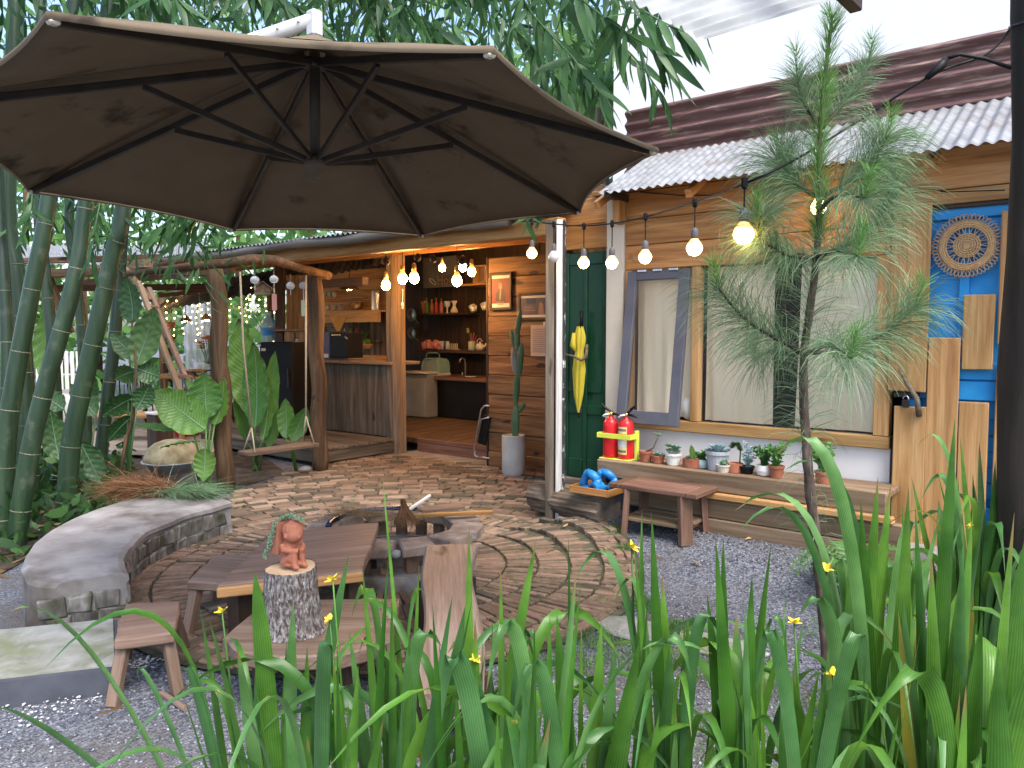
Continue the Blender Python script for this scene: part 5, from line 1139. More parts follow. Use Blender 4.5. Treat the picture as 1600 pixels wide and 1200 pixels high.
def bottle(t, p, h, r_, mat, cap=None):
    MB().lathe([(r_ * .9, 0), (r_, .006), (r_, h * .55), (r_ * .8, h * .66), (r_ * .35, h * .76), (r_ * .33, h * .93)], 14, p).build('body', mat, t, smooth=True)
    MB().lathe([(r_ * .38, h * .93), (r_ * .38, h), (r_ * .3, h)], 10, p).build('cap', cap or M_BLACK, t, smooth=True)
for k, (cn, cc_) in enumerate(BCOL):
    p = PY(510 + k * 9.5, 532, YS - .0); t = thing('bottle', '%s bottle on the low grey shelf behind the coffee machine' % cn, 'bottle', p, group='bottles behind the coffee machine')
    bottle(t, p, .24, .035, pm('bottle_' + cn.replace(' ', '_'), [cc_], 5, rough=.3, bump=0))
p = PY(563, 552, YS - .12); vz = thing('leafy_vase', 'glass vase of long narrow green leaves behind the coffee machine', 'vase', p)
MB().lathe([(.04, 0), (.05, .05), (.04, .12), (.045, .14)], 14, p).build('vase', M_CHIME, vz, smooth=True)
for k in range(16):
    a = rnd.uniform(0, 6.28); d = V((math.cos(a) * .6, math.sin(a) * .6, 1)).normalized() * .38
    MB().blade([p + V((0, 0, .1)), p + V((0, 0, .1)) + d * .4, p + V((0, 0, .1)) + d * .75, p + V((0, 0, .08)) + d], [.008, .016, .013, .001], V((-math.sin(a), math.cos(a), 0)), .2).build('leaf', L_FIG, vz)
p = PY(573, 545, YS - .14); o = thing('fruit_basket', 'small basket of round fruit on the pale work top', 'basket', p)
MB().lathe([(.05, 0), (.09, .06), (.1, .08), (.09, .08), (.04, .02)], 16, p).build('basket', M_WICK, o, smooth=True); MB().ball(p + V((.02, 0, .12)), .055, (1, 1, .9), 12, 8).build('green_fruit', L_BIG, o, smooth=True); MB().ball(p + V((-.055, 0, .10)), .045, (1, 1, .9), 12, 8).build('brown_fruit', M_TERRA, o, smooth=True)
# ---- things at the back of the kitchen
YBk = 9.55
def shelf_line(px0, px1, py, y0, nm, mat, th=.035):
    a, b = PY(px0, py, YBk), PY(px1, py, YBk); bx(hut, nm, a.x, b.x, y0, YB - .003, a.z - th, a.z, mat); return a.z
zs1 = shelf_line(660, 722, 490, YBk - .08, 'wall_shelf', W_DARK); zs2 = shelf_line(655, 780, 546, YBk - .1, 'wall_shelf', W_DARK, .05); zs3 = shelf_line(722, 785, 444, YBk - .05, 'wall_shelf', W_GOLD)
zct = shelf_line(600, 800, 582, YBk - .35, 'kitchen_worktop', W_RED, .06)
a, b = PY(668, 600, YBk - .25), PY(790, 600, YBk - .25); bx(hut, 'base_cabinet', a.x, b.x, YBk - .26, YB - .01, .21, zct - .065, M_BLACK, .006)
def onshelf(px, z, y=YBk): p = PY(px, 540, y); return V((p.x, y, z + .001))
for k, (px, cn, cc_, h) in enumerate(((667, 'green', (.10, .22, .05, 1), .27), (675, 'amber', (.32, .16, .05, 1), .24), (682, 'red', (.42, .05, .06, 1), .26), (690, 'pink labelled', (.45, .16, .16, 1), .25))):
    p = onshelf(px, zs1); t = thing('bottle', '%s bottle on the upper kitchen shelf' % cn, 'bottle', p, group='bottles on the upper kitchen shelf'); bottle(t, p, h, .034, pm('kbottle_%d' % k, [cc_], 5, rough=.25, bump=0), M_BRASS)
p = onshelf(699, zs1); o = thing('glass_goblet', 'stemmed glass beside the bottles on the upper kitchen shelf', 'glass', p); MB().lathe([(.05, 0), (.012, .01), (.01, .09), (.05, .12), (.055, .2), (.05, .2), (.045, .13), (.002, .105)], 16, p).build('goblet', M_CHIME, o, smooth=True)
p = onshelf(710, zs1); o = thing('coffee_dripper', 'pale hourglass coffee dripper at the end of the upper shelf', 'dripper', p); MB().lathe([(.06, 0), (.065, .03), (.03, .1), (.02, .13), (.055, .2), (.05, .2), (.018, .14)], 16, p).build('dripper', M_CREAM, o, smooth=True)
p = onshelf(657, zs1); o = MB().box(p + V((0, .1, .1)), (.10, .03, .24), Matrix.Rotation(R(-14), 3, 'Y'), .004).build('snack_packet', pm('packet_red', [(.40, .08, .04, 1), (.5, .2, .06, 1)], 9, rough=.5, bump=.05)); tag(o, 'reddish packet leaning at the left end of the upper shelf', 'packet')
M_PINK = pm('pink_packaging', [(.45, .06, .08, 1), (.62, .22, .22, 1), (.70, .5, .45, 1)], 18, rough=.4, bump=.1, rand=.2)
for k in range(5):
    p = onshelf(664 + k * 5.5, zs2); MBb = MB().box(p + V((0, 0, .07 + .02 * (k % 2))), (.10, .09, .13 + .03 * (k % 2)), Matrix.Rotation(R(-20 + 11 * k), 3, 'Y'), .02); o = MBb.build('candy_bag', M_PINK); tag(o, 'pink and red candy bag, %s from the left on the lower kitchen shelf' % ['first', 'second', 'third', 'fourth', 'fifth'][k], 'bag', 'candy bags on the lower kitchen shelf')
for k, px in enumerate((691, 699)):
    p = onshelf(px, zs2); o = MB().lathe([(.03, 0), (.034, .15), (.03, .15), (.026, .01)], 12, p).build('tall_glass', M_CHIME, smooth=True); tag(o, 'tall clear glass right of the candy bags, %s one' % ('left', 'right')[k], 'glass', 'tall glasses on the lower kitchen shelf')
p = onshelf(708, zs2); o = thing('peg_rack', 'small wooden rack with five pale pegs on the lower shelf', 'rack', p); MB().box(p + V((0, 0, .012)), (.24, .07, .022), None, .004).build('base', W_GOLD['x'], o)
for k in range(5): MB().tube([p + V((-.09 + .045 * k, 0, .022)), p + V((-.09 + .045 * k, 0, .11))], .008, 6).build('peg', M_CREAM, o)
p = onshelf(737, zs2); o = thing('utensil_can', 'pale green can of wooden spoons and spatulas on the lower shelf', 'can', p); MB().lathe([(.058, 0), (.062, .005), (.062, .15), (.056, .15), (.054, .02)], 18, p).build('can', pm('celadon_tin', [(.30, .38, .28, 1), (.38, .46, .35, 1)], 5, rough=.4, bump=.02), o, smooth=True)
for k in range(6):
    d = V((rnd.uniform(-.09, .09), rnd.uniform(-.05, .05), rnd.uniform(.22, .30))); MB().tube([p + V((0, 0, .03)), p + d], .007, 5).build('spoon_handle', M_RED if k % 2 else W_STOOL['x'], o)
MB().box(p + V((-.085, 0, .33)), (.05, .008, .08), Matrix.Rotation(R(-10), 3, 'Y'), .004).build('spatula_head', pm('olive_plastic', [(.26, .30, .08, 1)], 4, rough=.5, bump=0), o)
p = onshelf(750, zs2); o = thing('teapot', 'cream teapot at the right end of the lower shelf', 'teapot', p); MB().lathe([(.045, 0), (.075, .03), (.08, .06), (.05, .11), (.015, .12), (.015, .14), (.004, .15)], 18, p).build('body', M_CREAM, o, smooth=True)
MB().tube([p + V((.06, 0, .05)), p + V((.12, 0, .09)), p + V((.13, 0, .12))], [.018, .013, .01], 8).build('spout', M_CREAM, o, smooth=True); MB().tube([p + V((-.07, 0, .09)), p + V((-.06, 0, .17)), p + V((0, 0, .2)), p + V((.05, 0, .15))], .008, 6).build('handle', M_CREAM, o, smooth=True)
for k, (px, py) in enumerate(((739, 482), (757, 479))):
    p = PY(px, py, YBk + .2); o = thing('mug', 'white mug hung on the wall hook, %s of the two' % ('left', 'right')[k], 'mug', p, group='mugs hung on the kitchen wall'); Mx = Matrix.Rotation(R(-28), 3, 'Y')
    MB().lathe([(.045, -.06), (.055, -.055), (.058, .06), (.052, .06), (.048, -.045), (.002, -.045)], 18, p, Mx).build('cup', M_WPLAST, o, smooth=True); MB().tube([p + Mx @ V((.05 + .035 * math.sin(a), 0, .035 * math.cos(a) + .0)) for a in np.linspace(0, math.pi, 9)], .008, 6).build('handle', M_WPLAST, o, smooth=True)
# grey sign board with lettering
sa, sb2 = PY(662, 408, YBk), PY(712, 448, YBk); sg = thing('sign_board', 'grey board with leaf emblem and pale lettering hung high in the kitchen', 'sign', ((sa + sb2) / 2))
bx(sg, 'board', sa.x, sb2.x + .05, YBk - .02, YBk, sb2.z, sa.z + .05, pm('grey_chalkboard', [(.10, .105, .12, 1), (.14, .145, .16, 1)], 4, rough=.7, bump=.05), .004)
fc = bpy.data.curves.new('lettering', 'FONT'); fc.body = 'House'; fc.size = .22; fc.extrude = .002; fo3 = bpy.data.objects.new('lettering', fc); lme = bpy.data.meshes.new_from_object(fo3); fo2 = bpy.data.objects.new('lettering', lme); col.objects.link(fo2); fo2.parent = sg; bpy.data.objects.remove(fo3)
fo2.location = V((PY(682, 446, YBk - .03).x, YBk - .024, PY(682, 445, YBk).z)) - WP[sg]; fo2.rotation_euler = (math.pi / 2, 0, 0); lme.materials.clear(); lme.materials.append(M_BRASS)
lc = PY(676, 440, YBk - .025); MB().tube([lc + V((.09 * math.cos(a) * math.cos(.6) - .03 * math.sin(a) * math.sin(-.6), 0, .09 * math.cos(a) * math.sin(-.6) + .03 * math.sin(a) * math.cos(.6))) for a in np.linspace(0, 6.283, 24)], .005, 5, False).build('leaf_emblem', M_WPLAST, sg)
# bright shelf box
a, b = PY(742, 440, YBk), PY(762, 414, YBk); sbx2 = thing('shelf_box', 'lit wooden box frame standing on the bright high shelf', 'box', ((a + b) / 2).xyz)
for (x0_, x1_, z0_, z1_) in ((a.x, b.x, zs3 + .002, zs3 + .022), (a.x, b.x, b.z - .02, b.z), (a.x, a.x + .02, zs3 + .023, b.z - .021), (b.x - .02, b.x, zs3 + .023, b.z - .021)): bx(sbx2, 'frame', x0_, x1_, YBk - .06, YBk + .1, z0_, z1_, W_GOLD)
bx(sbx2, 'backing', a.x + .021, b.x - .021, YBk + .09, YBk + .10, zs3 + .023, b.z - .021, W_STOOL)
# toaster oven, tap, fridge, pans
p = onshelf(680, zct, YBk - .1); o = thing('bread_bin', 'rounded pale green bread bin with glass front and cream base on the worktop', 'bread bin', p)
wd, hh = .21, .30
def arch(s, inset): return [(s * 0, 0)]
prof = [(-wd, .045), (-wd, .16), (-wd * .9, .24), (-wd * .65, .29), (0, .30), (wd * .65, .29), (wd * .9, .24), (wd, .16), (wd, .045)]
M_MINT = pm('mint_enamel', [(.20, .34, .30, 1), (.27, .42, .37, 1)], 5, rough=.35, bump=.02)
n = len(prof); mb = MB(); mb.add([p + V((x, -.12, z)) for x, z in prof] + [p + V((x, .14, z)) for x, z in prof], [(i, i + 1, n + i + 1, n + i) for i in range(n - 1)] + [tuple(range(n, 2 * n))]); mb.build('shell', M_MINT, o)
mb = MB(); mb.add([p + V((x * .86, -.118, .06 + (z - .045) * .86)) for x, z in prof], [tuple(range(n))]); mb.build('glass_front', glass('dark_glass', (.25, .33, .32, 1), .45, .08), o)
MB().tube([p + V((x * .93, -.125, .052 + (z - .045) * .93)) for x, z in prof], .014, 6).build('front_frame', M_MINT, o, smooth=True); MB().box(p + V((0, 0, .022)), (wd * 2 + .03, .30, .042), None, .01).build('base', M_CREAM, o)
MB().tube([p + V((x * .55, -.06, .30 + z)) for x, z in ((-wd * 1.4, -.01), (-wd * 1.3, .06), (-wd * .9, .085), (wd * .9, .085), (wd * 1.3, .06), (wd * 1.4, -.01))], .010, 6).build('handle', M_MINT, o, smooth=True)
p = onshelf(727, zct, YBk - .05); o = thing('kitchen_tap', 'tall steel tap at the kitchen sink', 'tap', p); MB().tube([p, p + V((0, 0, .2)), p + V((.0, -.02, .29)), p + V((.0, -.08, .31)), p + V((0, -.13, .28)), p + V((0, -.14, .24))], .011, 8).build('spout', M_STEEL, o, smooth=True); MB().tube([p + V((-.07, 0, 0)), p + V((-.07, 0, .07))], .014, 8).build('lever', M_STEEL, o, smooth=True)
p = onshelf(735, zct, YBk - .2); o = MB().lathe([(.05, 0), (.085, .008), (.10, .018), (.096, .018), (.05, .008)], 18, p).build('saucer', M_WPLAST, smooth=True); tag(o, 'white saucer on the worktop beside the tap', 'saucer')
a = PY(625, 590, 9.0); b = PY(664, 590, 9.0); o = thing('mini_fridge', 'small grey under counter fridge left of the black cabinet', 'fridge', ((a.x + b.x) / 2, 9.1, .201)); M_FR = pm('grey_enamel', [(.22, .22, .20, 1), (.30, .30, .28, 1)], 4, rough=.4, bump=.02)
bx(o, 'body', a.x, b.x, 9.06, 9.5, .21, .93, M_FR, .01); bx(o, 'door', a.x + .004, b.x - .004, 9.01, 9.055, .215, .86, M_FR, .012); bx(o, 'top_panel', a.x - .005, b.x + .005, 9.0, 9.5, .935, .97, M_CREAM, .008)
for k, (px, py, r_) in enumerate(((645, 492, .12), (645, 520, .11))):
    p = PY(px, py, YB - .05); o = thing('frying_pan', 'round steel pan hung on the dark wall, %s of the two' % ('upper', 'lower')[k], 'pan', p, group='pans hung on the kitchen wall'); Mx = Matrix.Rotation(R(90), 3, 'X')
    MB().lathe([(.002, -.0), (r_ * .85, 0), (r_, .035), (r_ * .97, .035), (r_ * .83, .006)], 24, p, Mx).build('dish', M_STEEL, o, smooth=True); MB().tube([p + V((r_ * .7, -.03, -r_ * .6)), p + V((r_ * 1.6, -.035, -r_ * 1.3))], .010, 6).build('handle', M_BRASS, o)
# pictures and notice on the plank wall
def picture(px0, px1, py0, py1, lab, field, tilt=0):
    a, b = PY(px0, py0, YK - .06), PY(px1, py1, YK - .06); c = (a + b) / 2; t = thing('picture_frame', lab, 'picture', (c.x, YK - .05, c.z)); w, h = b.x - a.x, a.z - b.z; yq = YK - .05; f_ = .032
    for (x0_, x1_, z0_, z1_) in ((-w / 2, w / 2, h / 2 - f_, h / 2), (-w / 2, w / 2, -h / 2, -h / 2 + f_), (-w / 2, -w / 2 + f_, -h / 2 + f_ + .001, h / 2 - f_ - .001), (w / 2 - f_, w / 2, -h / 2 + f_ + .001, h / 2 - f_ - .001)): bx(t, 'frame', c.x + x0_, c.x + x1_, yq - .012, yq + .012, c.z + z0_, c.z + z1_, W_DARK, .004)
    bx(t, 'mount', c.x - w / 2 + f_, c.x + w / 2 - f_, yq, yq + .008, c.z - h / 2 + f_, c.z + h / 2 - f_, M_CREAM, .001)
    return t, c, w - 2 * f_, h - 2 * f_, yq
M_BURG = pm('burgundy_print', [(.10, .012, .012, 1), (.15, .022, .02, 1)], 5, rough=.6, bump=0); M_NIGHT = pm('dusky_print', [(.035, .035, .07, 1), (.09, .07, .085, 1)], 5, rough=.5, bump=0)
M_SKIN = pm('muted_print_tone', [(.20, .12, .09, 1), (.27, .18, .14, 1)], 6, rough=.6, bump=0); M_BLK2 = pm('print_black', [(.02, .015, .014, 1)], 4, rough=.6, bump=0)
t, c, w, h, yq = picture(764, 799, 427, 484, 'upright framed poster with a burgundy portrait print', None)
pr_ = bx(t, 'print', c.x - w / 2 + .002, c.x + w / 2 - .002, yq - .004, yq - .001, c.z - h / 2 + .045, c.z + h / 2 - .035, M_BURG, .001)
MB().lathe([(.002, 0), (.028, 0), (.032, .002)], 14, (c.x + .005, yq - .0065, c.z + .06), Matrix.Rotation(R(90), 3, 'X'), 1, 1.25).build('portrait_head', M_SKIN, pr_)
MB().add([(c.x - .07, yq - .006, c.z - .12), (c.x + .07, yq - .006, c.z - .12), (c.x + .06, yq - .006, c.z - .0), (c.x + .02, yq - .006, c.z + .03), (c.x - .02, yq - .006, c.z + .03), (c.x - .06, yq - .006, c.z - .02)], [(0, 1, 2, 3, 4, 5)]).build('portrait_coat', M_BLK2, pr_)
MB().add([(c.x - .012, yq - .0075, c.z - .10), (c.x + .004, yq - .0075, c.z - .10), (c.x + .02, yq - .0075, c.z + .02), (c.x - .004, yq - .0075, c.z + .02)], [(0, 1, 2, 3)]).build('portrait_collar', M_SKIN, pr_)
for k in range(3): bx(pr_, 'print_line', c.x - .06 + .01 * k, c.x + .06 - .005 * k, yq - .0085, yq - .0078, c.z - .125 - .014 * k, c.z - .118 - .014 * k, M_SKIN, .0003)
t, c, w, h, yq = picture(809, 857, 458, 500, 'landscape framed poster with a dusky scene and a figure in pale coat', None)
pr_ = bx(t, 'print', c.x - w / 2 + .002, c.x + w / 2 - .002, yq - .004, yq - .001, c.z - h / 2 + .028, c.z + h / 2 - .028, M_NIGHT, .001)
MB().add([(c.x + .07, yq - .006, c.z - .09), (c.x + .15, yq - .006, c.z - .09), (c.x + .14, yq - .006, c.z + .02), (c.x + .115, yq - .006, c.z + .05), (c.x + .085, yq - .006, c.z + .03)], [(0, 1, 2, 3, 4)]).build('print_figure', M_SKIN, pr_)
bx(pr_, 'print_window', c.x - .10, c.x + .03, yq - .006, yq - .005, c.z + .03, c.z + .085, M_NAVY, .0003)
for k in range(3): bx(pr_, 'print_line', c.x - .13, c.x - .01 + .02 * k, yq - .006, yq - .005, c.z - .01 - .02 * k, c.z - .003 - .02 * k, M_SKIN, .0003)
a, b = PY(829, 508, YK - .05), PY(860, 557, YK - .05); nt_ = thing('paper_notice', 'pinkish typed paper notice pinned to the plank wall', 'notice', ((a + b) / 2)); bx(nt_, 'sheet', a.x, b.x, YK - .048, YK - .045, b.z, a.z, M_PAPER, .0005)
for k in range(13): bx(nt_, 'text_line', a.x + .03, b.x - .03 - rnd.uniform(0, .05), YK - .051, YK - .049, a.z - .05 - .021 * k, a.z - .044 - .021 * k, M_INK, .0003)
MB().box((b.x - .07, YK - .055, a.z + .008), (.05, .012, .05), None, .004).build('clip', M_CREAM, nt_)
# cactus in its concrete pot
cp = V((-5.28, 6.62, 0.012)); ca_ = thing('potted_cactus', 'tall prickly pear cactus in a pale concrete cylinder pot', 'potted plant', cp)
MB().lathe([(.085, 0), (.115, .025), (.13, .08), (.132, .46), (.127, .472), (.115, .472), (.112, .42), (.002, .42)], 28, cp).build('pot', M_POTC, ca_, smooth=True)
M_CACT = pm('cactus_skin', [(.045, .10, .045, 1), (.085, .16, .075, 1)], 6, rough=.5, bump=.15, spots=(10, .62, .7, (.22, .2, .13, 1))); M_CACTG = pm('old_cactus_skin', [(.16, .16, .14, 1), (.25, .245, .22, 1)], 8, rough=.8, bump=.2)
def pad(c, L_, w, ang, mat, th=.028, yaw=.3):
    w *= .78; th *= .8
    Mx = Matrix.Rotation(ang, 3, 'Y') @ Matrix.Rotation(yaw, 3, 'Z'); d = Matrix.Rotation(ang, 3, 'Y') @ V((0, 0, 1)); MB().ball(V(c) + d * L_ / 2, L_ / 2, (w / L_, th * 2 / L_, 1), 14, 10, Mx).build('pad', mat, ca_, smooth=True); return V(c) + d * L_ * .95
b0 = cp + V((.02, 0, .40)); t1 = pad(b0, .42, .12, R(2), M_CACT, .035); t2_ = pad(t1 + V((-.01, 0, -.02)), .40, .10, R(4), M_CACT, .03, .9); t3 = pad(t2_ + V((-.02, 0, -.03)), .32, .10, R(-8), M_CACTG, .03, .2)
pad(t2_ + V((.02, 0, -.06)), .40, .095, R(6), M_CACT, .028, .5); t4 = pad(t2_ + V((.005, 0, .22)), .33, .085, R(-2), M_CACT, .026, .7); pad(t4 + V((.01, 0, -.12)), .30, .085, R(7), M_CACT, .024, .2); pad(t4 + V((-.03, 0, -.25)), .2, .07, R(-16), M_CACT, .022, .4); pad(t1 + V((.03, 0, -.08)), .16, .07, R(38), M_CACT, .02, .3)
# folded chair leaning at the plank wall end
fc_ = thing('folding_chair', 'folded steel tube chair leaning beside the plank wall', 'chair', (-6.0, 6.9, .03)); 
def P2(px, py, y=6.86): p = PY(px, py, y); return p
MB().tube([P2(747, 714), P2(742, 712), P2(741, 700), P2(752, 640), P2(757, 634), P2(765, 634)], .011, 8).build('frame', M_STEEL, fc_, smooth=True); MB().tube([P2(747, 714), P2(765, 716)], .011, 8).build('foot_bar', M_STEEL, fc_, smooth=True); MB().tube([P2(745, 690), P2(752, 655), P2(765, 652)], .010, 8).build('brace', M_STEEL, fc_, smooth=True); MB().box(P2(757, 672, 6.9), (.12, .02, .36), Matrix.Rotation(R(14), 3, 'Y'), .008).build('seat_panel', M_BLACK, fc_)
# black fridge, water bottle, shelf, wind chimes
fr = D(452, 690, 10.4); frp = V((fr.x, fr.y, .226)); bf = thing('black_cabinet', 'plain tall black cabinet beside the bar with a small pale sticker', 'cabinet', frp, R(20), local=True)
MB().box((0, 0, .64), (.50, .5, 1.26), None, .012).build('carcass', M_BLACK, bf); MB().box((0, -.262, .62), (.48, .02, 1.2), None, .006).build('door', M_BLACK, bf); MB().box((-.18, -.276, 1.17), (.07, .004, .035), None, .001).build('sticker', M_PAPER, bf); MB().box((.2, -.285, .8), (.02, .03, .25), None, .006).build('handle', M_DSTEEL, bf)
wbp = D(421, 538, 11.4); wt = thing('water_bottle', 'large clear blue tinted water cooler bottle with blue label', 'bottle', wbp); M_WB = glass('blue_plastic_bottle', (.55, .78, .88, 1), .35, .1)
MB().lathe([(.10, 0), (.115, .01), (.115, .30), (.09, .36), (.045, .40), (.045, .43)], 20, wbp).build('bottle', M_WB, wt, smooth=True); MB().lathe([(.05, .43), (.05, .48), (.04, .485)], 14, wbp).build('cap', M_AQUA, wt, smooth=True); MB().grid(lambda u, v_: wbp + V((.117 * math.cos(R(150 + 200 * u)), .117 * math.sin(R(150 + 200 * u)), .13 + .12 * v_)), 12, 1).build('label', M_BLUEPL, wt, smooth=True)
wst = thing('bottle_stand', 'narrow steel stand under the water bottle', 'stand', (wbp.x, wbp.y, .2)); MB().box((wbp.x, wbp.y, wbp.z - .02), (.3, .3, .035), None, .006).build('plate', M_STEEL, wst)
for sx in (-.12, .12):
    for sy in (-.12, .12): MB().tube([(wbp.x + sx, wbp.y + sy, .2), (wbp.x + sx, wbp.y + sy, wbp.z - .038)], .012, 6).build('leg', M_STEEL, wst)
q0, q1 = D(432, 545, 11.2), D(486, 545, 11.2); su = thing('wall_rack', 'rough wooden rack with small bottles between cabinet and bar', 'rack', (q0.x, q0.y, 1.2))
for (py, th) in ((516, .03), (548, .04)): beam(su, 'shelf', D(430, py, 11.2), D(488, py - 1, 11.2), .18, th, W_SLEEP)
for px in (452, 470): beam(su, 'divider', D(px, 546, 11.2), D(px, 518, 11.2), .14, .02, W_SLEEP)
beam(su, 'dark_post', D(438, 720, 11.3), D(438, 400, 11.3), .12, .11, W_DARK)
for k in range(5): beam(su, 'back_board', D(452 + k * 9, 560, 11.6), D(452 + k * 9, 430, 11.6), .085, .02, W_SLEEP)
p = D(464, 546, 11.15); t = thing('bottle', 'pale blue bottle on the wooden rack beside the black cabinet', 'bottle', p); bottle(t, p, .17, .05, M_WB)
for k, (px, py, d, lab, sc_) in enumerate(((398, 438, 8.5, 'glass wind chime near the birdhouse, left of the pink strip', None), (428, 437, 8.55, 'glass wind chime with a pink paper strip', (.62, .30, .26, 1)), (454, 447, 8.7, 'glass wind chime with a short clapper, third along the branch', None), (474, 447, 8.75, 'glass wind chime with a pale green paper strip', (.45, .52, .36, 1)))):
    c = D(px, py, d); t = thing('wind_chime', lab, 'wind chime', c, group='glass wind chimes under the crooked beam')
    MB().lathe([(.028, -.035), (.046, -.015), (.05, .01), (.035, .035), (.008, .048)], 16, c).build('glass_bell', M_CHIME, t, smooth=True); MB().tube([c + V((0, 0, .045)), c + V((0, 0, .14))], .0025, 4).build('string', M_ROPE, t)
    z0_ = -.16 if sc_ else -.10; MB().tube([c + V((0, 0, .0)), c + V((0, 0, z0_))], .004, 4).build('clapper', M_WPLAST, t)
    if sc_: MB().box(c + V((0, 0, -.25)), (.055, .003, .18), Matrix.Rotation(YAW, 3, 'Z'), .001).build('paper_strip', pm('strip_%d' % k, [sc_], 4, rough=.8, bump=0), t)
c = D(410, 455, 9.2); bh = thing('birdhouse', 'small weathered wooden birdhouse hanging among the fairy lights', 'birdhouse', c); Mz = Matrix.Rotation(YAW + .3, 3, 'Z')
mb = MB(); w, d_, h1, h2 = .09, .08, -.05, .03; pr = [(-w, h1), (w, h1), (w, h2), (0, h2 + .07), (-w, h2)]
mb.add([c + Mz @ V((x, -d_, z)) for x, z in pr] + [c + Mz @ V((x, d_, z)) for x, z in pr], [tuple(range(5)), tuple(range(9, 4, -1))] + [(i, 5 + i, 5 + (i + 1) % 5, (i + 1) % 5) for i in range(5)]); mb.build('box', W_GREY['x'], bh, recalc=True)
for s in (-1, 1): mb = MB().box(c + Mz @ V((s * .055, 0, .072)), (.13, .2, .012), Mz @ Matrix.Rotation(s * R(38), 3, 'Y'), .002); mb.build('roof_board', W_GREY['y'], bh)
# festoon string over the court
fs_ = thing('festoon_lights', 'black festoon cable with round bulbs strung from the dark post to the porch', 'string lights', D(1160, 290, 3.5))
cab = [(1577, 47, 3.25), (1540, 85, 3.25), (1455, 118, 3.25), (1340, 190, 3.35), (1250, 245, 3.2), (1168, 285, 3.1), (1085, 316, 4.0), (1012, 338, 4.85), (958, 349, 5.25), (910, 353, 5.6), (866, 350, 5.95), (830, 346, 6.1), (800, 345, 6.2)]
cp_ = [D(*c) for c in cab]; dense = [interp(cp_, i / 90) for i in range(91)]
MB().tube(dense, .0055, 6).build('cable', M_BLACK, fs_, smooth=True)
MB().tube([D(1448, 122, 3.24), D(1470, 103, 3.24), D(1478, 92, 3.24)], [.012, .02, .014], 8).build('plug', M_BLACK, fs_, smooth=True)
MB().tube([D(1478, 92, 3.24), D(1500, 85, 3.22), D(1540, 92, 3.2), D(1580, 106, 3.2)], .008, 6).build('lead', M_BLACK, fs_, smooth=True)
for (px, py, d, sx, sy) in ((1162, 366, 3.1, 1168, 285), (1085, 388, 4.0, 1085, 316), (1008, 402, 4.85, 1012, 338), (956, 411, 5.25, 958, 349), (912, 411, 5.6, 910, 353), (865, 402, 5.95, 866, 350), (831, 396, 6.1, 830, 346)):
    c = D(px, py, d); end = D(sx, sy, d); end = V((c.x, c.y, end.z)); bulb(fs_, c, .041, M_FROST if px == 865 else M_BULBE, False, cord_to=end, brass=False); MB().lathe([(.008, -.03), (.014, -.02), (.014, .012), (.006, .02)], 8, end).build('clip', M_BLACK, fs_)
wl = PY(1279, 325, YW - .30); t = thing('eave_lamp', 'round lit bulb under the cabin eave behind the pine', 'lamp', wl); bulb(t, wl, .05, M_FAIRY, False, cord_to=(wl.x, wl.y, 2.70), brass=False)
# ------------------------------------------------------------------ cantilever parasol
UC = V((-2.933, 2.222, 2.343)); UN = V((-.043, .047, 1)).normalized()
RIM = [V(p) for p in ((-3.63, 3.591, 2.249), (-4.395, 2.696, 2.258), (-4.304, 1.523, 2.317), (-3.41, .759, 2.391), (-2.237, .852, 2.437), (-1.471, 1.748, 2.428), (-1.562, 2.921, 2.369), (-2.456, 3.684, 2.295))]
AP = UC + UN * .557
par = thing('parasol', 'large brown cantilever parasol with stained canopy over the seating', 'parasol', (-5.2, -.2, 0))
cn = MB(); NU, NV = 10, 10
for k in range(8):
    a, b = RIM[k], RIM[(k + 1) % 8]
    def fn(u, v_, a=a, b=b):
        e = a.lerp(b, u); e = e + (UC - e) * (.055 * 4 * u * (1 - u)) + UN * (.012 * 4 * u * (1 - u)); p = AP.lerp(e, .035 + .965 * v_)
        return p + UN * (.022 * math.sin(math.pi * v_) - .006 * 4 * u * (1 - u) * v_)
    cn.grid(fn, NU, NV)
cno = cn.build('canopy', M_FABRIC, par, smooth=True)
sm_ = cno.modifiers.new('thick', 'SOLIDIFY'); sm_.thickness = .004; sm_.offset = 1
for k in range(8):
    a, b = RIM[k], RIM[(k + 1) % 8]
    def hem(u, v_, a=a, b=b):
        e = a.lerp(b, u); e = e + (UC - e) * (.055 * 4 * u * (1 - u)) + UN * (.006 * 4 * u * (1 - u)); o_ = (e - UC).normalized()
        return e + o_ * (.006 * math.sin(v_ * 3.14) + .001) + UN * (.006 - .022 * v_)
    MB().grid(hem, 12, 3).build('hem', M_FABRIC, cno, smooth=True)
vt = MB()
for k in range(8):
    a, b = (AP.lerp(RIM[k], .16), AP.lerp(RIM[(k + 1) % 8], .16))
    vt.grid(lambda u, v_, a=a, b=b: (AP + UN * .07).lerp(a.lerp(b, u) + UN * .035, v_), 4, 4)
vt.build('vent_cap', M_FABRIC, cno, smooth=True)
M_RIB = pm('dark_rib', [(.040, .034, .030, 1), (.075, .064, .055, 1)], 8, rough=.4, metal=.3, bump=.05); M_WARM = pm('pale_arm', [(.48, .49, .50, 1), (.58, .59, .60, 1)], 4, rough=.35, bump=.02, rand=.02)
HB = UC + UN * .03
for k in range(8):
    r_ = RIM[k]; a = AP - UN * .06; e = r_ - UN * .012 + (UC - r_) * .01
    rb = beam(par, 'rib', a, a.lerp(e, .995), .020, .032, M_RIB, .004)
    m_ = a.lerp(e, .47) - UN * .02; h_ = HB + UN * .015 + (r_ - UC).normalized() * .03
    beam(par, 'strut', h_, m_, .018, .026, M_RIB, .003)
    MB().box(r_ - UN * .012 + (UC - r_).normalized() * .02, (.03, .03, .022), None, .006).build('rib_tip', M_CREAM, par)
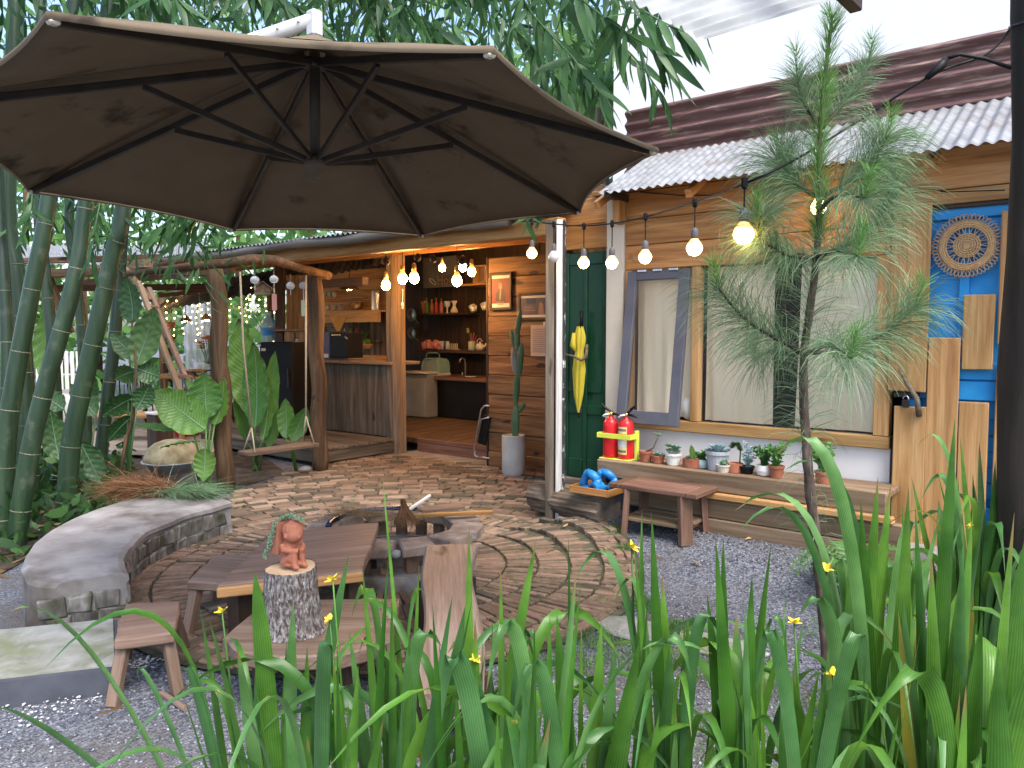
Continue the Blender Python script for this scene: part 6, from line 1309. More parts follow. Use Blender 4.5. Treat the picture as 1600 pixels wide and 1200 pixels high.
MB().tube([AP + UN * .12, AP - UN * .1, HB + UN * .02], .024, 12).build('centre_tube', M_RIB, par, smooth=True)
MB().lathe([(.05, 0), (.055, .01), (.055, .04), (.03, .05)], 16, AP - UN * .09).build('upper_hub', M_RIB, par)
MB().lathe([(.018, -.075), (.034, -.06), (.034, -.025), (.045, -.02), (.05, .0), (.045, .03), (.026, .04)], 16, HB).build('hub', pm('hub_plastic', [(.09, .07, .055, 1), (.15, .12, .095, 1)], 8, rough=.6, bump=.1), par, smooth=True)
at_ = AP + UN * .135; mast = D(-330, 300, 4.7); mast.z = 2.45
MB().tube([at_, at_ + (mast - at_) * .27, mast], .034, 12).build('arm', M_WARM, par, smooth=True); MB().box(at_ - UN * .02, (.06, .06, .12), None, .01).build('arm_head', M_WARM, par)
for k in range(3): MB().ball(at_ + (mast - at_) * (.02 + .03 * k) - _fw * .038, .008, (1, 1, 1), 6, 4).build('bolt', M_STEEL, par)
MB().tube([(mast.x, mast.y, .05), (mast.x, mast.y, 2.55)], .045, 14).build('mast', M_WARM, par, smooth=True); MB().box((mast.x, mast.y, .03), (.9, .9, .06), None, .01).build('base', M_CONC, par)
# ------------------------------------------------------------------ bamboo culms
def culm_mat():
    m, nt, bs = _new('bamboo_culm'); mp = _coords(nt, (9, 9, .5)); n = _noise(nt, mp, 1.5, 5)
    c = _ramp(nt, n.outputs[0], [(.3, (.009, .025, .011, 1)), (.55, (.020, .046, .021, 1)), (.75, (.042, .072, .033, 1))]).outputs[0]
    mp2 = _coords(nt, (1, 1, 1)); n2 = _noise(nt, mp2, 7, 5); r2 = _ramp(nt, n2.outputs[0], [(.6, (0, 0, 0, 1)), (.75, (1, 1, 1, 1))]); c = _mix(nt, c, (.07, .09, .06, 1), r2.outputs[0]); c = _rand(nt, c, .22, .01)
    nt.links.new(c, bs.inputs['Base Color']); bs.inputs['Roughness'].default_value = .38; return m
M_CULM = culm_mat(); M_NODE = pm('bamboo_node', [(.085, .095, .065, 1), (.15, .155, .11, 1)], 12, rough=.7, bump=.2)
culms = [([(5, 840), (8, 700), (12, 560), (6, 430), (-2, 290)], 6.6, .055, 'thin bamboo culm at the far left edge'),
         ([(48, 800), (42, 690), (36, 560), (25, 430), (12, 290)], 6.9, .085, 'thick bamboo culm leaning left, behind the front pair'),
         ([(2, 850), (10, 690), (22, 600), (52, 440), (78, 300)], 6.0, .072, 'bamboo culm leaning right, nearest the left edge'),
         ([(140, 790), (136, 690), (128, 520), (116, 410), (110, 300)], 8.4, .058, 'slim dark bamboo culm behind the third one'),
         ([(24, 858), (48, 700), (72, 600), (118, 430), (136, 300)], 5.8, .068, 'bamboo culm leaning right in the middle of the clump'),
         ([(102, 805), (112, 690), (140, 560), (176, 400), (194, 312)], 6.6, .080, 'thickest front bamboo culm, in front of the rightmost'),
         ([(154, 790), (160, 690), (178, 540), (186, 440), (196, 320)], 7.6, .062, 'rightmost bamboo culm next to the fiddle leaf plant'),
         ([(78, 800), (88, 690), (84, 560), (70, 420), (60, 300)], 7.8, .060, 'dark bamboo culm half hidden between the front culms')]
for pts, d, r_, lab in culms:
    P = [D(px, py, d) for px, py in pts]; g0 = P[0].copy(); g0.z = 0.0
    top = P[-1] + (P[-1] - P[-2]) * 1.6 + V((rnd.uniform(-.2, .3), rnd.uniform(-.1, .4), 1.4)); path = [g0] + P[1:] + [top]
    t = thing('bamboo_culm', lab, 'bamboo', (g0.x, g0.y, 0), group='bamboo culms of the left clump')
    n = 96; pp = []; rr = []; acc = 0; prev = None; nxt = rnd.uniform(.1, .3); nodes = []
    for i in range(n + 1):
        p = interp(path, i / n)
        if prev is not None: acc += (p - prev).length
        prev = p; q = r_ * (1.04 - .28 * i / n)
        pp.append(p); rr.append(q)
        if acc >= nxt: nodes.append((p, (interp(path, min(1, i / n + .02)) - p).normalized(), q)); nxt = acc + rnd.uniform(.38, .50)
    MB().tube(pp, rr, 14).build('stem', M_CULM, t, smooth=True)
    for p, dr, q in nodes:
        if p.z > 2.6: continue
        M = dr.to_track_quat('Z', 'X').to_matrix(); MB().lathe([(q * .99, -.006), (q * 1.035, -.002), (q * 1.045, .001), (q * .995, .006)], 14, p, M).build('node_ring', M_NODE, t, smooth=True)
# ------------------------------------------------------------------ leaves
def leafmesh(name, L_, W_, mat, droop=.15, wave=0.0, segs=7):
    pts = []; wd_ = []
    for i in range(segs + 1):
        t = i / segs; pts.append(V((t * L_, 0, -droop * L_ * t * t))); wd_.append(W_ / 2 * (math.sin(math.pi * min(1, t * .96 + .03) ** .75) ** .85) + .0006)
    wd_[-1] = .0005; mb = MB().blade(pts, wd_, V((0, 1, 0)), .18)
    me = bpy.data.meshes.new(name); me.from_pydata(mb.v, [], mb.f); me.polygons.foreach_set('use_smooth', [True] * len(me.polygons)); me.materials.append(mat); return me
BL = [leafmesh('bamboo_leaf', 1, w, L_BAMB, dr) for w, dr in ((.16, .12), (.19, .25), (.15, .05))]
def place_leaf(parent, me, p, d, nrm, s, name='leaf'):
    d = d.normalized(); y = nrm.cross(d); y = y.normalized() if y.length > 1e-4 else d.orthogonal().normalized(); z = d.cross(y)
    M = Matrix((d, y, z)).transposed(); o = bpy.data.objects.new(name, me); col.objects.link(o); o.parent = parent
    o.location = p - WP[parent]; o.rotation_mode = 'QUATERNION'; o.rotation_quaternion = M.to_quaternion(); o.scale = (s, s, s); return o
def bamboo_branch(label, pxs, d, step, lmin, lmax, hang=.8, group='bamboo sprays hanging over the court'):
    P = [D(px, py, d + dd) for px, py, dd in pxs]; t = thing('bamboo_spray', label, 'bamboo', P[0], group=group)
    tot = sum((P[i + 1] - P[i]).length for i in range(len(P) - 1)); n = max(3, int(tot / step)); pts = [interp(P, i / n) for i in range(n + 1)]
    MB().tube(pts, [.007 * (1 - .8 * i / n) + .0012 for i in range(n + 1)], 5).build('stem', L_BAMB, t)
    for i in range(1, n + 1):
        for _ in range(2 if rnd.random() < .6 else 1):
            tg = (pts[i] - pts[i - 1]).normalized(); dr = tg * .5 + V((rnd.gauss(0, .45), rnd.gauss(0, .45), -hang + rnd.gauss(0, .35)))
            place_leaf(t, BL[rnd.randrange(3)], pts[i], dr, V((rnd.gauss(0, 1), rnd.gauss(0, 1), rnd.gauss(.5, .6))) - _fw * .6, rnd.uniform(lmin, lmax))
sprays = [('bamboo spray with the longest leaves, dangling before the white wall', [(820, -120, .5), (900, -10, .2), (985, 55, 0), (1040, 85, 0)], 3.9, .055, .2, .34),
          ('bamboo spray dipping along the right shoulder of the parasol', [(760, -80, .6), (830, 20, .3), (890, 85, .1), (940, 150, 0)], 4.3, .055, .18, .32),
          ('bamboo spray sweeping over the white building corner', [(860, -120, .2), (950, -30, 0), (1010, 20, 0), (1070, 50, 0)], 3.6, .07, .16, .28),
          ('thin bamboo spray hanging in front of the maroon cladding', [(900, 10, .3), (960, 60, .2), (1000, 100, .1), (1035, 150, .1)], 4.1, .07, .16, .26),
          ('bamboo spray over the middle of the parasol, above its arm', [(460, -150, .8), (540, -60, .5), (620, 0, .3), (690, 50, .2)], 4.9, .05, .2, .34),
          ('bamboo spray above the parasol near its pale arm head', [(250, -150, .8), (330, -70, .5), (400, -20, .3), (470, 10, .2)], 5.0, .05, .2, .34),
          ('bamboo spray over the top left of the parasol', [(0, -160, .8), (100, -80, .5), (200, -30, .3), (280, 0, .2)], 5.0, .05, .2, .34),
          ('bamboo spray beside the right corner of the parasol, by the brown shed', [(700, -60, 1.2), (800, 40, .8), (860, 110, .6), (905, 190, .5)], 4.8, .05, .18, .3),
          ('small bamboo spray peeping below the parasol at the porch corner', [(860, 320, .2), (838, 335, .1), (822, 345, 0)], 5.4, .05, .13, .2),
          ('bamboo spray hanging below the parasol before the tin roofs', [(330, 250, .3), (290, 310, .1), (262, 345, 0), (240, 360, 0)], 5.1, .05, .18, .3),
          ('bamboo spray hanging between the two right culms', [(170, 240, .3), (160, 300, .1), (150, 350, 0), (145, 400, 0)], 5.6, .06, .16, .26),
          ('bamboo spray hanging left of the middle culms', [(60, 240, .3), (52, 290, .1), (48, 330, 0), (40, 350, 0)], 5.4, .05, .14, .22),
          ('bamboo spray reaching over the gutter pole', [(420, 240, .3), (350, 310, .1), (310, 340, 0), (290, 350, 0)], 5.2, .06, .16, .28)]
for lab, pxs, d, st_, l0, l1 in sprays: bamboo_branch(lab, pxs, d, st_, l0, l1)
def leaf_cloud(name, label, pos, dirs, L_, W_, mat, kind='stuff', cat=None, parent=None):
    """many pointed leaves: six-point lens each"""
    n = len(pos); pos = np.asarray(pos); dirs = np.asarray(dirs, float); dirs /= np.linalg.norm(dirs, axis=1)[:, None]
    rv = NR.normal(size=(n, 3)); sd = np.cross(dirs, rv); sd /= np.linalg.norm(sd, axis=1)[:, None]; nm = np.cross(dirs, sd)
    L_ = np.asarray(L_)[:, None]; W_ = np.asarray(W_)[:, None]
    v = np.stack([pos, pos + dirs * L_ * .3 + sd * W_ * .45, pos + dirs * L_ * .3 - sd * W_ * .45, pos + dirs * L_ * .65 + sd * W_ * .42 - nm * L_ * .06, pos + dirs * L_ * .65 - sd * W_ * .42 - nm * L_ * .06, pos + dirs * L_ - nm * L_ * .16], 1).reshape(-1, 3)
    b = (np.arange(n) * 6)[:, None]; q = b + np.array([[1, 2, 4, 3]]); t = np.concatenate([b + np.array([[0, 2, 1]]), b + np.array([[3, 4, 5]])])
    o = link(name, np_mesh(name, v, q, t, mat), None, parent); tag(o, label, cat, kind=kind); return o
def cloud_px(n, x0, x1, y0, y1, d0, d1, clump=40, spread=.35):
    cs = [np.array(D(rnd.uniform(x0, x1), rnd.uniform(y0, y1), rnd.uniform(d0, d1))) for _ in range(clump)]
    return np.array([cs[rnd.randrange(clump)] + NR.normal(0, spread, 3) for _ in range(n)])
def hang(n, h=.9): d = NR.normal(0, .55, (n, 3)); d[:, 2] -= h; return d
pos = np.concatenate([cloud_px(3000, -200, 620, -160, 60, 5.2, 8.5, 90, .28), cloud_px(900, 560, 860, -140, 60, 5.2, 7.5, 40, .25), cloud_px(500, 860, 1000, -160, 20, 4.6, 6.5, 20, .2)]); pos = pos[pos[:, 2] > 3.15]
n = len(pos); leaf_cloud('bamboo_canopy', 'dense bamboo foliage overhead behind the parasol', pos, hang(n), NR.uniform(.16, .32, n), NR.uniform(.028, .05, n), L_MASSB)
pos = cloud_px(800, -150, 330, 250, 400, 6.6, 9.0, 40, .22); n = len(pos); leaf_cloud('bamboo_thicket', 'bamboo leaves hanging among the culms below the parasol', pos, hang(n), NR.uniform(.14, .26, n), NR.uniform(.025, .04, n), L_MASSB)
pos = np.concatenate([cloud_px(9000, -300, 900, 60, 430, 16, 26, 160, .8), cloud_px(2600, -300, 440, 400, 640, 17, 23, 60, .7), cloud_px(1500, 840, 965, 60, 260, 11, 14, 30, .35)])
pos = pos[(pos[:, 2] > .1) & ~((pos[:, 1] < 10.6) & (pos[:, 0] > -13.4))]
n = len(pos); leaf_cloud('tree_belt', 'leafy trees and shrubs filling the far background', pos, NR.normal(0, 1, (n, 3)) + np.array([0, 0, -.3]), NR.uniform(.22, .5, n), NR.uniform(.10, .22, n), L_FAR)
for k in range(7):
    p = D(-180 + 110 * k, 560, 21 + (k % 3)); t = thing('far_tree', 'slender tree trunk in the far background, %s from the left' % ['first', 'second', 'third', 'fourth', 'fifth', 'sixth', 'seventh'][k], 'tree', (p.x, p.y, 0), group='far tree trunks'); MB().tube([(p.x, p.y, 0), (p.x + .2, p.y, 3), (p.x + .1, p.y + .2, 7)], [.16, .12, .06], 8).build('trunk', W_POST['z'], t, smooth=True)
# undergrowth about the culms
def under_pts(n):
    out = []
    while len(out) < n:
        x, y = rnd.uniform(-10.5, -4.9), rnd.uniform(-.6, 4.4)
        if not inpoly(x, y, [(-4.9, .9), (-6.2, 2.2), (-6.7, 3.2), (-7.15, 4.1), (-9, 4.4), (-10.5, 3), (-10.5, -.6), (-5.2, -.6)]): continue
        px, py, d = proj((x, y, .2))
        if math.hypot(x - PC.x, y - PC.y) < 2.5 or (205 < px < 340 and 640 < py): continue
        out.append((x, y, abs(rnd.gauss(0, .16)) + .02))
    return np.array(out)
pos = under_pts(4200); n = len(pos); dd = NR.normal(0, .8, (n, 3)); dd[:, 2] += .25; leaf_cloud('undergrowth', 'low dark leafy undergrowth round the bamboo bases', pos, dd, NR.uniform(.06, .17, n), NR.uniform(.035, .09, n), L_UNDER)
pos = under_pts(700); pos[:, 2] = .015; ex = np.array([(x, y, hgt(x, y) + .03) for x, y in zip(NR.uniform(-6.6, -1.2, 70), NR.uniform(1.2, 6.2, 70))]); pos = np.concatenate([pos, ex]); n = len(pos); dd = NR.normal(0, 1, (n, 3)); dd[:, 2] *= .1; leaf_cloud('leaf_litter', 'dry fallen bamboo leaves on soil, bricks and gravel', pos, dd, NR.uniform(.08, .22, n), NR.uniform(.012, .03, n), M_STRAW)
# ------------------------------------------------------------------ broad leaved plants
def broad_leaf(parent, a, b, w, mat, sideways=0.0, curl=.12, name='leaf'):
    a, b = V(a), V(b); ax = b - a; L_ = ax.length; ax = ax.normalized(); sd = (_rt * math.cos(sideways) + _fw * math.sin(sideways)); sd = (sd - ax * sd.dot(ax)).normalized(); nm = ax.cross(sd)
    if nm.dot(_fw) > 0: nm = -nm
    def fn(u, v_):
        prof = math.sin(math.pi * (v_ ** .85)) ** .75 if 0 < v_ < 1 else 0.0
        x = (u - .5) * 2; e = w / 2 * prof * x * (1 + .05 * math.sin(v_ * 17 + x * 2)); return a + ax * (L_ * v_) + sd * e + nm * (-.10 * w * (1 - x * x) * prof + curl * L_ * (v_ * v_ - v_) + .014 * w / .2 * math.sin(v_ * 40 + abs(x) * 6) * abs(x))
    o = MB().grid(fn, 10, 18).build(name, mat, parent, smooth=True)
    o.data.attributes.new('across', 'FLOAT', 'POINT').data.foreach_set('value', [(i / 10 - .5) * 2 for j in range(19) for i in range(11)]); o.data.attributes.new('along', 'FLOAT', 'POINT').data.foreach_set('value', [j / 18 for j in range(19) for i in range(11)])
    mid = [fn(.5, v_) - nm * .0 for v_ in np.linspace(0.02, .97, 10)]
    vn = MB().tube([p + nm * .004 for p in mid], [.006 * (1 - .8 * i / 9) for i in range(10)], 5); vn.build('midrib', L_SUCC, o)
    return o
def broad_plant(label, base, d, leaves, mat, cat='plant', name='broad_leaf_plant', group=None):
    g = D(base[0], 600, d); t = thing(name, label, cat, (g.x, g.y, 0), group=group)
    for (ax_, ay_, bx_, by_, w, dd, sw_) in leaves:
        a, b = D(ax_, ay_, d + dd), D(bx_, by_, d + dd); broad_leaf(t, a, b, w * (d + dd) / FPX, mat, sw_)
        m_ = V((g.x, g.y, 0)).lerp(a, .5) + V((0, 0, .1)); MB().tube([(g.x + rnd.uniform(-.05, .05), g.y + rnd.uniform(-.05, .05), 0), m_, a], [.014, .011, .007], 6).build('petiole', mat, t, smooth=True)
    return t
broad_plant('broad leaved plant with large pale leaves before the left log post', (318,), 7.35, [(322, 672, 238, 608, 62, 0, .2), (322, 655, 318, 582, 52, .1, .3), (335, 665, 350, 590, 36, .15, -.4), (320, 700, 318, 752, 34, -.1, .2), (300, 668, 208, 662, 20, .05, .1), (330, 640, 290, 592, 20, .2, .3), (312, 690, 250, 700, 26, 0, .9)], L_PADDLE)
broad_plant('tall paddle leaved plant behind the swing rope', (398,), 8.9, [(392, 650, 372, 500, 52, 0, .2), (398, 670, 396, 534, 46, -.2, -.2), (414, 690, 430, 548, 30, .1, .5), (410, 690, 420, 590, 26, -.1, -.4), (385, 690, 372, 590, 26, .1, .8), (418, 700, 436, 640, 20, 0, .3)], L_PADDLE)
broad_plant('pair of oval leaves beside the swing seat', (458,), 8.75, [(447, 686, 446, 622, 28, 0, .1), (456, 690, 480, 636, 28, -.1, .3)], L_PADDLE)
fl = broad_plant('fiddle leaf plant with a thin dark stem beside the rightmost culm', (190,), 6.9, [(212, 572, 242, 480, 46, 0, .2), (206, 506, 196, 432, 44, .2, -.3), (213, 575, 250, 588, 36, .05, .1), (211, 580, 180, 592, 34, .1, .2), (213, 620, 160, 650, 36, .1, .3), (214, 640, 235, 600, 34, -.05, .3), (212, 560, 172, 520, 30, .25, .2), (208, 650, 168, 690, 30, .1, .5)], L_FIDDLE)
MB().tube([D(188, 742, 6.9), D(196, 690, 6.9), D(208, 650, 6.9), D(213, 570, 6.9), D(206, 500, 6.95)], [.016, .014, .012, .010, .007], 7).build('stem', W_POST['z'], fl, smooth=True)
broad_plant('single upright pale leaf between the left culms', (66,), 7.9, [(66, 590, 70, 484, 36, 0, .1)], L_PADDLE)
broad_plant('dark drooping leaf plant low among the culms', (130,), 7.2, [(92, 720, 78, 640, 40, 0, .5), (125, 690, 160, 760, 40, 0, .4), (100, 640, 60, 610, 34, .2, .3), (150, 650, 110, 600, 36, .2, .3), (120, 640, 150, 590, 34, .3, .2), (70, 740, 40, 800, 34, -.2, .4), (130, 750, 170, 800, 32, -.1, .2)], L_FIDDLE)
# ------------------------------------------------------------------ basin and dome lid, trestle
hp = G(272, 752); ba_ = thing('enamel_basin', 'pale blue rimmed basin under the tan dome', 'basin', (hp.x, hp.y, 0)); MB().lathe([(.16, 0), (.2, .0), (.30, .115), (.325, .125), (.325, .135), (.295, .13), (.2, .02), (.002, .015)], 36, (hp.x, hp.y, .10)).build('bowl', pm('pale_enamel', [(.42, .50, .55, 1), (.55, .62, .66, 1)], 5, rough=.3, bump=.02), ba_, smooth=True)
MB().box((hp.x, hp.y, .05), (.4, .3, .098), None, .01).build('block', M_CONC, ba_)
o = MB().lathe([(.30, .005), (.305, .02), (.295, .05), (.26, .12), (.20, .175), (.12, .21), (.04, .222), (.002, .223)], 40, (hp.x, hp.y, .236), Matrix.Rotation(R(4), 3, 'Y')).build('dome_lid', pm('dried_gourd', [(.20, .16, .085, 1), (.36, .30, .18, 1), (.46, .40, .26, 1)], 7, rough=.8, bump=.5, spots=(5, .55, .7, (.16, .14, .08, 1))), smooth=True); tag(o, 'tan mottled dome shaped lid resting on the basin', 'lid')
tr_ = thing('timber_trestle', 'leaning timber trestle of two long battens left of the log post', 'trestle', D(255, 640, 9.0))
beam(tr_, 'batten', D(216, 440, 9.4), D(300, 660, 8.8), .06, .05, W_SLEEP); beam(tr_, 'batten', D(232, 450, 9.6), D(318, 660, 9.0), .06, .05, W_STOOL); beam(tr_, 'batten', D(190, 412, 9.6), D(236, 470, 9.5), .07, .05, W_SLEEP)
beam(tr_, 'cross_piece', D(262, 585, 9.0), D(300, 588, 9.15), .05, .03, W_STOOL); beam(tr_, 'cross_piece', D(225, 478, 9.3), D(250, 480, 9.4), .05, .03, W_SLEEP)
# ------------------------------------------------------------------ pine sapling
pd = 3.2; tk = [D(1292, 1125, pd), D(1290, 1010, pd), D(1275, 850, pd), D(1263, 740, pd), D(1256, 620, pd), D(1257, 550, pd), D(1266, 480, pd), D(1276, 400, pd), D(1280, 320, pd), D(1280, 230, pd), D(1288, 130, pd), D(1300, 30, pd)]
tk[0].z = 0; pn_ = thing('pine_sapling', 'young long needled pine sapling before the curtained window', 'pine tree', (tk[0].x, tk[0].y, 0))
M_PBARK = pm('pine_bark', [(.030, .020, .015, 1), (.075, .052, .040, 1), (.14, .105, .085, 1)], 26, (1, 1, .5), rough=.95, bump=1.0, bdist=.012)
NT = 70; MB().tube([interp(tk, i / NT) for i in range(NT + 1)], [.019 * (1 - i / NT) ** .75 + .005 for i in range(NT + 1)], 9, True, .12).build('trunk', M_PBARK, pn_, smooth=True)
brs = [([(1257, 552), (1205, 525), (1160, 495), (1122, 450)], -.15, 1), ([(1258, 552), (1330, 545), (1390, 515), (1432, 478)], .0, 1), ([(1257, 555), (1290, 540), (1310, 545), (1330, 560)], -.5, 1), ([(1257, 555), (1225, 545), (1200, 550), (1180, 560)], .5, 1),
       ([(1277, 402), (1235, 400), (1205, 385), (1186, 370), (1184, 345)], -.1, 1), ([(1277, 402), (1330, 380), (1370, 345), (1398, 300)], .1, 1), ([(1277, 404), (1300, 392), (1318, 395), (1340, 400)], -.45, 1), ([(1276, 405), (1250, 398), (1235, 402), (1215, 412)], .4, 1),
       ([(1280, 310), (1245, 288), (1225, 270), (1215, 250)], .1, 1), ([(1281, 310), (1330, 280), (1365, 250), (1385, 215)], -.1, 1), ([(1282, 200), (1262, 170), (1250, 145), (1245, 120)], -.05, 0), ([(1284, 200), (1315, 165), (1340, 130), (1356, 98)], .05, 0),
       ([(1280, 330), (1300, 310), (1330, 305), (1350, 310)], -.3, 1)]
need = []; needy = []
def needle_set(lst, p, tang, n, L0, L1, spread, droop):
    for _ in range(n):
        rv = V((rnd.gauss(0, 1), rnd.gauss(0, 1), rnd.gauss(0, 1))); rv = (rv - tang * rv.dot(tang)).normalized(); d = (tang * rnd.uniform(.35, 1.0) + rv * spread).normalized(); L_ = rnd.uniform(L0, L1); g = V((0, 0, -1)) * droop
        p1 = p + d * L_ * .35; d2 = (d + g * .45).normalized(); p2 = p1 + d2 * L_ * .35; d3 = (d2 + g * .8).normalized(); p3 = p2 + d3 * L_ * .3; lst.append((p, p1, p2, p3))
for bi, (pts, dz, full) in enumerate(brs):
    P = [D(px, py, pd + dz * i / (len(pts) - 1)) for i, (px, py) in enumerate(pts)]; n = 26; Q = [interp(P, i / n) for i in range(n + 1)]
    MB().tube(Q, [.010 * (1 - .65 * i / n) for i in range(n + 1)], 6, True, .1).build('branch', M_PBARK, pn_, smooth=True)
    for i in range(5, n + 1):
        tg = (Q[i] - Q[i - 1]).normalized(); needle_set(need, Q[i], tg, (36 if abs(dz) < .3 else 12) if full else 18, .15 if full else .08, .28 if full else .15, .85, .8 if full else .2)
    tg = (Q[-1] - Q[-2]).normalized(); up_t = (tg * .5 + V((0, 0, 1))).normalized()
    for k in range(6): needle_set(needy, Q[-1] + up_t * (.02 * k), up_t, 18, .04, .09, .5, .1)
for i in range(22, NT - 6):
    p = interp(tk, i / NT); tg = (interp(tk, (i + 1) / NT) - p).normalized(); f_ = (i - 22) / (NT - 28); needle_set(need, p, tg, 20, .13, .23, 1.0, .75 * (1 - f_) + .1)
for i in range(46, NT + 1):
    p = interp(tk, i / NT); tg = (p - interp(tk, (i - 1) / NT)).normalized(); needle_set(needy, p, tg, 60, .07, .13, .42, .03)
for i in range(12, 24): p = interp(tk, i / NT); needle_set(need, p, V((0, 0, 1)), 9, .14, .24, 1.3, 1.5)
def needles(name, lst, mat, w=.00095):
    A = np.array([[tuple(q) for q in nd] for nd in lst]); n = len(A); dr = A[:, 3] - A[:, 0]; sd = np.cross(dr, NR.normal(size=(n, 3))); sd /= np.linalg.norm(sd, axis=1)[:, None]
    ws = np.array([1, 1, .9, .35])[None, :, None] * w; Lf = A - sd[:, None] * ws; Rg = A + sd[:, None] * ws; v = np.stack([Lf, Rg], 2).reshape(-1, 3); b = (np.arange(n) * 8)[:, None, None]; q = (b + np.array([[0, 1, 3, 2], [2, 3, 5, 4], [4, 5, 7, 6]])[None]).reshape(-1, 4)
    c = v.mean(0); o = link(name, np_mesh(name, v - c, q, None, mat), None, pn_); o.location = V(c) - WP[pn_]; o['kind'] = 'stuff'
needles('needles', need, L_NEED); needles('young_needles', needy, L_NEEDY); print('needles', len(need), len(needy))
# ------------------------------------------------------------------ irises in the foreground
def iris_leaf(parent, base, tip, mid, w, mat, blunt=False, twist=0.0):
    n = 14; pts = []; P = [V(base), V(mid), V(tip)] if mid is not None else None
    for i in range(n + 1):
        t = i / n
        if mid is None: b_ = V(base).lerp(V(tip), .55) + V((0, 0, .12 * (V(tip) - V(base)).length * .5)); q = V(base) * (1 - t) ** 2 + b_ * 2 * t * (1 - t) + V(tip) * t * t
        else: q = V(base) * (1 - t) ** 2 + V(mid) * 2 * t * (1 - t) + V(tip) * t * t
        pts.append(q)
    wd_ = [w / 2 * (min(1, .55 + t * 1.2) if t < .4 else 1) * (1 if t < .6 else (1 - ((t - .6) / .4) ** (3.5 if blunt else 1.7)) + .01) for t in [i / n for i in range(n + 1)]]
    sd0 = (_rt * math.cos(twist) + _fw * math.sin(twist)); mb = MB(); vs_ = []; ac = []; al_ = []; tw2 = rnd.uniform(-.5, .5)
    for i, p in enumerate(pts):
        tg = (pts[min(i + 1, n)] - pts[max(i - 1, 0)]).normalized(); sd = sd0 - tg * sd0.dot(tg); sd = sd.normalized() if sd.length > 1e-5 else tg.orthogonal().normalized(); sd = Quaternion(tg, tw2 * i / n) @ sd; nm = tg.cross(sd)
        for k, hh_ in ((-1, .24), (-.5, .06), (0, .0), (.5, .06), (1, .24)): vs_.append(p + sd * (wd_[i] * k) + nm * (wd_[i] * hh_)); ac.append(k); al_.append(i / n)
    mb.add(vs_, [(5 * i + k, 5 * i + k + 1, 5 * i + k + 6, 5 * i + k + 5) for i in range(n) for k in range(4)]); o = mb.build('leaf', mat, parent, smooth=True)
    for nm_, val in (('across', ac), ('along', al_)): o.data.attributes.new(nm_, 'FLOAT', 'POINT').data.foreach_set('value', val)
    return o
def iris(label, bx_, d, leaves, extra=6, hgt_=(.6, .95), spread=.28, zb=0.0, pick_=.3, wpx=(14, 34)):
    g = D(bx_, 600, d); g = V((g.x, g.y, zb)); t = thing('iris_clump', label, 'plant', g, group='iris clumps along the front bed')
    for lf in leaves:
        tx, ty, w = lf[:3]; mid = None; dd = d + rnd.uniform(-.12, .12); tip = D(tx, ty, dd); b = g + V((rnd.uniform(-.07, .07), rnd.uniform(-.07, .07), 0))
        if len(lf) > 3 and lf[3]:
            ap = D(lf[3][0], lf[3][1], dd); mid = ap * 2 - (b + tip) * .5        # the leaf passes through this point half way
        iris_leaf(t, b, tip, mid, w * .76 * d / FPX, L_IRISB if (mid is not None or rnd.random() < .3) else L_IRIS, len(lf) > 4, rnd.uniform(-.6, .6))
    for _ in range(int(extra * (3.0 if d < 2.5 else 1.2))):
        a = rnd.uniform(0, 6.28); L_ = rnd.uniform(*hgt_)
        if d < 2.5: L_ = EYE - (rnd.uniform(930, 1230) - 522) / FPX * d
        b = g + V((math.cos(a) * .08, math.sin(a) * .08, 0)); r_ = rnd.uniform(.05, spread); tip = g + V((math.cos(a) * r_, math.sin(a) * r_, L_)); mid = None
        if rnd.random() < .5: tip = g + V((math.cos(a) * (r_ + .30), math.sin(a) * (r_ + .30), L_ * rnd.uniform(.62, .9))); mid = g + V((math.cos(a) * r_ * .5, math.sin(a) * r_ * .5, L_ * rnd.uniform(1.1, 1.35)))
        iris_leaf(t, b, tip, mid, rnd.uniform(*wpx) * .72 * d / FPX, L_IRISY if rnd.random() < .035 else L_IRIS if rnd.random() > pick_ else L_IRISB, False, rnd.uniform(-1.2, 1.2))
    return t
iris('iris clump at the left with the long arching leaf before the stool', 400, 1.9, [(15, 955, 20, (170, 1060)), (-20, 1105, 26, (140, 1190)), (398, 893, 38, None, 1), (325, 962, 34, None, 1), (458, 938, 30), (545, 868, 32), (425, 1000, 22, (405, 1090)), (278, 1062, 18), (480, 1010, 26), (370, 1010, 30), (290, 1050, 30, (320, 1130)), (215, 1060, 12, (260, 1120))], 5, (.45, .75))
iris('iris clump just right of the log pedestal', 610, 1.85, [(597, 738, 9), (566, 885, 18), (612, 935, 20), (738, 912, 40), (603, 1008, 40), (545, 985, 22), (640, 990, 22), (690, 1010, 30, (640, 1080)), (520, 1080, 34), (575, 960, 16), (655, 880, 12)], 8, (.45, .8))
iris('iris clump before the wavy slab bench', 735, 1.75, [(733, 822, 22), (838, 843, 32), (782, 885, 17), (770, 960, 14), (700, 1020, 26, (745, 1090)), (835, 1010, 30, (800, 1070)), (690, 1100, 40), (810, 1000, 24)], 8, (.4, .7))
iris('iris clump in the middle with crossing wide leaves', 905, 1.6, [(888, 835, 12), (760, 1080, 30, (820, 1050)), (870, 960, 44), (1000, 1000, 46), (940, 970, 36), (800, 1130, 30, (860, 1110)), (1080, 1060, 30, (1000, 1080)), (960, 1010, 40), (865, 1080, 44)], 7, (.35, .6))
iris('iris clump with a tall upright fan right of the patio', 1050, 1.75, [(1003, 795, 34), (1018, 800, 26), (990, 850, 14), (960, 940, 22, (1010, 1000)), (900, 905, 18, (985, 960)), (1075, 960, 30), (1035, 900, 36), (1130, 1010, 24, (1080, 1050)), (1045, 1010, 46)], 6, (.4, .65))
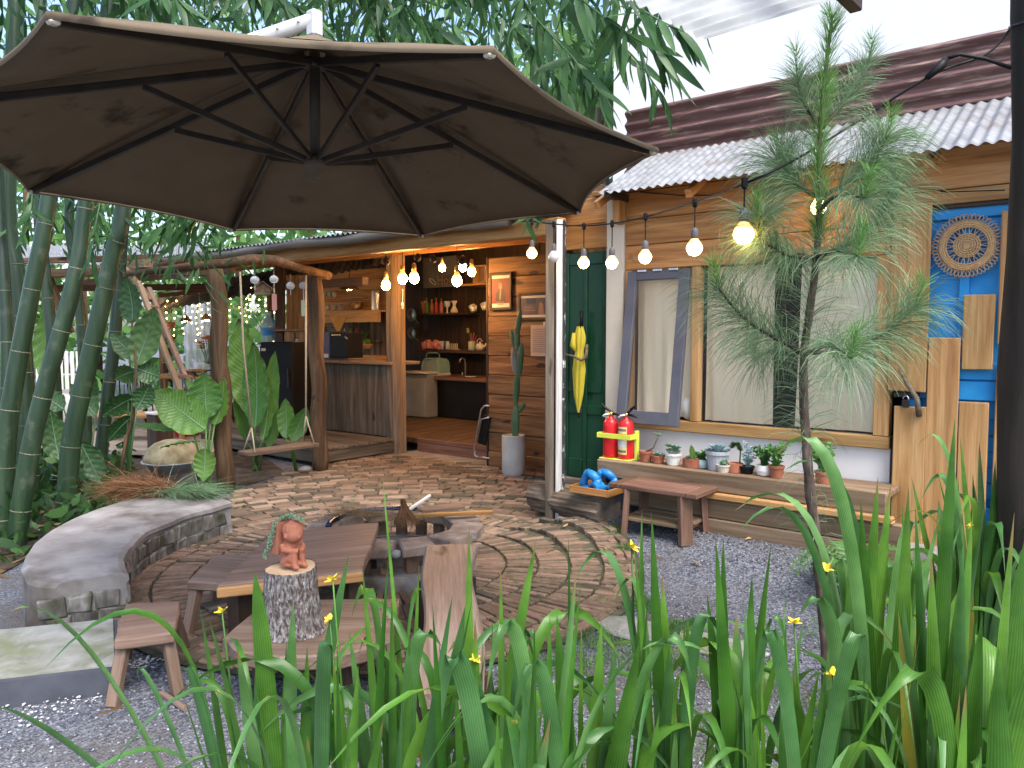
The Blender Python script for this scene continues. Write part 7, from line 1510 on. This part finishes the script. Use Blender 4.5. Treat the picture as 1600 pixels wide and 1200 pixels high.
iris('iris clump of broad upright leaves left of the pine', 1150, 1.7, [(1118, 840, 34), (1130, 838, 24), (1205, 850, 20), (1200, 885, 30), (1150, 960, 34, None, 1), (1140, 1010, 46, None, 1), (1230, 1020, 20, (1190, 1050)), (1175, 900, 36), (1105, 930, 40)], 6, (.4, .65))
iris('big iris clump with leaves arching left across the pine trunk', 1370, 1.75, [(1212, 712, 26, (1330, 850)), (1225, 735, 22, (1345, 880)), (1148, 798, 22, (1300, 900)), (1155, 830, 16, (1290, 920)), (1345, 782, 34), (1372, 745, 34), (1392, 755, 36), (1420, 760, 34), (1400, 1015, 22, (1300, 1040)), (1470, 1200, 26, (1330, 1100)), (1330, 830, 24), (1440, 850, 30, (1400, 930)), (1290, 900, 30, (1330, 990)), (1250, 960, 28, (1310, 1050))], 9, (.6, .95))
iris('tallest iris clump with a single blade against the door planks', 1470, 1.6, [(1492, 655, 40), (1430, 790, 34), (1520, 800, 36), (1455, 860, 44), (1540, 780, 26), (1500, 900, 44), (1410, 930, 30), (1505, 840, 30)], 8, (.6, 1.0))
iris('dark iris clump filling the lower right corner', 1570, 1.35, [(1602, 840, 66), (1640, 760, 60), (1590, 900, 60), (1535, 960, 56), (1650, 900, 70), (1560, 1010, 60), (1620, 1010, 70), (1500, 1080, 50), (1585, 800, 40)], 10, (.6, .9), wpx=(30, 56))
iris('iris clump low in front, between the log and the bench', 520, 1.5, [(520, 1060, 44, (500, 1110)), (600, 1120, 40), (445, 1100, 36), (560, 1040, 34), (480, 1150, 50)], 7, (.3, .5))
iris('iris clump low in front of the arching leaves', 1270, 1.45, [(1180, 1080, 30, (1230, 1090)), (1350, 1080, 30, (1310, 1090)), (1290, 1040, 36), (1240, 1100, 40), (1330, 1000, 30)], 8, (.3, .55))
iris('short dark iris clump at the bottom centre', 780, 1.4, [(750, 1090, 50), (820, 1060, 46), (690, 1130, 40, (740, 1120)), (860, 1120, 40)], 8, (.28, .48))
g_ = iris('sunlit iris thicket in front of the blue door', 1545, 3.4, [(1432, 700, 12, (1490, 740)), (1580, 660, 16), (1530, 690, 14), (1500, 680, 13), (1465, 740, 14), (1600, 700, 20), (1555, 720, 16), (1480, 760, 16), (1440, 780, 14, (1490, 780)), (1520, 740, 18), (1570, 760, 18)], 26, (.6, 1.05), .4)
iris('iris tuft between the big clump and the blue door', 1440, 3.0, [(1470, 800, 16), (1410, 790, 14), (1500, 820, 16)], 16, (.4, .75), .3)
M_STEM = L_IRIS
for i, (px, py, d, bx_) in enumerate(((347, 957, 1.95, 372), (520, 907, 1.9, 545), (515, 968, 1.88, 540), (987, 856, 1.8, 1010), (1291, 890, 1.8, 1340), (1241, 974, 1.75, 1290), (1302, 1056, 1.6, 1320), (1434, 970, 1.7, 1450), (742, 1030, 1.7, 750), (1517, 822, 3.2, 1530))):
    c = D(px, py, d); g = D(bx_, 600, d); nm_ = ['before the small stool', 'high beside the log pedestal', 'low beside the log pedestal', 'over the gravel right of the patio', 'before the pine trunk, upper', 'left of the pine foot', 'near the bottom by the arching leaf', 'between the tall right leaves', 'before the slab bench', 'in front of the door planks'][i]
    t = thing('iris_flower', 'small yellow iris flower on a thin stalk ' + nm_, 'flower', (g.x, g.y, 0), group='yellow iris flowers')
    MB().tube([(g.x, g.y, 0), V((g.x, g.y, 0)).lerp(c, .6) + V((0, 0, .1)), c], [.0035, .003, .0022], 5).build('stalk', M_STEM, t, smooth=True)
    fs2 = rnd.uniform(.75, 1.25); fm = Matrix.Rotation(rnd.uniform(-.9, .9), 3, 'X') @ Matrix.Rotation(rnd.uniform(-.7, .7), 3, 'Y')
    for k in range(6):
        a = k * math.pi / 3; dr = fm @ (V((math.cos(a), math.sin(a), .8 if k % 2 else .2)).normalized() * .017 * fs2); MB().blade([c, c + dr * .5, c + dr], [.003, .007, .002], V((-math.sin(a), math.cos(a), 0)), .2).build('petal', M_FLOW, t)
# fern under the window
fp_ = D(1338, 800, 4.5); fp_.z = hgt(fp_.x, fp_.y); fe_ = thing('fern', 'bushy bright fern beside the timber ledge behind the pine', 'fern', fp_)
for k in range(26):
    a = rnd.uniform(0, 6.28); L_ = rnd.uniform(.28, .5); d = V((math.cos(a), math.sin(a), 0)); pts = [fp_ + d * (L_ * t * .8) + V((0, 0, L_ * (1.5 * t - 1.25 * t * t) + .03)) for t in np.linspace(0, 1, 14)]; mb = MB(); sd = V((-math.sin(a), math.cos(a), 0))
    for i in range(1, 14):
        w = .07 * math.sin(math.pi * i / 14.5) + .008
        for s in (-1, 1): mb.blade([pts[i], pts[i] + (sd * s + (pts[i] - pts[i - 1]).normalized() * .4) * w * .6, pts[i] + (sd * s + (pts[i] - pts[i - 1]).normalized() * .5) * w + V((0, 0, -.008))], [.004, .008, .001], (pts[i] - pts[i - 1]).normalized(), .1)
    mb.tube(pts, .0025, 4); mb.build('frond', L_FERN, fe_)
# ------------------------------------------------------------------ dining shelter in the background on the left
din = thing('dining_shelter', 'open dining shelter with bent tin awning behind the bamboo', 'shelter', (*D(200, 600, 13).xy, 0))
deckA = [D(px, 600, d) for px, d in ((-120, 10.2), (330, 9.6), (440, 16.5), (-120, 17))]
for k in range(16):
    a = deckA[0].lerp(deckA[3], k / 16); b = deckA[1].lerp(deckA[2], k / 16); a2 = deckA[0].lerp(deckA[3], (k + .96) / 16); b2 = deckA[1].lerp(deckA[2], (k + .96) / 16)
    MB().prism([(a.x, a.y), (b.x, b.y), (b2.x, b2.y), (a2.x, a2.y)], .06, .12).build('deck_board', wood('pale_deck', (.20, .16, .13, 1), (.32, .27, .22, 1), (.42, .37, .31, 1))['x'] if k == 0 else bpy.data.materials['pale_deck_x'], din, recalc=True)
def tin(px_lo0, py_lo0, d0, px_lo1, py_lo1, d1, px_up0, py_up0, d2, pitch=.11, mat=M_TIN):
    a, b, c = D(px_lo0, py_lo0, d0), D(px_lo1, py_lo1, d1), D(px_up0, py_up0, d2); corr('awning_sheet', din, mat, a, b - a, c - a, pitch, .015)
tin(232, 488, 12.4, 420, 455, 12.0, 300, 445, 13.4); tin(400, 456, 11.9, 600, 412, 11.7, 430, 415, 13.2)
tin(-60, 415, 11, 190, 412, 10.6, -40, 385, 13.0); tin(150, 418, 10.5, 330, 405, 10.2, 170, 388, 12.4)
for (a, b, w) in (((-60, 428, 10.2), (345, 424, 9.4), .10), ((-60, 452, 11.5), (340, 448, 11.0), .09), ((-40, 410, 10.8), (250, 402, 10.2), .08), ((250, 462, 12.0), (345, 452, 11.6), .06), ((60, 395, 11), (110, 520, 11), .09)): beam(din, 'rafter', D(*a), D(*b), w, w, W_POST)
for (px, d) in ((20, 12.5), (135, 13.5), (255, 15.5), (425, 14.5)): p = D(px, 600, d); MB().tube([(p.x, p.y, .1), (p.x, p.y, 2.6)], .06, 10, True, .05).build('post', W_POST['z'], din, smooth=True)
# hanging plastic curtain, far fence
def pl_mat():
    m, nt, bs = _new('cloudy_plastic'); bs.inputs['Base Color'].default_value = (.62, .68, .78, 1); bs.inputs['Roughness'].default_value = .25
    tp = nt.nodes.new('ShaderNodeBsdfTransparent'); mx = nt.nodes.new('ShaderNodeMixShader'); mx.inputs[0].default_value = .62; nt.links.new(tp.outputs[0], mx.inputs[1]); nt.links.new(bs.outputs[0], mx.inputs[2]); nt.links.new(mx.outputs[0], nt.nodes['Material Output'].inputs[0]); return m
a, b = D(285, 470, 15), D(342, 470, 15); zb_ = D(300, 612, 15).z
o = MB().grid(lambda u, v_: a.lerp(b, u) + _fw * (.06 * math.sin(u * 28 + v_) + .03 * math.sin(u * 61)) - V((0, 0, (a.z - zb_) * v_)), 60, 6).build('plastic_curtain', pl_mat(), smooth=True); tag(o, 'cloudy bluish plastic curtain hanging behind the bouquet', 'curtain')
a, b = D(330, 480, 15.6), D(352, 480, 15.6)
fe2 = thing('picket_fence', 'white picket fence glimpsed between the culms', 'fence', D(100, 600, 15.5))
for k in range(9): p = D(60 + 9 * k, 600, 15.5); beam(fe2, 'picket', (p.x, p.y, .12), (p.x, p.y, 1.25), .07, .02, M_WPLAST)
beam(fe2, 'rail', D(55, 585, 15.55), D(140, 585, 15.55), .06, .03, M_WPLAST)
# fairy lights
fl_ = thing('fairy_lights', 'curtain of warm fairy lights hanging from the shelter eave', 'string lights', D(330, 460, 13.0)); mb = MB(); cm_ = MB()
strands = [(262 + 11 * k + rnd.uniform(-4, 4), rnd.uniform(446, 462), rnd.randint(5, 10), rnd.uniform(12.4, 14)) for k in range(16)]
for px, py, n, d in strands:
    pts = [D(px + rnd.uniform(-2, 2), py + 9 * i, d) for i in range(n)]; cm_.tube(pts, .003, 4)
    for p in pts: mb.ball(p + V((rnd.uniform(-.02, .02), 0, 0)), .011, (1, 1, 1), 5, 4)
cm_.tube([D(250, 452, 13), D(300, 462, 13), D(360, 455, 13), D(440, 450, 12.6)], .004, 4); cm_.build('wire', M_ROPE, fl_); mb.build('bulbs', M_FAIRY, fl_)['kind'] = 'stuff'
for i, (px, py, d, lab) in enumerate(((35, 506, 11, 'small warm lamp glimpsed left of the leaning culm'), (80, 532, 11, 'small warm lamp glimpsed beside the middle culm'))):
    c = D(px, py, d); t = thing('glow_lamp', lab, 'lamp', c); MB().ball(c, .04, (1, 1, 1.1), 10, 8).build('bulb', M_BULB, t, smooth=True); MB().tube([c + V((0, 0, .04)), c + V((0, 0, .9))], .005, 5).build('cord', M_BLACK, t)
for i, (px, py, d) in enumerate(((290, 497, 13.2), (322, 495, 13.6), (345, 493, 13.4))):
    c = D(px, py, d); t = thing('shade_lamp', 'small dark conical lamp shade over the dining table, %s of three' % ['left', 'middle', 'right'][i], 'lamp', c, group='conical lamps over the dining table'); MB().lathe([(.11, -.05), (.105, -.05), (.02, .05), (.01, .06)], 16, c).build('shade', W_DARK['x'], t); MB().ball(c + V((0, 0, -.05)), .03, (1, 1, 1), 8, 6).build('bulb', M_FAIRY, t); MB().tube([c + V((0, 0, .06)), c + V((0, 0, .6))], .005, 4).build('cord', M_BLACK, t)
for i, (px, py) in enumerate(((267, 508), (267, 530))):
    c = D(px, py, 12.5); t = thing('hanging_pot', 'small terracotta hanging pot by the trestle, %s one' % ('upper', 'lower')[i], 'pot', c, group='hanging pots'); MB().lathe([(.04, -.05), (.075, .04), (.08, .05), (.07, .05)], 14, c).build('pot', M_TERRA, t, smooth=True); MB().tube([c + V((0, 0, .05)), c + V((0, 0, .35))], .004, 4).build('cord', M_ROPE, t)
# dining table, things on it, chairs, bench
def table(label, px, d, z, w, dp_, mat, zf=.12):
    g = D(px, 600, d); t = thing('dining_table', label, 'table', (g.x, g.y, zf), R(30), local=True); h = z - zf
    MB().box((0, 0, h - .025), (w, dp_, .05), None, .008).build('tabletop', mat['x'], t)
    for sx in (-1, 1):
        for sy in (-1, 1): MB().box((sx * (w / 2 - .1), sy * (dp_ / 2 - .1), (h - .05) / 2), (.06, .06, h - .05), None, .004).build('leg', mat['z'], t)
    return g
g = table('long wooden dining table with stacked dishes under the shelter', 305, 13.2, .90, 1.7, .8, W_HONEY); table('pale low wooden bench table behind the right culms', 222, 10.7, .50, 1.2, .45, W_GOLD)
for k in range(4): p = D(286 + 9 * k, 578 - (k % 2) * 3, 13.1); o = MB().box((p.x, p.y, .93 + .02 * k), (.34, .26, .035), Matrix.Rotation(.4 * k, 3, 'Z'), .004).build('serving_board', W_GOLD['x']); tag(o, 'wooden serving board stacked on the dining table, %s from below' % ord_[k], 'board', 'serving boards on the dining table')
def chair(label, px, d, rz, mat):
    g = D(px, 600, d); t = thing('wire_chair', label, 'chair', (g.x, g.y, .12), rz, group='wire chairs of the dining shelter'); MB().box((0, 0, .44), (.42, .42, .025), None, .008).build('seat', mat, t)
    for sx in (-1, 1):
        for sy in (-1, 1): MB().tube([(sx * .18, sy * .18, .43), (sx * .21, sy * .21, 0)], .011, 6).build('leg', mat, t)
    MB().tube([(-.19, .2, .44), (-.2, .24, .8), (-.12, .25, .9), (.12, .25, .9), (.2, .24, .8), (.19, .2, .44)], .012, 6).build('back_frame', mat, t)
    for k in range(5): MB().tube([(-.13 + .065 * k, .205, .45), (-.12 + .06 * k, .247, .88)], .006, 5).build('back_wire', mat, t)
chair('black wire chair at the near side of the dining table', 312, 12.0, R(200), M_BLACK); chair('black wire chair left of the dining table', 232, 12.2, R(120), M_BLACK); chair('black wire chair seen behind the bench table', 205, 12.6, R(60), M_BLACK); chair('black wire chair beside the red stool', 340, 12.6, R(230), M_BLACK)
g = D(290, 600, 11.2); t = thing('red_stool', 'red and white drum stool behind the trestle', 'stool', (g.x, g.y, .12)); MB().lathe([(.16, 0), (.17, .02), (.17, .42), (.15, .44)], 20, (g.x, g.y, .12)).build('drum', M_RED, t, smooth=True); MB().lathe([(.155, .44), (.17, .45), (.16, .48), (.002, .49)], 20, (g.x, g.y, .12)).build('cushion', M_WPLAST, t, smooth=True)
g = D(248, 600, 10.0); t = thing('deck_bollard', 'squat dark wooden block with pale top at the deck edge', 'post', (g.x, g.y, 0)); MB().box((g.x, g.y, .28), (.24, .24, .56), None, .01).build('block', W_DARK['z'], t); MB().box((g.x, g.y, .575), (.27, .27, .03), None, .006).build('cap', M_WPLAST, t)
c = D(328, 600, 12.9); c.z = .905; vs2 = thing('flower_vase', 'vase of big orange lilies on the dining table', 'vase', c); MB().lathe([(.04, 0), (.06, .05), (.045, .16), (.05, .2)], 14, c).build('vase', M_CHIME, vs2, smooth=True)
for k in range(13):
    a = rnd.uniform(0, 6.28); e = c + V((math.cos(a) * rnd.uniform(.02, .2), math.sin(a) * rnd.uniform(.02, .2), rnd.uniform(.42, .66))); MB().tube([c + V((0, 0, .1)), e], .005, 4).build('stem', L_FERN, vs2); mb = MB()
    for q in range(6):
        b_ = q * 1.047 + a; d = V((math.cos(b_), math.sin(b_), .6)).normalized() * .11; mb.blade([e, e + d * .5, e + d + V((0, 0, -.02))], [.012, .028, .004], V((-math.sin(b_), math.cos(b_), 0)), .3)
    mb.build('lily', M_ORANGE, vs2)
for k in range(5): a = rnd.uniform(0, 6.28); e = c + V((math.cos(a) * .22, math.sin(a) * .22, .22)); MB().blade([c + V((0, 0, .18)), c.lerp(e, .5) + V((0, 0, .12)), e], [.01, .035, .004], V((-math.sin(a), math.cos(a), 0)), .2).build('leaf', L_FIG, vs2)
o = D(41, 575, 8.5); t = thing('hanging_lantern', 'pale blue cylindrical lantern between the left culms', 'lantern', o); MB().lathe([(.05, -.13), (.085, -.12), (.085, .12), (.05, .13)], 18, o).build('shade', M_AQUA, t, smooth=True); MB().tube([o + V((0, 0, .13)), o + V((0, 0, .9))], .004, 4).build('cord', M_ROPE, t)
g = D(105, 600, 12.5); t = thing('garden_tub', 'pale oval tub glimpsed behind the culms', 'tub', (g.x, g.y, .12)); MB().lathe([(.3, 0), (.42, .3), (.46, .55), (.43, .55), (.38, .3), (.002, .1)], 28, (g.x, g.y, .12), None, 1.3, .8).build('tub', M_WPLAST, t, smooth=True)
# brown shed seen between parasol and white building
p = D(935, 190, 12.5); t = thing('brown_shed', 'brown boarded shed behind the bamboo leaves, left of the white building', 'shed', (p.x, p.y, 0))
for k in range(7): q = D(880 + 13 * k, 600, 12.5); beam(t, 'board', (q.x, q.y, 2.5), (q.x, q.y, 5.2), .13, .03, W_STOOL)
